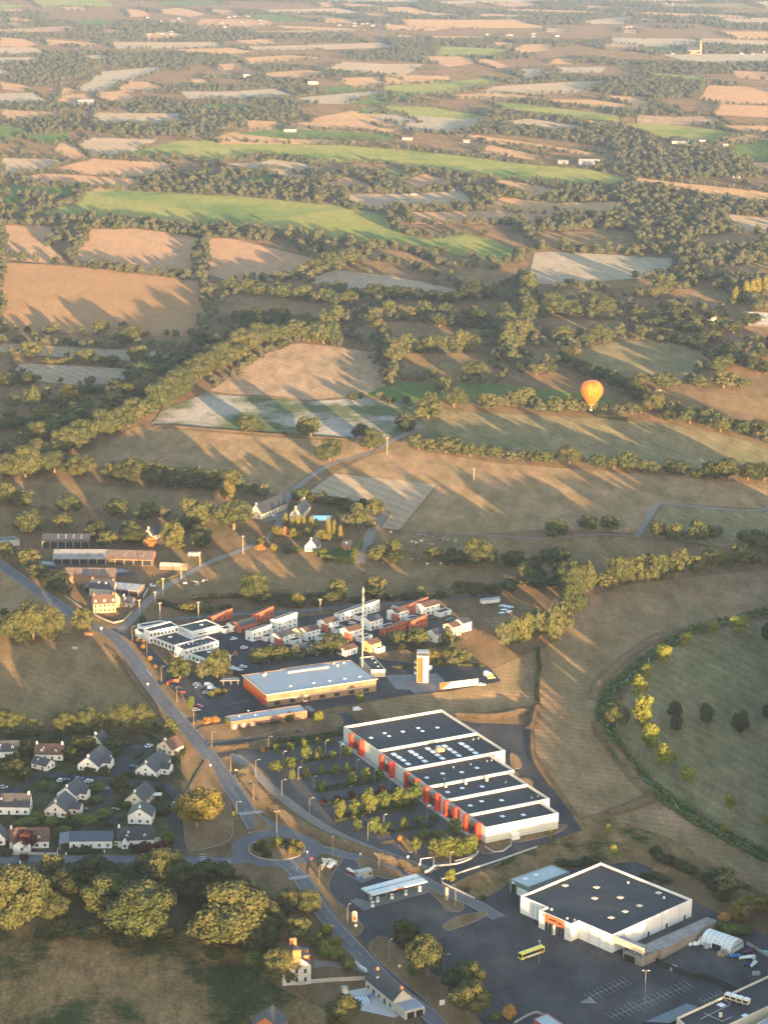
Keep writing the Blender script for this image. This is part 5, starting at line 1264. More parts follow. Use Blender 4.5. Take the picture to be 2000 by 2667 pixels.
barn(KF((520,572))[0], KF((700,592))[0], 12, 3.4, 4.6, 'low lean-to barn with pink tinted front by the farmyard', M('pink_sheet', (.34, .22, .17), .8), rust, True)
barn(KF((690,592))[0], KF((850,606))[0], 13, 4.2, 6.0, 'grey sheet-roofed machinery shed facing the lane', M('pink_sheet', (.34, .22, .17)), metal_roof, True)
f = Fr(KF((578,706))[0], KF((715,698))[0])
o = thing('farm_manor', 'sunlit ochre farm manor with brown hipped roof and white dormers', 'house', f.o, f.ang); L = f.len
gable(o, L, 9, 6.0, 10.2, ochre, tile, 'x', .35, chim=((1, br), (L - 1, br)))
for i in range(5):
    for zz in (.9, 3.8): win(o, L * (i + .5) / 5, -.05, zz, 1.0, 1.5)
    if i % 2 == 0: dormer(o, L * (i + .5) / 5, .5, 6.3, white)
gable(o, 6, 8, 6.0, 9.6, ochre, slate, 'y', .3, x0=L * .84, y0=9, wname='rear_wall', rname='rear_roof')
f = Fr(KF((552,600))[0], KF((700,610))[0])
o = thing('farm_slate_house', 'slate-roofed stone wing standing behind the ochre manor', 'house', f.o, f.ang); gable(o, f.len, 9, 5.5, 10, stone, slate, 'x', .3, chim=((1, br), (f.len - 1, br)))
for i in range(2): q_ = link('roof_window', unit(skyl), o, (f.len * (.35 + .3 * i), 2.2, 8.0), 0, (.9, 1, 1.2)); q_.rotation_euler = (R(-45), 0, 0)
vhouse(KF((747,664))[0], KF((812,670))[0], 7, 3, 5.8, 'x', 'small stone cottage on the lane beside the farm manor', stone, slate, 1)
f = Fr(KF((875,252))[0], KF((985,256))[0]); vhouse(KF((885,250))[0], KF((945,258))[0], 14, 3.6, 8.0, 'y', 'cream gabled house among the trees above the farm', cream, slate2, 1)
blockpx('silage_shed', 'flat dark-roofed shed at the frame edge above the farm road', 'shed', KF((-20,262),(120,250),(90,228),(-20,240)), 4, concrete, slate, .2)
for i, (a_, b_) in enumerate(((KF((300,415))[0], KF((410,445))[0]), (KF((735,460))[0], KF((880,470))[0]))):
    f = Fr(a_, b_); g = thing('silage_clamp', ['black sheeted silage clamp left of the brown barn', 'long black sheeted silage clamp behind the machinery shed'][i], 'silage clamp', f.o, f.ang)
    MB().lathe([(.01, 2.2), (.5, 2.0), (.72, .1)], 4, cap=False).build('cover', M('black_sheet', (.03, .034, .045), .4), g).scale = (f.len * 1, 9, 1)
g = thing('covered_hay_stack', 'hay stack under pale sheeting beside the farm lane', 'hay stack', V(*KF((1075,430))[0]), R(-5))
mb = MB().prism([(-9, -3), (9, -3), (9, 3), (-9, 3)], 0, 2.2); mb.n([(-9, -3, 2.2), (9, -3, 2.2), (9, 0, 4), (-9, 0, 4)]); mb.n([(9, 3, 2.2), (-9, 3, 2.2), (-9, 0, 4), (9, 0, 4)]); mb.build('bales', M('hay', (.16, .13, .09), .95), g)
MB().n([(-9.1, -3.1, 2.3), (4, -3.1, 2.3), (4, 0, 4.1), (-9.1, 0, 4.1)]).n([(4, 3.1, 2.3), (-9.1, 3.1, 2.3), (-9.1, 0, 4.1), (4, 0, 4.1)]).build('sheet', concrete, g)
g = thing('white_tank_trailer', 'pale box trailer parked on the grass above the lane', 'trailer', V(*KF((1200,355))[0])); MB().box(-4, 4, -1.3, 1.3, .6, 3).build('body', M('grey_cabin', (.27, .27, .25)), g)
for s in (-2, 2): MB().tube((s, -1.35, .5), (s, 1.35, .5), .5, k=10).build('wheel', dark, g)
lowwall(KF((530,680),(600,725),(650,750),(700,768),(760,755),(815,700)), .9, .5, 'pale stone wall round the manor front garden', stone)
lowwall(KF((885,610),(915,560)), 1.8, .4, 'concrete yard wall beside the machinery shed', concrete)
lowwall(KF((400,600),(530,690)), .8, .4, 'low stone wall between the road and the farmyard', stone)

# ---------------------------------------------------------------- hamlet beyond the farm
KC = Z(2.37, 600, 1100)
vhouse(KC((118,588))[0], KC((195,600))[0], 34, 4.0, 10.0, 'y', 'long dark-roofed farmhouse with sunlit gable at the end of the lane', cream, slate2, 1)
vhouse(KC((365,600))[0], KC((440,605))[0], 26, 4.0, 8.6, 'y', 'slate-roofed house with white dormers beside the swimming pool', cream, slate, 2)
vhouse(KC((458,795))[0], KC((535,800))[0], 12, 3.2, 8.2, 'y', 'small white gabled cottage among the golden poplars', white, slate2, 1)
vhouse(KC((705,790))[0], KC((765,785))[0], 9, 2.6, 5.4, 'x', 'low cottage with orange lit gable in the hedged garden', M('orange_block', (.42, .20, .09)), slate, 0)
sheet('pool_surround_ground', KC((500,575),(630,575),(610,612),(500,610)), concrete, .14)
g = thing('swimming_pool', 'small turquoise swimming pool beside the hamlet house', 'swimming pool', V(*KC((562,592))[0])); MB().box(-6, 6, -6, 6, .1, .24).build('rim', white, g); MB().n([(-5.4, -5.4, .26), (5.4, -5.4, .26), (5.4, 5.4, .26), (-5.4, 5.4, .26)]).build('water', poolm, g)
sheet('garden_lawn', KC((560,830),(750,860),(805,745),(700,760),(640,780)), GM('garden_grass', (.05, .09, .025), (.07, .10, .03), .1, .8), .14)
sheet('house_yard_ground', KC((230,560),(350,490),(340,520),(300,600),(200,620)), gravel, .14)

# ---------------------------------------------------------------- far farms, village and church
def farhouse(px, py, L, D, h, label, wall=None, roof=None, ang=0.0, group='far white buildings'):
    L, D, h = L * .8, D * .8, h * .8
    o = thing('distant_house', label, 'house', V(px, py), ang, group)
    gable(o, L, D, h, h + D * .35, (wall if wall is cream or wall.name == 'dull_wall' else M('weathered_white', (.26, .255, .24), .8)), roof or slate, 'x', .3, x0=-L / 2)
    for i in range(3): win(o, L * (i - 1) * .28, -.06, 1.2, 1.4, 1.5)
    return o
for x, y, L, h, lab in [
    (755,343,26,6,'bright pale barn alone in the fields under the wooded ridge'),(1060,364,22,6,'white farmhouse at the edge of the tan field below the round wood'),(1215,371,14,4,'low white shed on the track beside the round wood'),
    (1770,374,34,6,'long pale barn of the farm beyond the round wood'),(1825,372,22,7,'sunlit cream barn right of the long pale barn'),(1800,381,16,5,'small white house in front of the cream barn'),(1892,381,14,6,'isolated cream house beside the far lane'),
    (1535,430,42,5,'long white shed with lit front among the hedges'),(1465,426,20,4,'low grey shed next to the long white shed'),(1800,452,16,5,'white house at the lane farm with blue sheeting'),(1855,450,14,7,'ochre house in the middle of the lane farm'),(1918,462,14,4,'low white house at the far side of the lane farm'),(1862,424,16,5,'white house standing above the lane farm'),
    (1055,530,14,6,'white gabled house on the wooded slope behind the maize'),(1178,500,12,5,'white gable half hidden in the trees of the hamlet'),(1028,548,14,5,'cream house with red roof beside the hillside garden'),(1077,508,10,4,'tiny white house above the hamlet garden'),
    (650,200,34,8,'sunlit cream farm on the far ridge'),(725,210,26,7,'pale farm building beside the sunlit far farm'),(815,218,28,7,'cream farm near the dark poplar'),(225,272,40,6,'low white sheds in the far left valley'),(195,276,22,5,'pale shed next to the white valley sheds'),
    (635,878,16,4,'white roofed shed glinting in the pond wood'),(1850,834,14,4,'small shed with pale roof in the hedges'),(1975,835,40,3,'long greenhouse roof at the frame edge'),(1985,850,36,3,'second long greenhouse roof below the first'),(1715,1018,6,2,'tiny white shelter at the corner of the round meadow'),
]:
    farhouse(x, y, L, L * .45, h, lab, M('dull_wall', (.10, .10, .095), .9) if 'greenhouse' in lab else cream if 'cream' in lab or 'sunlit' in lab or 'pale' in lab else white, tile if 'red' in lab else (corr if 'roof' in lab or 'shed' in lab else slate), random.uniform(-.3, .3))
rv = random.Random(5); farwhite = M('weathered_white', (.26, .255, .24), .8)
ORDW = 'first second third fourth fifth sixth seventh eighth ninth tenth eleventh twelfth thirteenth fourteenth fifteenth sixteenth seventeenth eighteenth nineteenth twentieth'.split()
ordw = lambda i: ORDW[i] if i < 20 else ('twenty-' + ORDW[i - 20] if i < 29 else ('thirtieth' if i == 29 else 'thirty-' + ORDW[i - 30]))
VILL = [(1745,1990,110,142,34,'white village house under the church spire'), (870,1010,62,72,8,'white hamlet house on the far ridge line'), (380,480,40,92,16,'white house of the far upper village'), (1230,1520,86,96,8,'pale house on the distant wooded slope'), (560,700,38,70,10,'white dot house on the skyline slope'), (1500,1950,6,30,12,'white house scattered on the last ridge'), (880,960,60,66,4,'pale shed of the upper ridge hamlet'), (1620,1660,68,74,3,'roof of the hamlet beyond the church')]
for x0_, x1_, y0_, y1_, n_, lab in VILL:
    for i, xx in enumerate(sorted(rv.uniform(x0_, x1_) for _ in range(n_))):
        L = rv.uniform(8, 12)
        o = thing('distant_house', ordw(i) + ' ' + lab + ', counted from the left', 'house', V(xx, rv.uniform(y0_, y1_)), rv.uniform(-.6, .6), lab + 's')
        gable(o, L, 8, 3.5, 6.5, farwhite, slate if rv.random() < .7 else tile, 'x', .3)
o = thing('church', 'distant sunlit stone church with tall pointed spire above the village', 'church', V(1822,140), R(10))
lt = M('church_stone', (.22, .17, .11), .9, .1)
gable(o, 34, 14, 11, 19, lt, slate, 'x', .3, x0=-34)
MB().box(1, 7, 4, 10, 0, 22).build('tower', lt, o)
MB().lathe([(4.2, 22), (.1, 42)], 8, (4, 7), cap=False).build('spire', lt, o)
for i in range(4): win(o, -30 + i * 7, -.06, 3, 1.6, 5)
ordb = lambda i: 'first second third fourth fifth sixth seventh eighth ninth tenth eleventh twelfth thirteenth fourteenth'.split()[i]
# ================================================================ balloon
bl = V(1539, 1069, 6.0); k = math.hypot(bl[1], HCAM) / FPX
g = thing('hot_air_balloon', 'orange hot air balloon drifting low over the hedge', 'balloon', (bl[0], bl[1], 6.0))
R_ = 29.6 * k
z0 = 18.5 * k; prof = [(9.4, 0), (11.5, 3), (15.5, 8.2), (20.0, 14), (24.5, 20), (27.9, 27), (29.5, 34), (29.6, 38), (28.6, 44), (26, 50), (21.5, 55.2), (15.5, 59), (8, 61.2), (.2, 62)]
nb = 24; mb = MB()
for a in range(len(prof) - 1):
    for i in range(nb * 2):
        def P_(r, z, j):
            t_ = math.pi * j / nb; rr = r * k * (1.0 if j % 2 == 0 else 1.012)
            return (rr * math.cos(t_), rr * math.sin(t_), z0 + z * k)
        mb.n([P_(*prof[a], i), P_(*prof[a], i + 1), P_(*prof[a + 1], i + 1), P_(*prof[a + 1], i)])
bm_, N_, L_n, b_ = base_mat('balloon_fabric')
geo_ = N_.new('ShaderNodeTexCoord'); sep = N_.new('ShaderNodeSeparateXYZ'); L_n.new(geo_.outputs['Object'], sep.inputs[0])
at = N_.new('ShaderNodeMath'); at.operation = 'ARCTAN2'; L_n.new(sep.outputs[1], at.inputs[0]); L_n.new(sep.outputs[0], at.inputs[1])
wv = N_.new('ShaderNodeMath'); wv.operation = 'MULTIPLY'; wv.inputs[1].default_value = 6; L_n.new(at.outputs[0], wv.inputs[0])
sn = N_.new('ShaderNodeMath'); sn.operation = 'SINE'; L_n.new(wv.outputs[0], sn.inputs[0])
nz, _g = pos_noise(N_, L_n, .25, 2)
cc = mixc(N_, L_n, ramp(N_, L_n, sn.outputs[0], .55, .95), (.46, .125, .012), (.52, .19, .02))
cc = mixc(N_, L_n, ramp(N_, L_n, nz.outputs[0], .4, .7), cc, (.44, .11, .014))
L_n.new(cc, b_.inputs['Base Color']); b_.inputs['Roughness'].default_value = .55; b_.inputs['Specular IOR Level'].default_value = .2
env = mb.build('envelope', bm_, g, smooth=True)
for i in range(nb):
    rb = MB(); t_ = 2 * math.pi * i / nb
    for a in range(len(prof) - 2):
        (r0, h0), (r1, h1) = prof[a], prof[a + 1]
        rb.tube((r0 * k * math.cos(t_), r0 * k * math.sin(t_), z0 + h0 * k), (r1 * k * math.cos(t_), r1 * k * math.sin(t_), z0 + h1 * k), .05, k=4, caps=False)
    rb.build('load_tape', M('tape', (.55, .22, .04), .7), env)
MB().lathe([(9.6 * k, z0), (8.4 * k, z0 - 3.2 * k)], 24, cap=False).build('scoop', M('scoop_fabric', (.60, .22, .06), .7), g)
MB().box(-3 * k, 3 * k, -2.4 * k, 2.4 * k, .0, 4.4 * k).build('basket', M('wicker', (.40, .26, .13), .9), g)
MB().box(-3.2 * k, 3.2 * k, -2.6 * k, 2.6 * k, 4.4 * k, 4.9 * k).build('basket_rim', M('leather', (.30, .15, .07), .7), g)
MB().box(-1.5 * k, 1.5 * k, -1.2 * k, 1.2 * k, 9 * k, 11 * k).lathe([(1.2 * k, 11 * k), (1.4 * k, 12.6 * k)], 8).build('burner', steel, g)
for sx in (-1, 1):
    for sy in (-1, 1):
        MB().tube((sx * 2.8 * k, sy * 2.2 * k, 4.4 * k), (sx * 1.5 * k, sy * 1.2 * k, 9.4 * k), .06).build('upright', steel, g)
        MB().tube((sx * 1.5 * k, sy * 1.2 * k, 10 * k), (sx * 6.4 * k, sy * 6.4 * k, z0), .03).build('cable', dark, g)

# ================================================================ vehicles
def carpaint(name, c): return M('car_' + name, c, .3, .03, 1, spec=.6)
PAINT = {'white': carpaint('white', (.62, .63, .64)), 'silver': carpaint('silver', (.36, .38, .40)), 'dark': carpaint('dark', (.025, .027, .032)), 'red': carpaint('red', (.40, .02, .025)), 'blue': carpaint('blue', (.03, .07, .16)), 'teal': carpaint('teal', (.08, .25, .28)), 'yellow': carpaint('yellow', (.60, .55, .10))}
tyre = M('tyre', (.02, .02, .02), .9)
def carmesh(van):
    L_, W_ = (5.0, 1.95) if van else (4.3, 1.8)
    side = [(-L_ / 2, .3), (L_ / 2, .3), (L_ / 2, .75), (L_ * .42, .9), (-L_ * .46, .95), (-L_ / 2, .8)]
    cab = [(-L_ * .44, .93), (L_ * .22, .93), (L_ * .08, 1.45), (-L_ * .33, 1.45)] if not van else [(-L_ * .48, .93), (L_ * .34, .93), (L_ * .2, 1.9), (-L_ * .46, 1.95)]
    def ext(p, w_):
        mb = MB(); b = len(p)
        mb.n([(x, -w_ / 2, z) for x, z in p]); mb.n([(x, w_ / 2, z) for x, z in p], True)
        for i in range(b):
            j = (i + 1) % b
            mb.n([(p[i][0], -w_ / 2, p[i][1]), (p[i][0], w_ / 2, p[i][1]), (p[j][0], w_ / 2, p[j][1]), (p[j][0], -w_ / 2, p[j][1])])
        return mb
    xs_ = [p[0] for p in cab]
    rf_ = MB().box(min(cab[3][0], cab[2][0]), max(cab[3][0], cab[2][0]), -W_ * .41, W_ * .41, cab[2][1] + .005, cab[3][1] + .06)
    return ext(side, W_), ext(cab, W_ * .86), rf_, L_, W_
CM = {v: carmesh(v) for v in (0, 1)}
CMESH = {}
wheelm = MB().tube((0, -.11, 0), (0, .11, 0), .32, k=10).mesh('wheel', tyre)
lampm = MB().box(-.06, .06, -.18, .18, 0, .16).mesh('headlight', skyl)
def car(p, ang, col, label, van=0, group='parked cars'):
    o = thing('parked_car' if not van else 'parked_van', label, 'car' if not van else 'van', V(*p), R(ang), group)
    bd, cb, rf_, L_, W_ = CM[van]
    key = (van, col)
    if key not in CMESH: CMESH[key] = (bd.mesh('body', PAINT[col]), cb.mesh('cabin_glass', glass if not van else PAINT[col]), rf_.mesh('car_roof', PAINT[col]))
    link('body', CMESH[key][0], o); link('cabin_glass', CMESH[key][1], o); link('car_roof', CMESH[key][2], o)
    for sx in (-.31, .31):
        for sy in (-1, 1): link('wheel', wheelm, o, (sx * L_, sy * (W_ / 2 - .08), .32 + .1))
    for sy in (-1, 1): link('headlight', lampm, o, (L_ / 2 - .02, sy * W_ * .33, .55))
    if van: win(o, L_ * .28, 0, 1.05, 1.5, .75, 's', glass, 'windscreen')
    return o
for p, a, c_, lab, v in [
    (KO((1025,552))[0], 40, 'white', 'white car alone in the middle of the office car park', 0), (KO((1115,630))[0], 15, 'white', 'white car parked by the red shrub in the estate car park', 0), (KO((1030,705))[0], 20, 'dark', 'dark car beside the lowest office block', 0), (KO((1105,795))[0], 5, 'white', 'white car behind the bicycle store', 0),
    (KO((705,945))[0], 25, 'white', 'white car, topmost of the first row at the fire station', 0), (KO((722,968))[0], 25, 'silver', 'silver car, second of the first row at the fire station', 0), (KO((745,988))[0], 25, 'dark', 'dark car at the lower end of the first row', 0), (KO((806,952))[0], 12, 'white', 'white van, upper of two side by side at the fire station', 1), (KO((832,980))[0], 12, 'white', 'white van, lower of two side by side at the fire station', 1), (KO((786,1018))[0], 20, 'silver', 'silver car next to the golden shrubs', 0),
    (KO((520,968))[0], 20, 'dark', 'dark car by the orange wall at the car park entrance', 0), (KO((548,982))[0], 20, 'blue', 'dark blue car between the dark car and the red car', 0), (KO((572,1014))[0], 12, 'red', 'red car near the lamp post at the car park entrance', 0), (KO((725,1135))[0], -15, 'red', 'bright red car at the lower car park exit', 0), (KO((702,1168))[0], 0, 'silver', 'silver car tucked against the verge by the red car', 0),
    (KO((188,228))[0], 5, 'dark', 'dark car beside the stone cottage at the farm', 0), (KO((318,92))[0], -20, 'white', 'white pickup parked at the farmyard gate', 0),
    (KE((455,416))[0], 25, 'white', 'white car in front of the long white slab house', 0), (KE((425,405))[0], 60, 'dark', 'dark car beside the white car at the slab house', 0), (KE((818,280))[0], 15, 'white', 'white car behind the terracotta gable house', 0), (KE((1312,384))[0], 30, 'blue', 'blue car near the outer estate houses', 0), (KE((1285,400))[0], 30, 'dark', 'dark car next to the blue car at the outer houses', 0), (KE((1150,380))[0], 40, 'dark', 'dark car beside the big white corner house', 0), (KE((1130,808))[0], 80, 'white', 'white van half hidden behind the training tower', 1), (KE((1655,888))[0], 20, 'white', 'white car next to the truck on the drill yard', 0), (KE((1575,948))[0], 10, 'white', 'white car at the end of the screen wall', 0), (KE((500,1165))[0], 25, 'white', 'white van on the lane above the retail building', 1),
    (KV((378,796))[0], 30, 'white', 'white car parked on the middle street corner', 0), (KV((410,796))[0], 30, 'dark', 'dark car beside the white car on the middle street', 0), (KV((550,800))[0], 30, 'white', 'white car alone on the middle street', 0), (KV((487,786))[0], 10, 'blue', 'blue car behind the middle street house', 0), (KV((822,714))[0], 5, 'blue', 'blue car in the drive of the end house', 0), (KV((920,582))[0], 40, 'white', 'white car in the residents car park', 0), (KV((795,576))[0], 20, 'dark', 'dark car at the back of the residents car park', 0), (KV((802,826))[0], 80, 'teal', 'teal car in front of the hedge on the curved street', 0), (KV((512,972))[0], 5, 'blue', 'blue car beside the pinkish gabled house', 0), (KV((707,978))[0], 5, 'dark', 'dark car in the drive by the awning house', 0), (KV((22,838))[0], 5, 'silver', 'silver car on the street at the frame edge', 0), (KV((719,1186))[0], 80, 'yellow', 'yellowish car in the drive between the two roadside houses', 0), (KV((1104,634))[0], 10, 'dark', 'dark car behind the house nearest the main road', 0), (KV((1082,940))[0], 70, 'white', 'white car at the bend of the curved street', 0),
    (Z(2.37,0,1300)((845,638))[0], 10, 'dark', 'dark car under the trees by the machinery shed', 0), (KC((262,580))[0], 10, 'white', 'white car in the yard of the long farmhouse', 0),
]:
    car(p, a, c_, lab, v)
# truck on the drill yard
o = thing('fire_truck', 'yellow and white truck parked on the far drill yard', 'truck', V(*KE((1632,880))[0]), R(-60))
MB().box(-3.5, 1.6, -1.2, 1.2, .6, 3.0).build('box_body', PAINT['white'], o); MB().box(1.7, 3.5, -1.15, 1.15, .6, 2.6).build('cab', PAINT['yellow'], o); win(o, 3.52, 0, 1.6, 2.0, .8, 's', glass, 'windscreen')
for sx in (-2.2, 2.4):
    for sy in (-1, 1): MB().tube((sx, sy * 1.0 - .15, .5), (sx, sy * 1.0 + .15, .5), .5, k=10).build('wheel', tyre, o)
# bus
f = Fr(K3((120,1140))[0], K3((365,1052))[0])
o = thing('bus', 'yellow bus parked alone on the supermarket car park', 'bus', f.o, f.ang)
L = f.len; by = M('bus_yellow', (.62, .52, .06), .35, .04, 1, spec=.5)
mb = MB(); pr = [(0, .4), (2.5, .4), (2.5, 2.9), (2.35, 3.1), (.15, 3.1), (0, 2.9)]
for x in (0, L): mb.n([(x, y, z) for y, z in pr], x == 0)
for i in range(6):
    j = (i + 1) % 6; mb.n([(0, *pr[i]), (L, *pr[i]), (L, *pr[j]), (0, *pr[j])], True)
mb.build('body', by, o)
MB().box(.35, L - .4, -.04, 0, 1.45, 2.65).build('side_windows', glass, o); MB().box(.35, L - .4, 2.5, 2.54, 1.45, 2.65).build('side_windows', glass, o)
MB().box(-.04, 0, .2, 2.3, 1.2, 2.8).build('windscreen', glass, o); MB().box(L, L + .04, .3, 2.2, 1.6, 2.7).build('rear_window', glass, o)
MB().n([(1.5, -.05, .9), (L - 2, -.05, .7), (L - 3.5, -.05, 1.5), (2.0, -.05, 1.25)]).build('white_swoosh', PAINT['white'], o)
MB().n([(L - 1.8, -.05, .7), (L - .6, -.05, .7), (L - .5, -.05, 1.35), (L - 2.2, -.05, 1.35)]).build('orange_flash', orangep, o)
for x in (2.6, L - 3.0):
    for y in (.15, 2.35): MB().tube((x, y - .16, .48), (x, y + .16, .48), .48, k=12).build('wheel', tyre, o)
for x in (3.0, 8.0): MB().box(x - .6, x + .6, .7, 1.8, 3.1, 3.25).build('roof_hatch', by, o)
for y in (.35, 2.15): MB().box(-.05, 0, y - .2, y + .2, .6, .85).build('headlight', skyl, o)
# covered boats in the yard
def boat(p, ang, L_, W_, mat, label):
    o = thing('covered_boat', label, 'boat', V(*p), R(ang), 'covered boats in the storage yard')
    st = [(0, .1), (.12, .7), (.4, 1), (.75, 1), (1, .8)]; mb = MB()
    for i in range(4):
        (a_, wa), (b2, wb) = st[i], st[i + 1]
        for s in (-1, 1):
            q1 = [(a_ * L_, s * wa * W_ / 2, 1.2), (b2 * L_, s * wb * W_ / 2, 1.2), (b2 * L_, s * wb * W_ * .15, .35), (a_ * L_, s * wa * W_ * .15, .35)]
            mb.n(q1, s < 0); mb.n([(a_ * L_, s * wa * W_ / 2, 1.2), (a_ * L_, 0, 1.2 + wa * .7), (b2 * L_, 0, 1.2 + wb * .7), (b2 * L_, s * wb * W_ / 2, 1.2)], s < 0)
    mb.n([(L_, -.8 * W_ / 2, 1.2), (L_, .8 * W_ / 2, 1.2), (L_, .12 * W_, .35), (L_, -.12 * W_, .35)]); mb.build('cover', mat, o, smooth=False)
    for x in (.3, .75): MB().box(x * L_ - .1, x * L_ + .1, -W_ * .4, W_ * .4, 0, .5).build('trailer_bar', steel, o)
boat(K4((1290,840))[0], 15, 6.5, 2.6, white, 'white motor boat with dark window on its trailer')
boat(K4((1160,815))[0], 10, 5, 2.2, M('blue_tarp', (.03, .13, .36), .5), 'boat under a bright blue cover beside the white boat')
boat(K4((1350,770))[0], 35, 6, 1.8, M('plum_tarp', (.10, .03, .09), .6), 'slim boat under a plum coloured cover')
boat(K4((1440,950))[0], 60, 5.5, 2.0, white, 'white dinghy hull standing with red and blue gear')
boat(K4((1355,930))[0], 10, 4, 1.8, M('navy_tarp', (.02, .03, .12), .6), 'small boat under a navy cover')
boat(K4((1570,755))[0], -20, 6, 1.9, M('cyan_tarp', (.16, .42, .48), .6), 'pale cyan boat by the panel fence')
boat(K4((1480,870))[0], 80, 4.5, 1.6, M('grey_tarp', (.4, .4, .38), .7), 'grey covered boat standing on end near the fence')
for i, (p, s, mt_, lab) in enumerate(((K4((820,620))[0], 1.6, white, 'heap of white sheeting at the tent corner'), (K4((745,635))[0], 1.0, white, 'round white tank in front of the canopy wall'), (K4((665,650))[0], .9, white, 'white upturned dinghy by the canopy wall'), (K4((880,670))[0], 1.4, steel, 'grey scrap heap beside the tent'), (K4((1085,770))[0], 1.7, M('straw_tarp', (.25, .18, .11), .9), 'brown covered stack beside the tent end'), (K4((455,955))[0], 1.3, concrete, 'pale concrete block pile against the mesh fence'), (K4((1520,1030))[0], 1.3, steel, 'grey metal racks at the yard corner'))):
    o = thing('storage_heap', lab, 'heap', V(*p), random.random())
    rr = random.Random(i); mb = MB()
    for j in range(5):
        x, y = rr.uniform(-s, s), rr.uniform(-s, s) * .7; w2 = rr.uniform(.5, 1.0) * s
        mb.lathe([(w2, 0), (w2 * .95, s * .5), (w2 * .6, s * rr.uniform(.8, 1.2)), (.05, s * 1.25)], 7, (x, y))
    mb.build('pile', mt_, o)

# ================================================================ lamps, poles, signs
poleM = {}
def lamp_proto(h, arm, heads=1):
    o = thing('street_lamp', 'x', 'street lamp', (0, 0), 0, 'street lamps')
    MB().tube((0, 0, 0), (0, 0, h), .12, .07, 7).build('pole', polem, o)
    MB().tube((0, 0, 0), (0, 0, .9), .17, .15, 7).build('base', steel, o)
    for s in ((1,) if heads == 1 else (-1, 1)):
        a_ = MB().tube((0, 0, h - .1), (s * arm, 0, h + .25), .07, .06, 5).build('arm', polem, o)
        MB().box(min(s * arm, s * (arm + .9)), max(s * arm, s * (arm + .9)), -.22, .22, h + .15, h + .38).build('lamp_head', steel, o)
    return o
lp = lamp_proto(9.0, 1.4); lp2 = lamp_proto(13.5, .6, 2); lp3 = lamp_proto(5.5, .5)
first = set()
def lamp(pr, p, ang, lab, sc_=1.0):
    if pr.name not in first:
        first.add(pr.name); pr.location = (*V(*p), 0); pr.rotation_euler = (0, 0, R(ang)); pr.scale = (sc_,) * 3; pr['label'] = lab; return pr
    return copy_tree(pr, V(*p), R(ang), (sc_,) * 3, lab)
for p, a, lab in [
    ((344.6,1669), -40, 'street lamp at the junction in front of the white office'), ((383,1711), -40, 'street lamp beside the main road below the office'), ((420.5,1775), -40, 'street lamp opposite the warning triangle on the main road'), ((461,1829), -40, 'street lamp beside the red car on the main road'), ((505,1888), -40, 'street lamp at the end of the low pavilion'),
    ((552,1949), -40, 'street lamp with box at the service lane mouth'), ((601,2008), -40, 'street lamp halfway down the main road to the roundabout'), ((616,2135), -10, 'street lamp by the yellow box before the roundabout'), ((660,2084), 150, 'street lamp standing on the grass bank near the crossing'), ((666,2025), 20, 'street lamp at the top of the gravel path'), ((734,2078), 20, 'street lamp on the gravel path, second from its top'), ((806,2127), 20, 'street lamp on the gravel path, third from its top'), ((958,2191), 20, 'street lamp on the gravel path, lowest one'),
    ((866,2233), 90, 'street lamp at the splitter past the roundabout'), ((986,2276), 150, 'street lamp on the grass island behind the service cabin'), ((831,2307), 60, 'street lamp on the verge beside the wash stands'), ((905,2411), 60, 'tall street lamp beside the orange totem'), ((1013.5,2505), 60, 'street lamp on the brown verge by the car park trees'), ((1186,2360), 120, 'street lamp on the grass tip next to the totem post'), ((1030,2462), 0, 'street lamp rising behind the first car park tree'), ((1155,2540), 0, 'street lamp between the two larger car park trees'), ((699,1962), -20, 'street lamp at the head of the first planting strip'),
    ((1404,2510), 90, 'street lamp standing right beside the yellow bus'),
]:
    lamp(lp, p, a, lab)
lamp(lp2, (721,2182), 20, 'tall double lamp in the middle of the roundabout', .95)
lamp(lp2, (1678.5,2615), 0, 'tall twin floodlight mast on the marked parking bays', 1.05)
for i, p in enumerate(sorted([(848,1962),(887,1972),(738,1991),(777,2033),(817,2057),(928,2014),(1014,2067),(906,2122),(999,2158),(1112,2135),(1172,2257),(975,2040),(790,1985)])):
    lamp(lp3, p, 20, ordb(i) + ' slim lamp among the retail car park strips, from the left', 1.2)
def upole(p, h, lab, T=True):
    o = thing('utility_pole', lab, 'utility pole', V(*p), random.random(), 'utility poles')
    MB().box(-.22, .22, -.16, .16, 0, h).build('pole', M('pole_concrete', (.34, .27, .18), .9), o)
    if T:
        MB().box(-1.2, 1.2, -.08, .08, h - .9, h - .7).build('crossarm', steel, o)
        for x in (-1, 0, 1): MB().tube((x, 0, h - .7), (x, 0, h - .3), .07).build('insulator', white, o)
for p, h, lab in [((425,1553),12,'utility pole on the lane bend by the farmyard'),((472,1511),11,'utility pole on the farm lane beside the hay stack'),((521,1475),10,'utility pole on the farm lane above the hay stack'),((633,1444),13,'utility pole at the lane bend near the hamlet'),((417,1614),11,'utility pole behind the white office roof'),((517,1612),11,'utility pole on the back road above the office'),((404,1572),8,'slim pole on the lane beside the cottage'),((1008,1184),14,'wooden utility pole by the lane oak'),((1234,1256),11,'lone T-shaped pole in the wide meadow'),((363,1598),9,'utility pole at the lane mouth beside the manor garden'),((834,1592),8,'short pole on the back road above the estate')]:
    upole(p, h, lab)
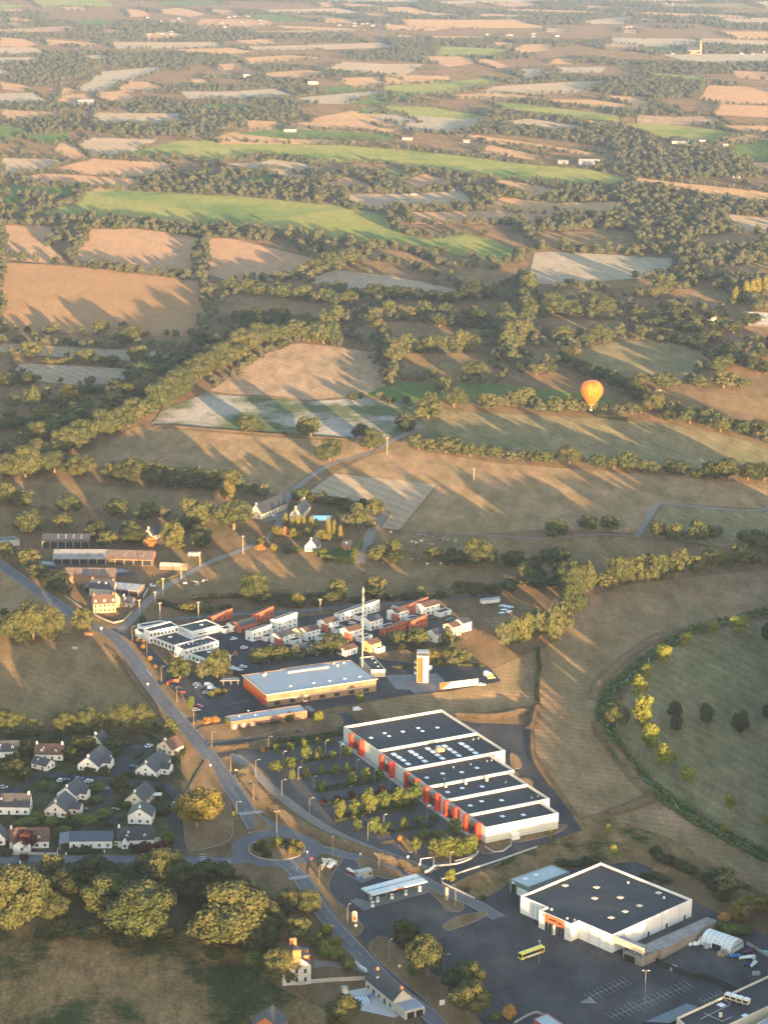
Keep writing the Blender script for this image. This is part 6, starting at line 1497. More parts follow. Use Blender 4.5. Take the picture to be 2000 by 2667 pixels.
for p, h, lab in [((1063,425),42,'thin lattice pylon above the maize field'),((505,390),38,'faint lattice pylon left on the wooded ridge'),((530,330),38,'faint lattice pylon beside the dark plantation'),((1720,440),36,'lattice pylon beside the lane farm')]:
    o = thing('lattice_pylon', lab, 'pylon', V(*p), .3, 'lattice pylons')
    mb = MB()
    for sx, sy in ((-1, -1), (1, -1), (1, 1), (-1, 1)): mb.tube((sx * 3.2, sy * 3.2, 0), (sx * .5, sy * .5, h), .09, k=4)
    for z_ in np.linspace(0, h * .9, 8):
        r_ = 3.2 - 2.7 * z_ / h; r2 = 3.2 - 2.7 * (z_ + h * .12) / h
        mb.tube((-r_, -r_, z_), (r2, -r2, z_ + h * .12), .09, k=3); mb.tube((r_, r_, z_), (-r2, r2, z_ + h * .12), .09, k=3)
    mb.build('lattice', M('dull_steel', (.14, .14, .14), .8), o)
    for z_ in (h * .7, h * .85): MB().box(-6, 6, -.08, .08, z_, z_ + .15).build('crossarm', M('dull_steel', (.14, .14, .14)), o)
# totem, signs, boxes
o = thing('fuel_totem', 'rounded white and orange fuel totem on the verge', 'totem', V(*K5((478,990))[0]), R(-30))
MB().box(-.15, .15, -.15, .15, 0, 2.6).build('post', steel, o)
mb = MB(); prf = [(-1.1, 2.2), (1.1, 2.2), (1.1, 6.2)] + [(1.1 * math.cos(a_), 6.2 + 1.1 * math.sin(a_)) for a_ in np.linspace(.3, math.pi - .3, 7)] + [(-1.1, 6.2)]
mb.n([(x, -.2, z) for x, z in prf]); mb.n([(x, .2, z) for x, z in prf], True)
for i in range(len(prf)):
    j = (i + 1) % len(prf); mb.n([(prf[i][0], -.2, prf[i][1]), (prf[j][0], -.2, prf[j][1]), (prf[j][0], .2, prf[j][1]), (prf[i][0], .2, prf[i][1])], True)
mb.build('panel', cream, o); MB().box(-.8, .8, -.24, -.2, 3.2, 5.0).build('orange_field', orangep, o)
for i in range(3): MB().box(-.6, .6, -.26, -.22, 5.3 + i * .4, 5.5 + i * .4).build('price_line', dark, o)
o = thing('entrance_totem', 'tall grey green totem post on the grass tip', 'totem', V(*K5((1583,675))[0]), R(-20)); MB().box(-.7, .7, -.2, .2, 0, 6.2).build('panel', M('totem_grey', (.28, .28, .20), .6), o); MB().box(-.55, .55, -.24, -.2, 3.5, 5.6).build('inset_panel', concrete, o)
def sign(p, h, s, mat, lab, shape='round', ang=-70, cat='road sign'):
    o = thing('road_sign', lab, cat, V(*p), R(ang + 90), 'road signs'); MB().tube((0, 0, 0), (0, 0, h), .06).build('post', steel, o)
    k_ = {'round': 12, 'tri': 3, 'box': 4}[shape]
    pl_ = MB().lathe([(.01, 0), (s, 0), (s, .06), (.01, .06)], k_, cap=False).build('plate', mat, o, loc=(0, -.08, h - s * .3)); pl_.rotation_euler = (R(90), R(90) if shape == 'tri' else (R(45) if shape == 'box' else 0), 0)
yel = M('sign_yellow', (.62, .50, .04), .5)
sign((385,1792), 2.6, .9, cream, 'yellowish warning triangle on the main road verge', 'tri'); sign((548,2007), 3.0, .6, white, 'small white sign on the verge above the golden tree', 'box')
sign((811,2250), 2.6, .6, redp, 'red and white round sign at the roundabout exit'); sign((938,2237), 2.4, .5, white, 'small round sign at the tip of the grass island'); sign((1062,2246), 2.8, .55, white, 'round white sign on the shrub bank'); sign((1093,2266), 2.8, .55, white, 'round white sign near the curling wall'); sign((927,2425), 2.6, .8, white, 'square white panel on the verge below the totem', 'box')
sign((1040,2530), 2.5, .7, cream, 'small cream sign on the brown verge', 'round'); sign((662,2205), 2.2, .5, white, 'white chevron sign on the roundabout planting', 'box'); sign((800,2230), 2.2, .5, white, 'white sign on the lower rim of the roundabout', 'box'); sign((264,1652), 4.0, .9, cream, 'pale direction sign at the office junction', 'box'); sign((1151,2630), 3.5, 1.6, white, 'white and red billboard between the verge trees', 'box')
for p, s, mat_, lab in (((608,2125),(1.0,.6,1.8),yel,'bright yellow green cabinet before the roundabout'),((192,2013),(.7,.5,1.2),yel,'yellow bin beside the middle street hedge'),((284,2016),(.7,.5,1.2),yel,'yellow bin at the far end of the middle street hedge'),((272,2222),(.5,.4,1.2),white,'small white meter box on the village road pavement'),((172,2228),(.5,.4,1.2),white,'small white post box by the garden wall'),((53,2252),(.6,.5,1.6),white,'white post in front of the hidden slate house'),((616,2010),(1.8,.8,1.0),ochre,'low ochre planter at the bank corner'),((230,1655),(4.5,2.0,1.6),M('orange_block', (.42, .20, .09)),'orange brick hut under the roadside oak'),((195,1690),(3.0,2.5,1.0),concrete,'round concrete water trough in the field corner')):
    o = thing('street_cabinet' if s[2] > 1.1 else 'trough', lab, 'cabinet' if s[2] > 1.1 else 'trough', V(*p), R(-20)); MB().box(-s[0] / 2, s[0] / 2, -s[1] / 2, s[1] / 2, 0, s[2]).build('body', mat_, o); MB().box(-s[0] / 2 - .05, s[0] / 2 + .05, -s[1] / 2 - .05, s[1] / 2 + .05, s[2], s[2] + .08).build('lid', mat_, o)
# bollards along the retail fronts
bol = MB().tube((0, 0, 0), (0, 0, .95), .14, .14, 6).mesh('bollard_post', white); bcap = MB().lathe([(.16, .95), (.16, 1.05), (.02, 1.12)], 6).mesh('bollard_cap', white)
for gi, (a, b, n_) in enumerate([(*K1((280,445),(425,530)), 14), (*K1((545,595),(605,635)), 6), (*K1((605,690),(755,772)), 13), (*K1((868,880),(925,915)), 6), (*K2((230,712),(375,802)), 13), (*K2((410,852),(500,912)), 9), (*K2((625,998),(680,1048)), 6)]):
    lab = ['white bollard in the row before the farthest retail entrance', 'white bollard in the short row between the first two retail entrances', 'white bollard in the row before the second retail entrance', 'white bollard in the short row before the third retail entrance', 'white bollard in the row before the fourth retail entrance', 'white bollard in the row before the fifth retail entrance', 'white bollard in the row before the nearest retail entrance'][gi]
    p0, p1 = np.array(V(*a)), np.array(V(*b))
    for i in range(n_):
        q_ = p0 + (p1 - p0) * i / (n_ - 1) + np.array([0, .25 * math.sin(i * 2.2)])
        o = thing('bollard', ordb(i) + ' ' + lab, 'bollard', q_, 0, 'white bollards along the retail fronts'); link('post', bol, o); link('cap', bcap, o)
# white edge stones along the bank and fuel island
# ================================================================ cows
sk = bpy.data.meshes.new('cow_skeleton')
cv = [(-.85, 0, 1.15), (-.3, 0, 1.12), (.35, 0, 1.12), (.8, 0, 1.2), (1.15, 0, 1.3), (1.55, 0, 1.1), (-1.0, 0, 1.05), (-1.08, 0, .55)]
ce = [(0, 1), (1, 2), (2, 3), (3, 4), (4, 5), (0, 6), (6, 7)]; cr = [.33, .40, .38, .33, .2, .12, .06, .04]
for x, n0 in ((-.75, 0), (.65, 3)):
    for s in (-1, 1):
        i = len(cv); cv += [(x, s * .24, .75), (x + (-.06 if x < 0 else .02), s * .25, .4), (x, s * .25, .05)]; ce += [(n0, i), (i, i + 1), (i + 1, i + 2)]; cr += [.14, .08, .07]
i = len(cv); cv += [(1.12, .2, 1.42), (1.12, -.2, 1.42)]; ce += [(4, i), (4, i + 1)]; cr += [.05, .05]
sk.from_pydata(cv, ce, []); so_ = bpy.data.objects.new('cow_skeleton', sk); C.objects.link(so_)
md = so_.modifiers.new('s', 'SKIN'); so_.modifiers.new('d', 'SUBSURF').levels = 1
for i, r_ in enumerate(cr): sk.skin_vertices[0].data[i].radius = (r_, r_)
sk.skin_vertices[0].data[1].use_root = True
dgr = bpy.context.evaluated_depsgraph_get()
cowme = bpy.data.meshes.new_from_object(so_.evaluated_get(dgr)); bpy.data.objects.remove(so_)
def cowmat(name, lo, hi, c1, c2):
    mt, N, L, b = base_mat(name); tc = N.new('ShaderNodeTexCoord'); oi = N.new('ShaderNodeObjectInfo'); ad = N.new('ShaderNodeVectorMath'); ad.operation = 'ADD'
    L.new(tc.outputs['Object'], ad.inputs[0]); L.new(oi.outputs['Location'], ad.inputs[1]); n = N.new('ShaderNodeTexNoise'); n.inputs['Scale'].default_value = 1.1; L.new(ad.outputs[0], n.inputs['Vector'])
    L.new(mixc(N, L, ramp(N, L, n.outputs[0], lo, hi), c1, c2), b.inputs['Base Color']); b.inputs['Roughness'].default_value = .9; return mt
cmesh = []
for nm_, lo_, hi_ in (('cow_hide_dark', .56, .6), ('cow_hide_white', .38, .42)):
    q_ = cowme.copy(); q_.materials.clear(); q_.materials.append(cowmat(nm_, lo_, hi_, (.02, .018, .017), (.6, .58, .53))); cmesh.append(q_)
cows = [(p, 'pasture below the ploughed plot') for p in KC((1160,700),(1195,708),(1265,718),(1180,740),(1120,745),(1145,752),(1310,733),(1340,737),(1055,688),(990,685),(1075,792),(1190,800),(1130,772),(1130,855),(1155,852),(1215,883),(1300,880),(945,875),(1240,760),(1390,740))] + [(p, 'field beside the farm lane') for p in KF((1145,530),(1195,520),(1215,524),(1235,518),(1255,515),(1275,512),(1205,543),(1225,532))]
cn = {}
for i, (p, wh) in enumerate(sorted(cows)):
    wht = i % 3 == 0
    lab = ('mostly white cow' if wht else 'mostly black cow') + ' grazing in the ' + wh
    o = link('cow', cmesh[0 if not wht else 1], None, (*V(*p), 0.08), random.uniform(0, 6.28), (1.1,) * 3); cn[lab] = cn.get(lab, -1) + 1; tag(o, ordb(cn[lab]) + ' ' + lab + ', from the left', 'cow', lab + 's')
# vegetable plots and gravestones by the estate
KG = Z(2.37, 1300, 1200)
for i, p in enumerate(KG((20,900),(45,905),(70,910),(30,925),(60,935),(15,945))):
    o = thing('allotment_frame', ordb(i) + ' grey garden frame in the allotment plot beside the estate hedge', 'garden frame', V(*p), .4, 'garden frames in the allotment'); MB().box(-2, 2, -1.2, 1.2, 0, .7).build('frame', corr, o); MB().box(-1.8, 1.8, -1, 1, .7, .78).build('cover', skyl, o)
for i, p in enumerate(KE((1580,245),(1635,240))):
    o = thing('garden_shed', ['white shed left of the pair behind the allotment', 'long white shed right of the pair behind the allotment'][i], 'shed', V(*p), .5); gable(o, 5 + 3 * i, 3, 2.2, 3.0, white, metal_roof, 'x', .2)
# ================================================================ trees
def ico(sub=1):
    t_ = (1 + 5 ** .5) / 2
    v = np.array([(-1, t_, 0), (1, t_, 0), (-1, -t_, 0), (1, -t_, 0), (0, -1, t_), (0, 1, t_), (0, -1, -t_), (0, 1, -t_), (t_, 0, -1), (t_, 0, 1), (-t_, 0, -1), (-t_, 0, 1)], float)
    v /= np.linalg.norm(v[0])
    f = [(0, 11, 5), (0, 5, 1), (0, 1, 7), (0, 7, 10), (0, 10, 11), (1, 5, 9), (5, 11, 4), (11, 10, 2), (10, 7, 6), (7, 1, 8), (3, 9, 4), (3, 4, 2), (3, 2, 6), (3, 6, 8), (3, 8, 9), (4, 9, 5), (2, 4, 11), (6, 2, 10), (8, 6, 7), (9, 8, 1)]
    return v, f
IV, IF = ico()
def unitv(rg, n):
    a = rg.normal(size=(n, 3)); return a / np.linalg.norm(a, axis=1, keepdims=True)
def crown(seed, lobes, nleaf, leaf, mat, name='crown', core=.8, droop=.25):
    """lobes: (N,4) centres and radii; leaf clumps cover their outer surface, small cores fill them"""
    rg = np.random.default_rng(seed); lobes = np.asarray(lobes, float)
    vs, fs = [], []; base = 0
    for c in lobes:
        j = IV * (c[3] * core * (1 + .12 * rg.normal(size=(12, 1)))) + c[:3]
        vs.append(j); fs += [tuple(base + k_ for k_ in f) for f in IF]; base += 12
    wgt = lobes[:, 3] ** 2; wgt /= wgt.sum()
    li = rg.choice(len(lobes), nleaf * 2, p=wgt)
    d = unitv(rg, nleaf * 2); p = lobes[li, :3] + d * (lobes[li, 3] * rg.uniform(.82, 1.12, nleaf * 2))[:, None]
    dist = np.linalg.norm(p[:, None, :] - lobes[None, :, :3], axis=2) / lobes[None, :, 3]
    dist[np.arange(len(p)), li] = 9
    keep = (dist.min(axis=1) > .85) & (p[:, 2] > .02)
    p, d = p[keep][:nleaf], d[keep][:nleaf]; n = len(p)
    nn = d + .55 * rg.normal(size=(n, 3)); nn /= np.linalg.norm(nn, axis=1, keepdims=True)
    a = np.cross(nn, unitv(rg, n)); a /= np.linalg.norm(a, axis=1, keepdims=True) + 1e-9; b = np.cross(nn, a)
    s = leaf * rg.uniform(.55, 1.3, n)[:, None]
    a, b = a * s, b * s * .75
    bend = nn * s * .25
    q = np.stack([p - a - b * .5, p - b * .9 + bend, p + a - b * .3, p + a * .6 + b + bend * .4, p - a * .5 + b * .8], axis=1).reshape(-1, 3)
    vs.append(q)
    fs += [tuple(range(base + 5 * i, base + 5 * i + 5)) for i in range(n)]
    me = bpy.data.meshes.new(name); me.from_pydata(np.concatenate(vs).tolist(), [], fs); me.materials.append(mat); me.update()
    return me
def lobes_oak(seed, n=30, flat=.50, zc=.54, spread=.36, r=(.11, .19)):
    rg = np.random.default_rng(seed); d = unitv(rg, n * 3); d = d[d[:, 2] > -.8][:n]
    rad = rg.uniform(*r, len(d)); c = d * np.array([spread, spread, flat * .72]) * rg.uniform(.75, 1.12, (len(d), 1))
    c[:, :2] += rg.normal(size=2) * .04
    c[:, 2] += zc
    c = np.vstack([np.column_stack([c, rad]), [[0, 0, zc, spread * .8], [.05, .02, zc - .1, spread * .62]]])
    return c
def lobes_column(seed, w_=.2):
    rg = np.random.default_rng(seed); out = []
    for z_ in np.linspace(.12, .93, 15):
        k_ = w_ * (1.15 - abs(z_ - .42) * 1.15)
        for _ in range(2): out.append((*(rg.normal(size=2) * .09), z_, k_ * rg.uniform(.9, 1.3) + .1))
    return out
def lobes_cone(seed):
    rg = np.random.default_rng(seed); out = []
    for z_ in np.linspace(.12, .95, 14):
        k_ = .36 * (1 - z_) + .05
        for a_ in np.linspace(0, 6.28, 5, endpoint=False): out.append((k_ * .65 * math.cos(a_ + z_ * 9), k_ * .65 * math.sin(a_ + z_ * 9), z_ - .03, k_ * .6 + .02))
    return out
def lobes_egg(seed):
    rg = np.random.default_rng(seed); out = []
    for _ in range(18):
        z_ = rg.uniform(.28, .9); k_ = .34 * math.sin(math.pi * (z_ - .12) / .95); a_ = rg.uniform(0, 6.28)
        out.append((k_ * .75 * math.cos(a_), k_ * .75 * math.sin(a_), z_, rg.uniform(.11, .19)))
    return out + [(0, 0, .55, .26), (0, 0, .75, .16)]
def lobes_bush(seed):
    rg = np.random.default_rng(seed); d = unitv(rg, 40); d = d[d[:, 2] > -.1][:16]
    c = d * np.array([.34, .34, .42]); c[:, 2] += .32
    return np.vstack([np.column_stack([c, rg.uniform(.13, .22, len(d))]), [[0, 0, .35, .36]]])
def trunk_mesh(seed, low=.34, r=.035, limbs=5):
    rg = np.random.default_rng(seed); mb = MB()
    mb.tube((0, 0, -.02), (.01, .01, low), r * 1.25, r * .85, 7, caps=False); mb.tube((.01, .01, low), (.0, .02, .62), r * .85, r * .35, 6, caps=False)
    for i in range(limbs):
        a_ = i * 6.28 / limbs + rg.uniform(-.4, .4); z_ = low * rg.uniform(.75, 1.15)
        mb.tube((0, 0, z_), (.26 * math.cos(a_), .26 * math.sin(a_), z_ + rg.uniform(.14, .3)), r * .5, r * .15, 5, caps=False)
    return mb.mesh('trunk', bark)
OAKT = [trunk_mesh(i) for i in range(3)]; THIN = [trunk_mesh(9, .3, .018, 3)]; STUB = [trunk_mesh(5, .2, .04, 3)]
def variants(fn, seeds, nleaf, leaf, mat): return [crown(s, fn(s), nleaf, leaf, mat) for s in seeds]
MESH = {
    'oak': variants(lobes_oak, range(1, 7), 4200, .026, oakleaf), 'oakm': variants(lobes_oak, range(11, 17), 800, .058, oakleaf),
    'dark': variants(lobes_oak, range(21, 24), 3400, .028, darkleaf), 'darkm': variants(lobes_oak, range(31, 35), 700, .06, darkleaf),
    'gold': variants(lobes_oak, range(41, 43), 3000, .028, goldleaf), 'lime': variants(lobes_egg, range(51, 54), 700, .05, lime),
    'young': variants(lobes_egg, range(61, 65), 600, .05, youngleaf), 'purple': variants(lobes_egg, range(71, 73), 500, .055, redleaf),
    'rust': variants(lobes_bush, range(81, 83), 500, .055, autumn), 'bush': variants(lobes_bush, range(91, 94), 700, .05, youngleaf), 'dbush': variants(lobes_bush, range(101, 104), 700, .05, darkleaf),
    'gbush': variants(lobes_bush, range(106, 108), 600, .055, goldleaf),
    'poplar': variants(lobes_column, range(111, 113), 1100, .04, goldleaf), 'cone': variants(lobes_bush, range(121, 124), 1100, .042, conif),
}
NAME = {'oak': ('oak_tree', 'oak'), 'dark': ('broadleaf_tree', 'dark tree'), 'gold': ('golden_tree', 'golden tree'), 'lime': ('sapling', 'yellow sapling'), 'young': ('young_tree', 'young tree'), 'purple': ('plum_tree', 'purple-leaved tree'), 'rust': ('rust_shrub', 'rust-coloured shrub'), 'bush': ('shrub', 'green shrub'), 'dbush': ('dark_shrub', 'dark shrub'), 'gbush': ('golden_shrub', 'golden shrub'), 'poplar': ('poplar_tree', 'golden poplar'), 'cone': ('conifer', 'dark conifer')}
ORDS = 'first second third fourth fifth sixth seventh eighth ninth tenth eleventh twelfth thirteenth fourteenth fifteenth sixteenth seventeenth eighteenth nineteenth twentieth'.split()
def ordn(i):
    if i < 20: return ORDS[i]
    t_, u_ = divmod(i + 1, 10)
    return ('twentieth thirtieth fortieth fiftieth'.split()[t_ - 2]) if u_ == 0 else 'twenty thirty forty fifty'.split()[t_ - 2] + '-' + ORDS[u_ - 1]
CAND = []                                      # (px width, kind, x, y, w, h, row, ordinal)
ROWN = {}
def T(kind, row, items, conv=None, scale=1.0, dk=None):
    """items: base x, base y, crown width, [height] in the units of conv"""
    for it in items:
        kd = kind
        if isinstance(it[-1], str): kd = it[-1]; it = it[:-1]
        x, y, w_ = it[:3]; h_ = it[3] if len(it) > 3 else w_ * .9
        if conv: (x, y), w_, h_ = conv((x, y))[0], w_ / conv.k, h_ / conv.k
        key = (row, kd); i = ROWN.get(key, 0); ROWN[key] = i + 1
        CAND.append([w_, kd, x, y, w_, h_, row, i])
def zc(k_, ox, oy):
    f_ = Z(k_, ox, oy); g_ = lambda *p: f_(*p); g_.k = k_; return g_
z1_, z2_, z3_, z4_, z5_, z6_ = zc(2.37, 0, 2100), zc(2.37, 600, 2100), zc(2.37, 1300, 2100), zc(2.37, 0, 1700), zc(2.37, 600, 1700), zc(2.37, 1300, 1700)
zf, zcn, zg, zo, ze, za, zb, zr = zc(2.37, 0, 1300), zc(2.37, 600, 1100), zc(2.37, 1300, 1200), zc(3.318, 300, 1500), zc(3.318, 780, 1500), zc(2.37, 0, 800), zc(2.37, 600, 650), zc(2.37, 1300, 700)
T('oak', 'the scrub field below the village road', [(35,2436,135,150),(141,2408,78,62),(262,2408,120,105),(352,2452,152,125),(590,2478,182,150)])
T('dark', 'the dark belt below the village road', [(235,2322,115,85),(180,2338,95,70),(340,2335,90,72),(295,2332,82,66),(485,2358,105,82),(555,2366,112,95),(620,2372,86,66),(625,2405,92,82),(682,2480,82,76),(395,2350,80,60),(130,2345,80,60),(440,2345,70,60),(270,2350,80,50)])
T('oak', 'the belt below the village road', [(139,2300,56,66),(420,2318,106,92),(690,2425,80,70),(750,2375,66,52),(800,2386,66,58),(775,2455,62,62),(640,2440,60,44),(578,2350,60,50)])
T('bush', 'the roadside thicket by the manor', [(852,2440,42,34),(850,2500,60,42),(880,2505,56,36),(660,2520,60,36),(905,2530,46,30),(720,2420,50,36),(820,2470,44,36),(870,2470,44,30)])
T('dbush', 'the scrub under the field oaks', [(180,2440,90,34),(240,2450,80,30),(420,2450,80,36),(330,2470,70,26),(120,2450,70,30),(560,2500,60,26),(660,2490,60,50),(640,2460,56,44)])
T('oak', 'the manor and pool house gardens', [(732,2572,86,84),(890,2692,92,88)])
T('dark', 'the car park verge', [(1058,2486,72,74),(1180,2590,62,60)]); T('oak', 'the car park verge', [(1114,2552,90,92),(1210,2588,84,78),(1216,2652,90,74)])
T('bush', 'the car park verge', [(1076,2545,32,30),(1290,2660,30,20)]); T('rust', 'the lower car park edge', [(1326,2660,38,42)])
T('gold', 'the yard behind the tunnel tent', [(1930,2402,60,50),(1980,2377,62,46)]); T('rust', 'the yard behind the tunnel tent', [(1887,2408,38,36)]); T('oak', 'the ditch beside the supermarket plot', [(1893,2338,52,64)])
T('bush', 'the yard behind the tunnel tent', [(1905,2440,50,30),(1940,2440,46,30),(1870,2428,40,28),(1900,2470,40,24)])
T('dbush', 'the ditch beside the supermarket plot', [(1708,2232,36,28),(1740,2252,40,22),(1772,2264,44,24),(1804,2280,44,24),(1838,2302,44,26),(1862,2322,44,28),(1720,2245,36,20),(1880,2350,44,26),(1790,2275,40,20),(1690,2290,44,14),(1730,2300,44,14)])
T('dbush', 'the hedge behind the workshop shed', [(1466,2258,44,18),(1505,2262,38,20),(1522,2256,24,24),(1547,2258,30,24),(1490,2258,34,16)])
T('lime', 'the stream meadow', [(1584,2177,16,24),(1597,2238,18,34),(1789,2044,36,38),(1900,2110,28,30),(1732,1998,50,50),(1692,1958,46,54),(1677,1900,48,76),(1665,1818,40,48),(1686,1772,32,34),(1726,1734,38,46),(1787,1687,34,36),(1855,1654,32,30),(1924,1654,52,48),(1885,2172,22,22),(2000,2155,20,24),(1432,2190,10,22)])
T('oak', 'the stream bank', [(1610,1902,70,62)]); T('cone', 'the green meadow past the stream', [(1757,1868,40,52),(1762,1902,36,40),(1838,1882,38,54),(1928,1905,46,62),(2000,1668,46,52),(2000,1870,30,36)])
T('oak', 'the stream meadow tree line', [(60,1150,95,165),(150,1140,115,180),(240,1122,125,190),(340,1135,135,225),(400,1055,135,190),(450,965,155,195),(460,855,180,215),(545,815,115,165),(640,802,115,112),(730,782,155,170),(840,772,115,170),(920,762,135,195),(1000,748,105,155),(1095,732,145,180),(1220,702,115,115),(1330,672,135,125),(1400,662,105,90),(1500,652,135,120),(1590,647,95,65),(1560,545,155,80),(1640,562,115,130),(20,1165,90,170)], zg)
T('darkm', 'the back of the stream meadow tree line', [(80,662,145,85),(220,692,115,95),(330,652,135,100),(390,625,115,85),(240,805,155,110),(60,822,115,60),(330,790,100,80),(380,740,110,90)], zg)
T('oak', 'the thicket behind the estate', [(160,782,105,130),(265,720,60,50)], zg)
T('oak', 'the meadow path', [(355,492,130,130),(545,432,115,80),(690,442,125,95),(970,482,115,105),(1080,502,105,105),(1212,517,135,135),(1330,482,110,65)], zg)
T('oak', 'the cow pasture', [(905,862,125,105),(1005,805,100,40),(1255,862,115,88),(1360,832,72,64),(1535,902,175,160),(1600,882,95,90)], zcn); T('dark', 'the cow pasture', [(1010,882,105,60),(1400,892,135,80),(1340,880,80,50)], zcn)
T('oak', 'the hedge above the estate', [(130,1112,180,160),(655,1100,105,110),(895,1062,130,112),(1150,1080,90,60),(1350,1090,60,60)], zcn)
T('dark', 'the hedge above the estate', [(655,1132,125,90),(1420,1085,85,95),(1475,1078,70,100),(1530,1085,70,95),(1620,1085,85,80),(900,1110,110,60),(200,1130,110,70)], zcn)
T('gbush', 'the hedge above the estate', [(415,1130,95,70),(530,1120,70,40)], zcn)
T('dbush', 'the hedge above the estate', [(330,1140,100,45),(415,1145,100,40),(540,1140,90,50),(780,1120,90,45),(990,1105,90,50),(1080,1100,90,45),(1220,1100,90,50),(1290,1095,80,50),(1180,1105,80,50)], zcn)
T('oak', 'the trees between office and fire station', [(555,905,165,195),(740,900,115,155),(875,895,205,225),(1230,775,150,140),(1330,760,170,150),(1440,745,150,140),(1550,725,120,110)], zo)
T('oak', 'the gardens behind the fire station', [(140,702,120,120),(270,690,190,165),(370,668,130,130),(850,605,165,125),(1015,630,170,170),(1290,592,115,155),(30,722,110,90)], ze)
T('gold', 'the gardens behind the fire station', [(1135,738,140,105),(1060,725,100,70)], ze); T('oak', 'the shrubbery behind the drill yard', [(1300,762,160,100),(1400,772,165,130),(1340,775,120,90)], ze)
T('dbush', 'the shrubbery behind the drill yard', [(1200,770,120,60),(1120,760,100,50),(1330,700,100,60),(880,640,80,60),(960,650,80,50)], ze)
T('gbush', 'the fire station car park', [(830,1060,64,66),(885,1032,62,66),(945,1025,58,54)], zo); T('rust', 'the verge of the low pavilion', [(790,1285,90,60),(860,1275,90,60),(1035,690,60,40)], zo); T('young', 'the verge of the low pavilion', [(655,1172,60,110),(985,1310,60,70),(1490,1250,90,60),(170,1270,80,70,'lime')], zo)
T('rust', 'the office verge', [(200,580,60,50),(240,640,70,50),(300,740,60,50),(345,800,50,30),(250,600,50,50)], zo); T('dark', 'the office verge', [(240,410,60,60)], zo); T('gbush', 'the back road behind the office', [(640,318,150,90)], zo); T('bush', 'the back road behind the office', [(800,240,60,40),(430,270,90,50,'dbush'),(800,310,100,60,'dbush'),(950,300,120,50,'dbush'),(720,320,80,50,'dbush')], zo)
T('young', 'the lane verge above the retail building', [(545,440,52,55,'lime'),(800,320,50,55),(360,430,60,50,'dbush')], z5_)
T('oak', 'the field edge above the village', [(45,505,155,140),(200,522,115,105),(385,512,155,130),(540,502,155,140),(620,492,115,115),(755,502,155,200),(860,502,165,155),(915,492,95,100),(1045,522,95,105)], z4_)
T('dark', 'the village gardens', [(510,632,135,105),(430,662,95,70),(150,642,115,75),(60,782,125,95),(165,797,95,85),(745,872,115,95),(90,702,90,70),(700,600,100,60),(960,500,60,50),(20,720,80,60)], z4_)
T('bush', 'the village gardens', [(590,862,105,65),(640,1032,115,85),(540,1062,125,60),(150,1092,155,65),(320,1072,105,60),(230,1042,85,60),(1035,1182,95,75),(270,842,65,60),(480,1050,90,60),(400,1120,90,40),(440,1195,70,40),(980,880,90,60,'dbush'),(1000,1000,100,50,'dbush'),(780,960,60,40),(720,640,120,40,'dbush'),(620,690,90,35,'dbush'),(550,850,70,40),(600,930,80,40),(830,1200,120,25,'dbush'),(890,1195,90,20,'dbush'),(520,1240,90,40,'dbush'),(460,1245,80,40,'dbush'),(30,1260,90,40,'dbush'),(800,780,70,40,'dbush'),(640,745,80,35,'dbush'),(550,745,80,35,'dbush'),(410,1020,60,40,'gbush')], z4_)
T('purple', 'the village road gardens', [(165,1217,105,85),(900,1250,82,72),(1015,1250,82,76),(150,1300,60,50)], z4_)
T('gold', 'the verge beside the roundabout', [(510,2166,108,98)])
T('oak', 'the copse by the road junction', [(90,892,205,195),(200,882,185,225),(300,862,175,170),(40,872,155,150),(510,822,125,130),(10,830,130,130),(330,800,110,100)], zf); T('dark', 'the copse by the road junction', [(330,875,90,70),(120,905,120,60)], zf)
T('oak', 'the farm road', [(40,372,105,115),(160,442,125,120),(240,492,115,75),(415,595,60,90)], zf); T('dark', 'the farm road', [(320,562,155,85),(390,592,115,70)], zf)
T('oak', 'the trees round the farm', [(175,217,205,115),(380,192,125,80),(655,302,115,85),(805,262,125,105),(1065,312,135,170),(1230,262,115,105),(690,407,52,50)], zf); T('dark', 'the trees round the farm', [(600,262,135,125),(810,290,150,60),(1110,192,95,90),(1130,210,90,60),(1240,310,120,60)], zf); T('rust', 'the trees round the farm', [(920,302,95,65),(1100,310,80,50,'gbush'),(1610,290,60,50,'gbush'),(1600,320,70,40),(180,795,70,40)], zf)
T('oak', 'the paddock above the farm', [(130,60,115,90),(430,97,155,97),(720,112,145,112),(905,142,135,110),(1000,132,85,85),(1180,172,135,160),(1250,182,145,165),(1440,202,210,178),(30,30,90,80)], zf)
T('poplar', 'the hamlet garden', [(340,640,42,88),(380,655,38,70),(415,655,38,78),(452,655,40,78),(497,655,42,70),(530,655,40,60),(605,722,44,125),(640,718,40,115),(678,738,36,108)], zcn)
T('gbush', 'the hamlet garden', [(280,715,75,80),(400,722,95,70),(560,735,95,70),(195,752,50,60),(265,800,50,60),(480,700,80,50,'bush')], zcn); T('rust', 'the hamlet garden', [(330,702,85,60),(180,792,75,45)], zcn)
T('oak', 'the hamlet orchard', [(705,655,85,95),(790,655,115,155),(855,655,85,90),(885,580,105,95),(440,495,115,55),(560,500,90,60)], zcn); T('dark', 'the hamlet orchard', [(690,535,95,70),(620,525,90,60),(750,560,90,50),(830,530,80,60),(500,500,80,50),(640,690,70,30)], zcn)
T('bush', 'the white cottage garden', [(415,805,70,45),(560,825,90,50),(620,850,120,30,'dbush'),(345,810,70,40,'dbush')], zcn)
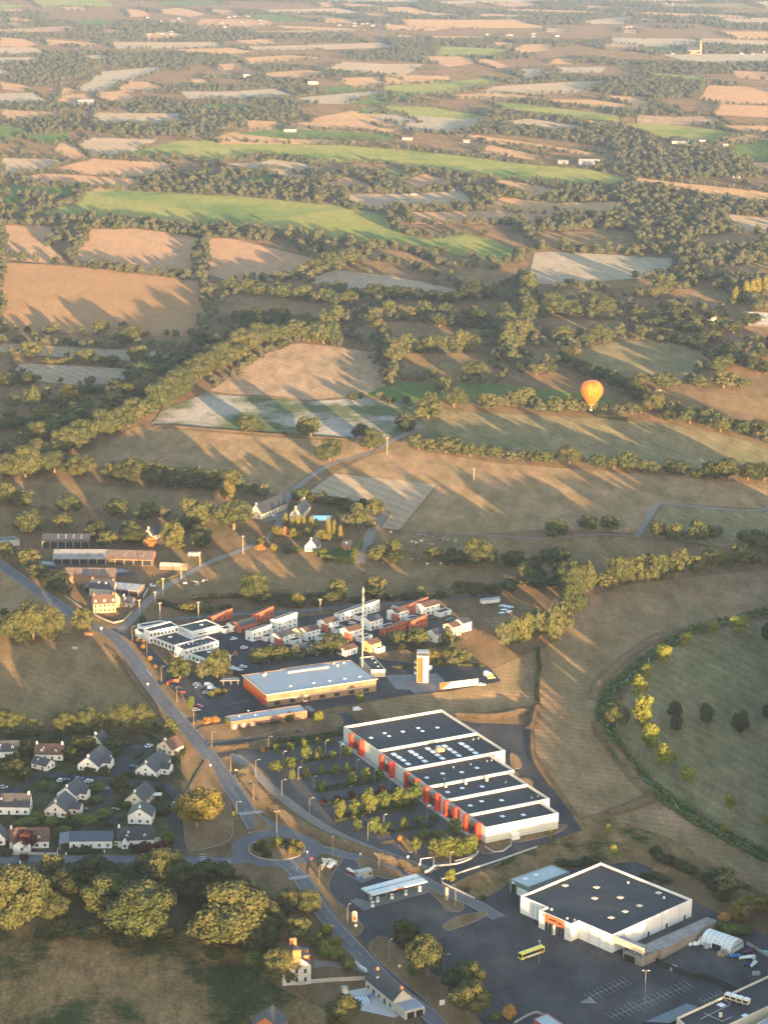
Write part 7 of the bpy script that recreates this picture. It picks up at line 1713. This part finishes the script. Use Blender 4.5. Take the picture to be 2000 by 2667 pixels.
T('oak', 'the hedge under the long meadow', [(60,1065,205,110),(150,1062,175,185),(330,1032,195,135),(490,1052,175,115),(700,1072,135,120),(820,1072,165,115),(960,1062,115,100),(1050,1082,115,95),(1140,1092,115,95),(1230,1102,115,105),(1310,1112,105,105),(1440,1132,135,120),(1540,1152,95,75),(1625,1182,75,100)], za); T('dark', 'the hedge under the long meadow', [(760,1095,150,60),(960,1105,120,80),(1080,1120,120,80),(1200,1130,120,80),(1290,1140,100,80)], za); T('gold', 'the hedge under the long meadow', [(1400,1195,80,120)], za)
T('oak', 'the paddock below the long meadow', [(30,1232,105,135),(130,1222,125,90)], za)
def row(kind, name, pts, w_, h_, sp_, conv=None, jit=6, seed=1):
    rg = random.Random(seed); q_ = [np.array(conv(p)[0] if conv else p, float) for p in pts]; kk = conv.k if conv else 1
    carry = 0; items = []
    for a, b in zip(q_, q_[1:]):
        L_ = np.linalg.norm((b - a) * np.array([1, 2.2])); s = carry
        while s < L_:
            c_ = a + (b - a) * s / L_; f_ = rg.uniform(.75, 1.25)
            items.append((c_[0] + rg.uniform(-jit, jit), c_[1] + rg.uniform(-jit, jit) * .4, w_ / kk * f_, h_ / kk * f_ * rg.uniform(.9, 1.15))); s += sp_ / kk * rg.uniform(.8, 1.2)
        carry = s - L_
    T(kind, name, items)
row('oak', 'the diagonal tree line', [(0,1250),(60,1225),(140,1195),(210,1165),(290,1130),(350,1100),(400,1075),(450,1040),(490,1005),(530,985),(570,965),(620,945),(660,915),(690,895)], 62, 58, 34, seed=3)
row('oak', 'the upper edge of the diagonal tree line', [(20,1185),(110,1150),(190,1110),(260,1080),(330,1045),(390,1020)], 54, 46, 34, seed=4)
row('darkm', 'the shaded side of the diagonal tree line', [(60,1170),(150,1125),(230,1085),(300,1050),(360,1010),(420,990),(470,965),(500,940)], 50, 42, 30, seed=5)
row('oak', 'the wooded knoll', [(260,595),(330,570),(400,565),(470,565),(540,575),(610,585),(680,575)], 115, 110, 62, zb, seed=6)
row('oak', 'the top of the wooded knoll', [(230,560),(300,525),(380,505),(450,490),(520,490),(600,505)], 105, 95, 70, zb, seed=7)
row('darkm', 'the pond wood', [(40,455),(110,445),(190,455),(270,455),(330,435),(300,470),(180,490),(20,560),(20,620)], 95, 85, 60, zb, seed=8)
row('oak', 'the hedge dropping to the green field', [(925,560),(965,600),(975,660),(995,730),(1020,800)], 95, 110, 55, zb, seed=9)
row('oak', 'the hedge across the middle pastures', [(1020,640),(1120,637),(1200,640),(1330,642),(1400,642),(1500,632)], 92, 92, 66, zb, seed=10)
row('oak', 'the long mid valley tree line', [(600,445),(740,470),(850,460),(910,440),(990,425),(1130,425),(1280,425),(1420,452),(1600,480)], 98, 98, 66, zb, seed=11)
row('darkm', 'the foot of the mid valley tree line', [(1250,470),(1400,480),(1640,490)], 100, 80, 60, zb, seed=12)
row('oak', 'the hedge below the sunlit stubble', [(0,255),(60,275),(220,292),(340,302),(540,335),(700,352),(780,352)], 105, 85, 75, zb, seed=13)
row('oak', 'the hedge climbing between the stubble fields', [(300,200),(400,180),(480,150),(560,130),(640,110),(720,100),(820,85)], 92, 75, 60, zb, seed=14)
row('darkm', 'the hedge over the pale slope', [(620,285),(740,292),(820,302),(920,312),(1040,312),(1130,312),(1250,332),(1430,332),(1500,292),(1600,312)], 95, 72, 62, zb, seed=15)
row('oak', 'the tall lane of trees falling towards the stream', [(150,90),(190,150),(155,210),(160,270),(165,340),(180,420),(100,470),(60,540),(100,590)], 98, 105, 48, zr, seed=16)
row('oak', 'the second file of the lane of trees', [(20,300),(60,360),(40,440),(80,400),(60,500)], 95, 100, 48, zr, seed=17)
row('oak', 'the hedge behind the balloon', [(0,862),(60,852),(140,852),(210,872),(290,890),(450,892),(600,887)], 90, 92, 58, zr, seed=18)
T('oak', 'the hedge past the balloon', [(665,882,62,55),(740,902,82,70),(820,902,95,78),(970,912,155,135),(1085,922,85,120),(1180,962,115,110),(1290,982,135,115),(1370,1012,135,120),(1520,1032,115,85),(1650,1082,90,100)], zr); T('darkm', 'the hedge past the balloon', [(1600,1022,115,90),(1440,990,90,60),(880,900,100,50),(1060,940,90,50)], zr)
T('oak', 'the hedge across the wide meadow', [(10,1182,85,70),(80,1192,85,75),(150,1192,85,75),(220,1202,95,90),(300,1207,95,85),(435,1212,150,115),(610,1237,115,90),(710,1242,95,80),(800,1252,135,112),(900,1262,105,78),(960,1267,85,50)], zr); T('dark', 'the hedge across the wide meadow', [(1070,1272,125,60),(1130,1272,90,50),(1300,1302,125,110),(1420,1312,135,130),(1540,1312,145,90),(1640,1312,125,120),(1240,1300,90,60)], zr)
T('oak', 'the hedge beside the lane top', [(1160,1242,115,90),(1240,1252,95,85),(1330,1262,135,92),(1410,1272,95,85),(1480,1282,95,80),(1560,1282,95,80),(1630,1292,95,80)], zb)
T('oak', 'the whitened field and lane', [(95,1132,105,115),(170,1132,75,85),(495,1162,135,125),(870,1242,155,130),(610,1312,150,127),(1075,1112,125,70),(1220,1052,145,105),(1235,962,105,70),(1305,882,115,90),(1380,982,155,100),(1240,802,95,85),(1510,812,155,80),(1590,992,125,75),(920,932,50,62),(800,922,48,45),(1160,802,45,35)], zb)
T('darkm', 'the whitened field and lane', [(805,1172,90,88),(750,937,68,58),(985,952,60,45),(1090,952,48,50),(335,1148,26,30),(1080,1130,100,50)], zb)
T('oak', 'the pastures on the big slope', [(345,157,62,72),(620,167,92,97),(765,152,82,55),(790,232,155,92),(515,352,128,102),(190,312,135,57),(860,352,135,62)], za); T('darkm', 'the pastures on the big slope', [(1080,382,125,60),(600,362,90,40),(680,372,90,40),(940,382,100,50),(480,250,60,30),(730,240,80,30),(1260,270,150,60),(1000,380,80,40)], za)
T('gbush', 'the pastures on the big slope', [(300,350,95,42),(370,352,95,42),(430,350,80,42),(885,262,50,30)], za)
T('oak', 'the valley copse', [(40,502,105,85),(70,622,95,85),(200,642,115,150),(270,572,85,100),(330,602,85,60),(850,482,195,75),(930,460,90,60),(450,705,80,60),(60,700,80,60),(480,640,90,70)], za); T('gold', 'the valley copse', [(420,602,120,122),(235,692,82,80),(300,655,60,60),(450,540,60,70)], za)
T('darkm', 'the valley copse', [(150,502,115,95),(530,552,95,75),(620,562,95,80),(700,562,100,100),(660,642,95,70),(780,542,95,75),(1030,462,125,80),(420,652,115,75),(120,762,115,65),(260,762,115,75),(350,762,95,65),(1080,440,90,70),(30,770,100,80),(520,700,80,60)], za)
T('darkm', 'the hedges of the round meadow', [(410,542,85,55),(440,592,90,65),(500,642,95,75),(560,682,110,75),(640,692,110,80),(700,732,115,90),(790,762,120,95),(850,802,115,95),(880,832,110,80),(1050,452,85,50),(1150,482,90,55),(1250,502,95,60),(1330,542,95,65),(980,425,90,45),(350,600,80,50)], zr)
T('oak', 'the hedges of the round meadow', [(430,482,90,60),(540,472,95,60),(610,460,165,95),(740,432,90,65),(880,422,95,45),(945,420,85,45),(870,722,110,65),(1040,742,140,92),(1240,737,115,70),(1390,742,135,62),(1500,742,95,55),(130,640,90,60),(230,660,95,60),(310,650,95,50),(400,540,90,60)], zr)
T('oak', 'the far bank hedges', [(330,292,185,85),(440,292,145,80),(620,302,175,80),(400,452,145,55),(880,312,105,60),(980,312,95,60),(1060,282,115,95),(1040,152,125,130),(970,182,105,85),(1330,462,105,50),(1330,642,95,70),(1380,622,105,75),(1450,562,115,80),(1480,522,105,60),(1560,602,105,70),(1380,380,110,50),(1220,380,80,40)], zr)
T('darkm', 'the far bank hedges', [(1110,332,135,80),(1200,352,115,70),(1200,402,105,60),(1240,472,105,60),(1420,602,115,60),(1600,642,115,70),(1650,652,105,70),(1420,520,105,60),(1130,380,110,60),(1000,360,100,50),(1300,320,90,60),(1600,560,110,60),(1550,350,120,70),(1450,400,110,60)], zr)
T('poplar', 'the poplar row', [(1458,212,52,95),(1525,192,62,125),(1560,180,55,110),(1592,165,62,115),(1640,160,62,115)], zr)
# young trees of the retail car park
STRN = ['first', 'second', 'third', 'fourth', 'fifth', 'sixth', 'seventh', 'lowest']
rows_y = [[(200,622,34,40,'rust'),(283,632,34,62),(375,612,48,52),(455,602,42,55),(540,572,42,42),(620,570,46,38)], [(285,740,80,60),(370,722,80,62),(465,680,65,95),(545,672,52,72),(632,672,48,55),(722,650,55,65)], [(380,798,42,62),(472,782,42,62),(560,768,42,58),(645,762,58,58),(725,750,62,50)], [(555,868,48,60),(745,822,62,72),(830,808,62,78),(915,782,62,62)], [(573,938,34,30,'purple'),(658,930,40,45,'purple'),(750,920,44,58,'purple'),(835,908,44,42,'purple'),(930,895,46,72,'purple'),(1020,875,26,40,'purple')], [(675,1035,75,115),(765,1025,75,105),(860,1005,100,125),(950,975,72,90),(1050,960,105,95),(1135,935,105,95)], [(785,1102,50,60),(890,1130,70,85),(940,1120,60,40,'bush'),(975,1098,48,45),(1070,1090,55,55),(1160,1070,50,60),(1255,1042,45,45,'bush')], [(1050,1182,52,65,'rust'),(1145,1245,66,95),(1195,1170,80,75,'bush'),(1285,1165,90,65,'bush'),(1385,1140,82,90),(1270,1265,100,100),(1340,1270,110,110),(1420,1262,110,100),(1485,1265,80,125)]]
for i, r_ in enumerate(rows_y): T('young', 'the %s planting strip of the retail car park' % STRN[i], r_, z5_)
T('young', 'the scrub plot by the fuel station', [(1358,478,60,75,'lime'),(1460,540,40,30,'dbush'),(1560,580,50,26,'dbush')], z2_)
T('bush', 'the roundabout island', [(172,1240,70,70,'dbush'),(235,1230,60,50),(285,1210,70,70),(225,1270,60,45,'dbush'),(350,1190,60,40,'dbush'),(395,1200,60,45,'gbush'),(430,1220,50,50,'gbush'),(375,1250,70,50,'gbush'),(330,1225,60,40,'dbush'),(420,1255,50,35,'gbush'),(300,1190,50,40),(200,1200,50,45)], z5_)
CAND.sort(key=lambda c_: -c_[0])
counts = {}; REST = []
TREEMESH = {'oak': ('oak', 'oakm'), 'oakm': ('oakm', 'oakm'), 'dark': ('dark', 'darkm'), 'darkm': ('darkm', 'darkm')}
TR = random.Random(11); TREES = []; NAMED = {}
for wpx, kd, x, y, w_, h_, rowname, i in CAND:
    kk = 'oak' if kd in ('oak', 'oakm') else ('dark' if kd in ('dark', 'darkm') else kd)
    counts[kk] = counts.get(kk, 0) + 1
    mp = mpp(y); W = w_ * mp * (1.17 if kk in ('oak', 'dark', 'gold') else 1.0); Hh = h_ * mp / math.cos(dep(y)) * .92
    if kk in ('oak', 'dark', 'gold'): Hh = max(Hh, W * .62)
    gx = V(x, y); 
    if kk in ('oak', 'dark', 'gold', 'bush', 'dbush', 'gbush', 'rust'): gx = (gx[0], gx[1] + W * .22)   # base stands behind the near edge of the crown
    TREES.append((gx[0], gx[1], W))
    if kk in ('young', 'lime', 'purple'): W, Hh = W * 1.4, Hh * 1.2
    if counts[kk] > 300: REST.append((gx[0], gx[1], W, Hh, kk)); continue
    nm, word = NAME[kk]
    ms = MESH[kd if kd in MESH else kk]
    if kd in TREEMESH: ms = MESH[TREEMESH[kd][0 if wpx > 62 else 1]]
    lab = ''
    o = thing(nm, lab, 'shrub' if 'bush' in kk or kk == 'rust' else 'tree', gx, TR.uniform(0, 6.28), nm.replace('_', ' ') + 's', (W * TR.uniform(.9, 1.12), W * TR.uniform(.9, 1.12), Hh * TR.uniform(.9, 1.14)))
    NAMED.setdefault((rowname, word), []).append((x, o))
    link('crown', TR.choice(ms), o)
    if kk in ('oak', 'dark', 'gold'): link('trunk', TR.choice(OAKT), o)
    elif kk in ('young', 'lime', 'purple', 'cone', 'poplar'): link('trunk', THIN[0], o)
    else: link('stem', STUB[0], o)

for (rowname, word), lst in NAMED.items():
    lst.sort(key=lambda q: q[0])
    for i, (x, o) in enumerate(lst): o['label'] = 'only %s of %s' % (word, rowname) if len(lst) == 1 else '%s %s of %s, from the left' % (ordn(i), word, rowname)

# hedges
def hedge(px, w_, h_, label, mat=None, seed=0):
    pl = [np.array(V(*p)) for p in px]; rg = np.random.default_rng(seed); o0 = np.mean(pl, axis=0)
    dens = []; P_ = []; Nn = []
    core = MB()
    for a, b in zip(pl, pl[1:]):
        L_ = np.linalg.norm(b - a); u = (b - a) / L_; v = np.array([-u[1], u[0]])
        core.prism([tuple(a - v * w_ * .4 - o0), tuple(b - v * w_ * .4 - o0), tuple(b + v * w_ * .4 - o0), tuple(a + v * w_ * .4 - o0)], 0, h_ * .88)
        n = int(L_ * (w_ + 2 * h_) * 2.2)
        t_ = rg.random(n) * L_; s = rg.random(n) * (w_ + 2 * h_)
        off = np.where(s < h_, -w_ / 2, np.where(s > h_ + w_, w_ / 2, s - h_ - w_ / 2)); zz = np.where(s < h_, s, np.where(s > h_ + w_, w_ + 2 * h_ - s, h_)) * rg.uniform(.9, 1.12, n)
        nrm = np.where((s < h_)[:, None], -v, np.where((s > h_ + w_)[:, None], v, 0 * v)); nz = np.where((s >= h_) & (s <= h_ + w_), 1.0, .2)
        P_.append(np.column_stack([a + u * t_[:, None] + v * (off * rg.uniform(.85, 1.15, n))[:, None] - o0, zz])); Nn.append(np.column_stack([nrm, nz]))
    P_, Nn = np.concatenate(P_), np.concatenate(Nn); n = len(P_); Nn = Nn + .6 * rg.normal(size=(n, 3)); Nn /= np.linalg.norm(Nn, axis=1, keepdims=True)
    a = np.cross(Nn, unitv(rg, n)); a /= np.linalg.norm(a, axis=1, keepdims=True) + 1e-9; b = np.cross(Nn, a); s = rg.uniform(.25, .55, n)[:, None]
    q = np.stack([P_ - a * s, P_ - b * s, P_ + a * s, P_ + b * s], axis=1).reshape(-1, 3)
    k0 = len(core.v); me = bpy.data.meshes.new('hedge'); me.from_pydata(core.v + q.tolist(), [], core.f + [tuple(range(k0 + 4 * i, k0 + 4 * i + 4)) for i in range(n)]); me.materials.append(mat or darkleaf)
    return tag(link('hedge', me, None, (*o0, 0)), label, 'hedge')
hedge(KC((560,840),(750,868)), 3, 3, 'long clipped hedge below the hedged garden lawn', youngleaf, 1); hedge(KC((750,868),(775,800),(805,745)), 3, 3, 'sunlit hedge along the garden track', lime, 2)
hedge(KV((430,745),(680,765)), 1.8, 1.7, 'clipped hedge in front of the long upper street house', darkleaf, 3); hedge(KV((780,768),(960,790)), 1.8, 1.7, 'clipped hedge in front of the end house', darkleaf, 4); hedge(KV((0,1248),(75,1248)), 2, 2, 'dark hedge at the frame edge of the village road', darkleaf, 5)
hedge(KV((640,1190),(690,1200)), 1.2, 1.2, 'small hedge beside the long low white house', darkleaf, 6); hedge(KV((840,1205),(960,1200)), 1.4, 1.2, 'low front hedge of the dormer house', darkleaf, 7); hedge(KV((960,990),(1060,985)), 1.6, 1.6, 'garden hedge behind the tall white gable', darkleaf, 8); hedge(KV((970,805),(1050,785),(1090,735)), 1.5, 1.6, 'garden hedge of the end house', darkleaf, 9); hedge(KV((1085,545),(1140,600),(1120,650)), 1.6, 1.6, 'hedge round the house nearest the main road', darkleaf, 10)
hedge(KV((830,660),(880,630)), 1.6, 1.6, 'hedge beside the residents car park', darkleaf, 11); hedge(KV((380,1060),(700,1075)), 2.2, 2.0, 'long garden hedge behind the low white house', darkleaf, 12)
hedge([V_ for V_ in KL((640,1045),(900,985),(1130,975))], 2.2, 1.3, 'clipped hedge below the bushy car park row', darkleaf, 13); hedge(KL((540,865),(760,825),(920,795)), 2.0, 1.0, 'low hedge on the fourth planting strip', darkleaf, 14); hedge(KL((260,560),(520,530),(690,510)), 3.0, 1.6, 'overgrown hedge at the top of the retail car park', darkleaf, 15); hedge(KL((930,1125),(1100,1095),(1260,1070)), 2.0, 1.1, 'low hedge on the seventh planting strip', darkleaf, 16)
for q0_, (a_, b_) in enumerate(STR):
    if q0_ in (0, 1, 2, 4, 5): hedge([(a_[0] + 10, a_[1] - 1), (b_[0] - 8, b_[1] + 1)], 1.8, .9, 'low green hedge along the %s planting strip of the retail car park' % STRN[q0_], darkleaf, 60 + q0_)
hedge(KF((830,580),(960,520),(1100,470)), .8, .8, 'rough hedge bank along the farm lane', youngleaf, 17); hedge(KF((980,640),(1130,690),(1300,700)), 3, 2.5, 'dark hedge behind the office lane', darkleaf, 18); hedge([(1555,1085),(1640,1098)], 3, 3, 'dark hedge under the balloon', darkleaf, 19)
hedge([(500,1562),(640,1556),(780,1558),(900,1553)], 3.5, 2.6, 'long dark field hedge above the estate road', darkleaf, 20); hedge(KE((1150,620),(1330,590),(1400,560)), 1.5, 1.5, 'garden hedge behind the lit estate houses', darkleaf, 21); hedge(KE((800,800),(1000,790),(1300,775),(1600,785)), 1.6, 1.4, 'hedge behind the drill yard', darkleaf, 22); hedge([(1400,1690),(1405,1740),(1398,1800),(1402,1835)], 2.0, 1.6, 'dark ditch hedge between the pavilion meadow and the stream meadow', darkleaf, 23)
hedge([(1590,2118),(1640,2103),(1700,2078)], 3.0, 1.2, 'brown bramble hedge crossing to the stream', drytuft, 24)

# ---------------------------------------------------------------- masses: woodland, reeds, tufts
def scatter(name, pts, scl, rot, protos, seed=0, kind='stuff'):
    n = len(pts); me = bpy.data.meshes.new(name)
    me.vertices.add(n); me.vertices.foreach_set('co', np.asarray(pts, np.float32).ravel())
    a = me.attributes.new('scl', 'FLOAT_VECTOR', 'POINT'); a.data.foreach_set('vector', np.asarray(scl, np.float32).ravel())
    r = np.zeros((n, 3), np.float32); r[:, 2] = rot; a = me.attributes.new('rot', 'FLOAT_VECTOR', 'POINT'); a.data.foreach_set('vector', r.ravel())
    a = me.attributes.new('idx', 'INT', 'POINT'); a.data.foreach_set('value', np.random.default_rng(seed).integers(0, len(protos), n).astype(np.int32))
    col = bpy.data.collections.new(name + '_kinds')
    for i, pm in enumerate(protos): col.objects.link(bpy.data.objects.new(name + '_kind', pm))
    ng = bpy.data.node_groups.new(name, 'GeometryNodeTree')
    ng.interface.new_socket('Geometry', in_out='INPUT', socket_type='NodeSocketGeometry'); ng.interface.new_socket('Geometry', in_out='OUTPUT', socket_type='NodeSocketGeometry')
    N, L = ng.nodes, ng.links; gi, go = N.new('NodeGroupInput'), N.new('NodeGroupOutput'); iop = N.new('GeometryNodeInstanceOnPoints')
    ci = N.new('GeometryNodeCollectionInfo'); ci.inputs['Collection'].default_value = col; ci.inputs['Separate Children'].default_value = True; ci.inputs['Reset Children'].default_value = True
    iop.inputs['Pick Instance'].default_value = True
    def na(nm, dt):
        q_ = N.new('GeometryNodeInputNamedAttribute'); q_.data_type = dt; q_.inputs['Name'].default_value = nm; return q_.outputs['Attribute']
    e2r = N.new('FunctionNodeEulerToRotation'); L.new(na('rot', 'FLOAT_VECTOR'), e2r.inputs[0])
    L.new(gi.outputs[0], iop.inputs['Points']); L.new(ci.outputs[0], iop.inputs['Instance']); L.new(na('idx', 'INT'), iop.inputs['Instance Index']); L.new(e2r.outputs[0], iop.inputs['Rotation']); L.new(na('scl', 'FLOAT_VECTOR'), iop.inputs['Scale']); L.new(iop.outputs[0], go.inputs[0])
    o = link(name, me); md = o.modifiers.new('scatter', 'NODES'); md.node_group = ng
    o['kind'] = kind
    return o
rg = np.random.default_rng(42)
def vnoise(x, y, s, seed):
    g_ = np.random.default_rng(seed).random((64, 64)); u, v = x / s, y / s; i, j = np.floor(u).astype(int), np.floor(v).astype(int); f, h = u - i, v - j; f = f * f * (3 - 2 * f); h = h * h * (3 - 2 * h)
    q_ = lambda a, b: g_[a % 64, b % 64]
    return (q_(i, j) * (1 - f) + q_(i + 1, j) * f) * (1 - h) + (q_(i, j + 1) * (1 - f) + q_(i + 1, j + 1) * f) * h
W_P, W_S = [], []
def addw(X, Y, S):
    W_P.append(np.column_stack([X, Y, np.zeros(len(X))])); hh = S * rg.uniform(.75, 1.1, len(X)); W_S.append(np.column_stack([S, S, hh]))
# 1. field edges
for kind, poly, keep in FIELDS:
    if poly[:, 1].mean() > 1010: continue
    wp = [np.array(V(*p)) for p in poly]
    for a, b in zip(wp, wp[1:] + wp[:1]):
        L_ = np.linalg.norm(b - a); st = 9 if a[1] < 4500 else 13
        if rg.random() < (.2 if a[1] < 4200 else .4): continue
        n = max(1, int(L_ / st)); t_ = (np.arange(n) + rg.random(n)) / n
        t_ = t_[rg.random(n) < .88]
        q_ = a + (b - a) * t_[:, None] + rg.normal(size=(len(t_), 2)) * 3.5
        if len(q_): addw(q_[:, 0], q_[:, 1], rg.uniform(6, 12, len(q_)) * (.8 if a[1] < 2500 else 1 if a[1] < 3400 else .7))
# 2. woods and rough country between the fields
def country(y0_, y1_, dens, thr, size, polys=None, s=170, seed=1, x0_=-60, x1_=2060):
    ya, yb = V(1000, y1_)[1], V(1000, y0_)[1]; half = yb * 1100 / FPX * 1.05
    n = int((yb - ya) * half * 2 * dens); X = rg.uniform(-half, half, n); Y = rg.uniform(ya, yb, n); px, py = PX(X, Y)
    ok = (px > x0_) & (px < x1_)
    if polys is None:
        nz = vnoise(X + 5000, Y, s, seed) * .65 + vnoise(X, Y, s * .35, seed + 1) * .35; ok &= nz > thr
    else:
        m_ = np.zeros(n, bool)
        for p in polys: m_ |= inside(px, py, p)
        ok &= m_
    for kind, poly, keep in FIELDS: ok &= ~inside(px, py, poly)
    X, Y = X[ok], Y[ok]; addw(X, Y, rg.uniform(*size, len(X)))
country(560, 870, .0075, 0, (8, 14), [WOODS[0], WOODS[8], WOODS[9], WOODS[14]]); country(250, 560, .0075, 0, (7, 12), WOODS); country(500, 700, .0030, 0, (8, 13), [WOODS[15]])
country(60, 250, .0062, 0, (8, 12), WOODS)
country(430, 930, .0030, .58, (6, 11), None, 130, 3); country(230, 430, .0045, .58, (6, 10), None, 190, 4); country(100, 230, .0048, .53, (7, 11), None, 300, 5); country(-40, 100, .0040, .50, (8, 13), None, 420, 6)
# keep masses clear of the single trees nearby and of the roads
P0 = np.concatenate(W_P); S0 = np.concatenate(W_S)
px, py = PX(P0[:, 0], P0[:, 1]); ok = py < 1010
P0, S0 = P0[ok], S0[ok]
tr = np.array([t_ for t_ in TREES if t_[1] > 1900]); keep = np.ones(len(P0), bool)
for x, y, w_ in tr: keep &= (P0[:, 0] - x) ** 2 + (P0[:, 1] - y) ** 2 > (w_ * .45) ** 2
P0, S0 = P0[keep], S0[keep]
if REST:
    rr = np.array([r_[:4] for r_ in REST]); P0 = np.vstack([P0, np.column_stack([rr[:, 0], rr[:, 1], np.zeros(len(rr))])]); S0 = np.vstack([S0, np.column_stack([rr[:, 2], rr[:, 2], rr[:, 3]])])
# unseen trees added past lower and right frame edges to shade town and meadow
og = np.random.default_rng(77); ox = og.uniform(-130, 420, 420); oy = og.uniform(610, 722, 420); osz = og.uniform(11, 17, 420)
P0 = np.vstack([P0, np.column_stack([ox, oy, np.zeros(420)])]); S0 = np.vstack([S0, np.column_stack([osz, osz, og.uniform(14, 20, 420)])])
oy = og.uniform(760, 1500, 420); ox = np.sqrt(oy ** 2 + 430 ** 2) / 6 + 9 + og.uniform(0, 55, 420); osz = og.uniform(11, 16, 420)
P0 = np.vstack([P0, np.column_stack([ox, oy, np.zeros(420)])]); S0 = np.vstack([S0, np.column_stack([osz, osz, og.uniform(16, 21, 420)])])
ox = og.uniform(-60, 330, 170); oy = og.uniform(700, 762, 170); osz = og.uniform(9, 13, 170)
P0 = np.vstack([P0, np.column_stack([ox, oy, np.zeros(170)])]); S0 = np.vstack([S0, np.column_stack([osz, osz, og.uniform(12.5, 15.5, 170)])])
FARP = [crown(200 + i, lobes_oak(200 + i, 9, .44, .5, .3, (.17, .26)), 150, .10, farleaf, 'woodland_crown', .92) for i in range(5)] + [crown(210, lobes_oak(210, 9, .44, .5, .3, (.17, .26)), 150, .10, darkleaf, 'woodland_crown', .92), crown(211, lobes_egg(211), 150, .09, farleaf, 'woodland_crown', .92)]
wd = scatter('woodland', P0, S0, rg.uniform(0, 6.28, len(P0)), FARP); wd['label'] = 'hedgerow trees and woods stretching to the hazy distance'; wd['category'] = 'woodland'
print('TREES', {k_: v for k_, v in counts.items()}, 'rest', len(REST), 'woodland', len(P0))
# 3. reeds and dry tufts
def along(pl, n, spread, seed):
    g_ = np.random.default_rng(seed); pl = np.array(pl); seg = np.linalg.norm(np.diff(pl, axis=0), axis=1); cum = np.concatenate([[0], np.cumsum(seg)]); t_ = g_.random(n) * cum[-1]; i = np.clip(np.searchsorted(cum, t_) - 1, 0, len(seg) - 1); f = (t_ - cum[i]) / seg[i]; q_ = pl[i] + (pl[i + 1] - pl[i]) * f[:, None]; tt = (pl[i + 1] - pl[i]) / seg[i][:, None]; nn = np.column_stack([-tt[:, 1], tt[:, 0]]); d = g_.uniform(spread[0], spread[1], n); return q_ + nn * d[:, None], d
tuftp = [crown(300 + i, lobes_bush(300 + i), 90, .14, reedleaf, 'reed_clump', .8) for i in range(2)]
q1, d1 = along(spl, 1500, (-6.0, 4.0), 1); k1 = np.abs(d1) > 1.2; q1 = q1[k1]
s1 = rg.uniform(.9, 2.4, len(q1)); o = scatter('stream_vegetation', np.column_stack([q1, np.zeros(len(q1)) + .1]), np.column_stack([s1, s1, s1 * rg.uniform(.5, 1.1, len(q1))]), rg.uniform(0, 6, len(q1)), tuftp); o['label'] = 'lush green reeds lining the stream'; o['category'] = 'reeds'
dryp = [crown(310 + i, lobes_bush(310 + i), 70, .15, drytuft, 'tuft', .8) for i in range(2)]
allp = []
for i, (pxs, n, sp2) in enumerate([([(630,1995),(650,2040),(690,2085),(740,2125),(800,2160),(880,2195),(960,2222),(1040,2250),(1095,2275)], 600, (-4.5, 4.5)), ([(545,1948),(620,1945),(700,1930),(880,1898)], 250, (-2.5, 2.5)), ([(1090,1868),(1200,1866),(1290,1868),(1380,1848)], 400, (-5, 5)), ([(1400,1835),(1390,1870),(1384,1900)], 120, (-3, 3)), ([(1555,1880),(1572,1920),(1610,1965),(1660,2035),(1705,2070)], 350, (-4, 4)), ([(1710,2078),(1660,2100),(1585,2120)], 200, (-3, 3)), ([(1545,1825),(1555,1790),(1600,1740),(1680,1680),(1760,1645),(1880,1612)], 350, (-4, 4)), ([(448,1915),(420,1868),(364,1798),(322,1732),(282,1690)], 160, (-1.2, 1.2))]):
    q1, _ = along(smooth([V(*p) for p in pxs], 6), n, sp2, 20 + i); allp.append(np.column_stack([q1, np.full(len(q1), .3 if i != 8 else 0)]))
allp = np.concatenate(allp); s1 = rg.uniform(.5, 1.3, len(allp)); o = scatter('dry_grass', allp, np.column_stack([s1, s1, s1 * .6]), rg.uniform(0, 6, len(allp)), dryp); o['label'] = 'tufts of dry grass on the banks and scrub'; o['category'] = 'grass'
# rough stones on the roundabout island
for i in range(9):
    a_, r_ = i * .7, random.uniform(4, 11); o = thing('boulder', '%s pale boulder on the roundabout island, counted round from the lamp' % ordn(i), 'boulder', (CR[0] + r_ * math.cos(a_), CR[1] + r_ * math.sin(a_), .6), a_, 'boulders on the roundabout'); v_ = IV * np.random.default_rng(i).uniform(.5, 1.0, (12, 1)); mb = MB(); mb.v = v_.tolist(); mb.f = [list(f) for f in IF]; mb.build('stone', concrete, o)

# ---------------------------------------------------------------- haze
hz = MB().box(-27000, 27000, -3600, 33000, -1.5, 445).build('haze', None)
hm = bpy.data.materials.new('haze_air'); hm.use_nodes = True; N = hm.node_tree.nodes; N.clear(); ov = N.new('ShaderNodeOutputMaterial'); pv = N.new('ShaderNodeVolumePrincipled'); pv.inputs['Color'].default_value = (.66, .78, 1.0, 1); pv.inputs['Density'].default_value = HAZE_DENSITY; pv.inputs['Anisotropy'].default_value = 0.5
hm.node_tree.links.new(pv.outputs[0], ov.inputs['Volume']); hz.data.materials.append(hm); hz['kind'] = 'stuff'
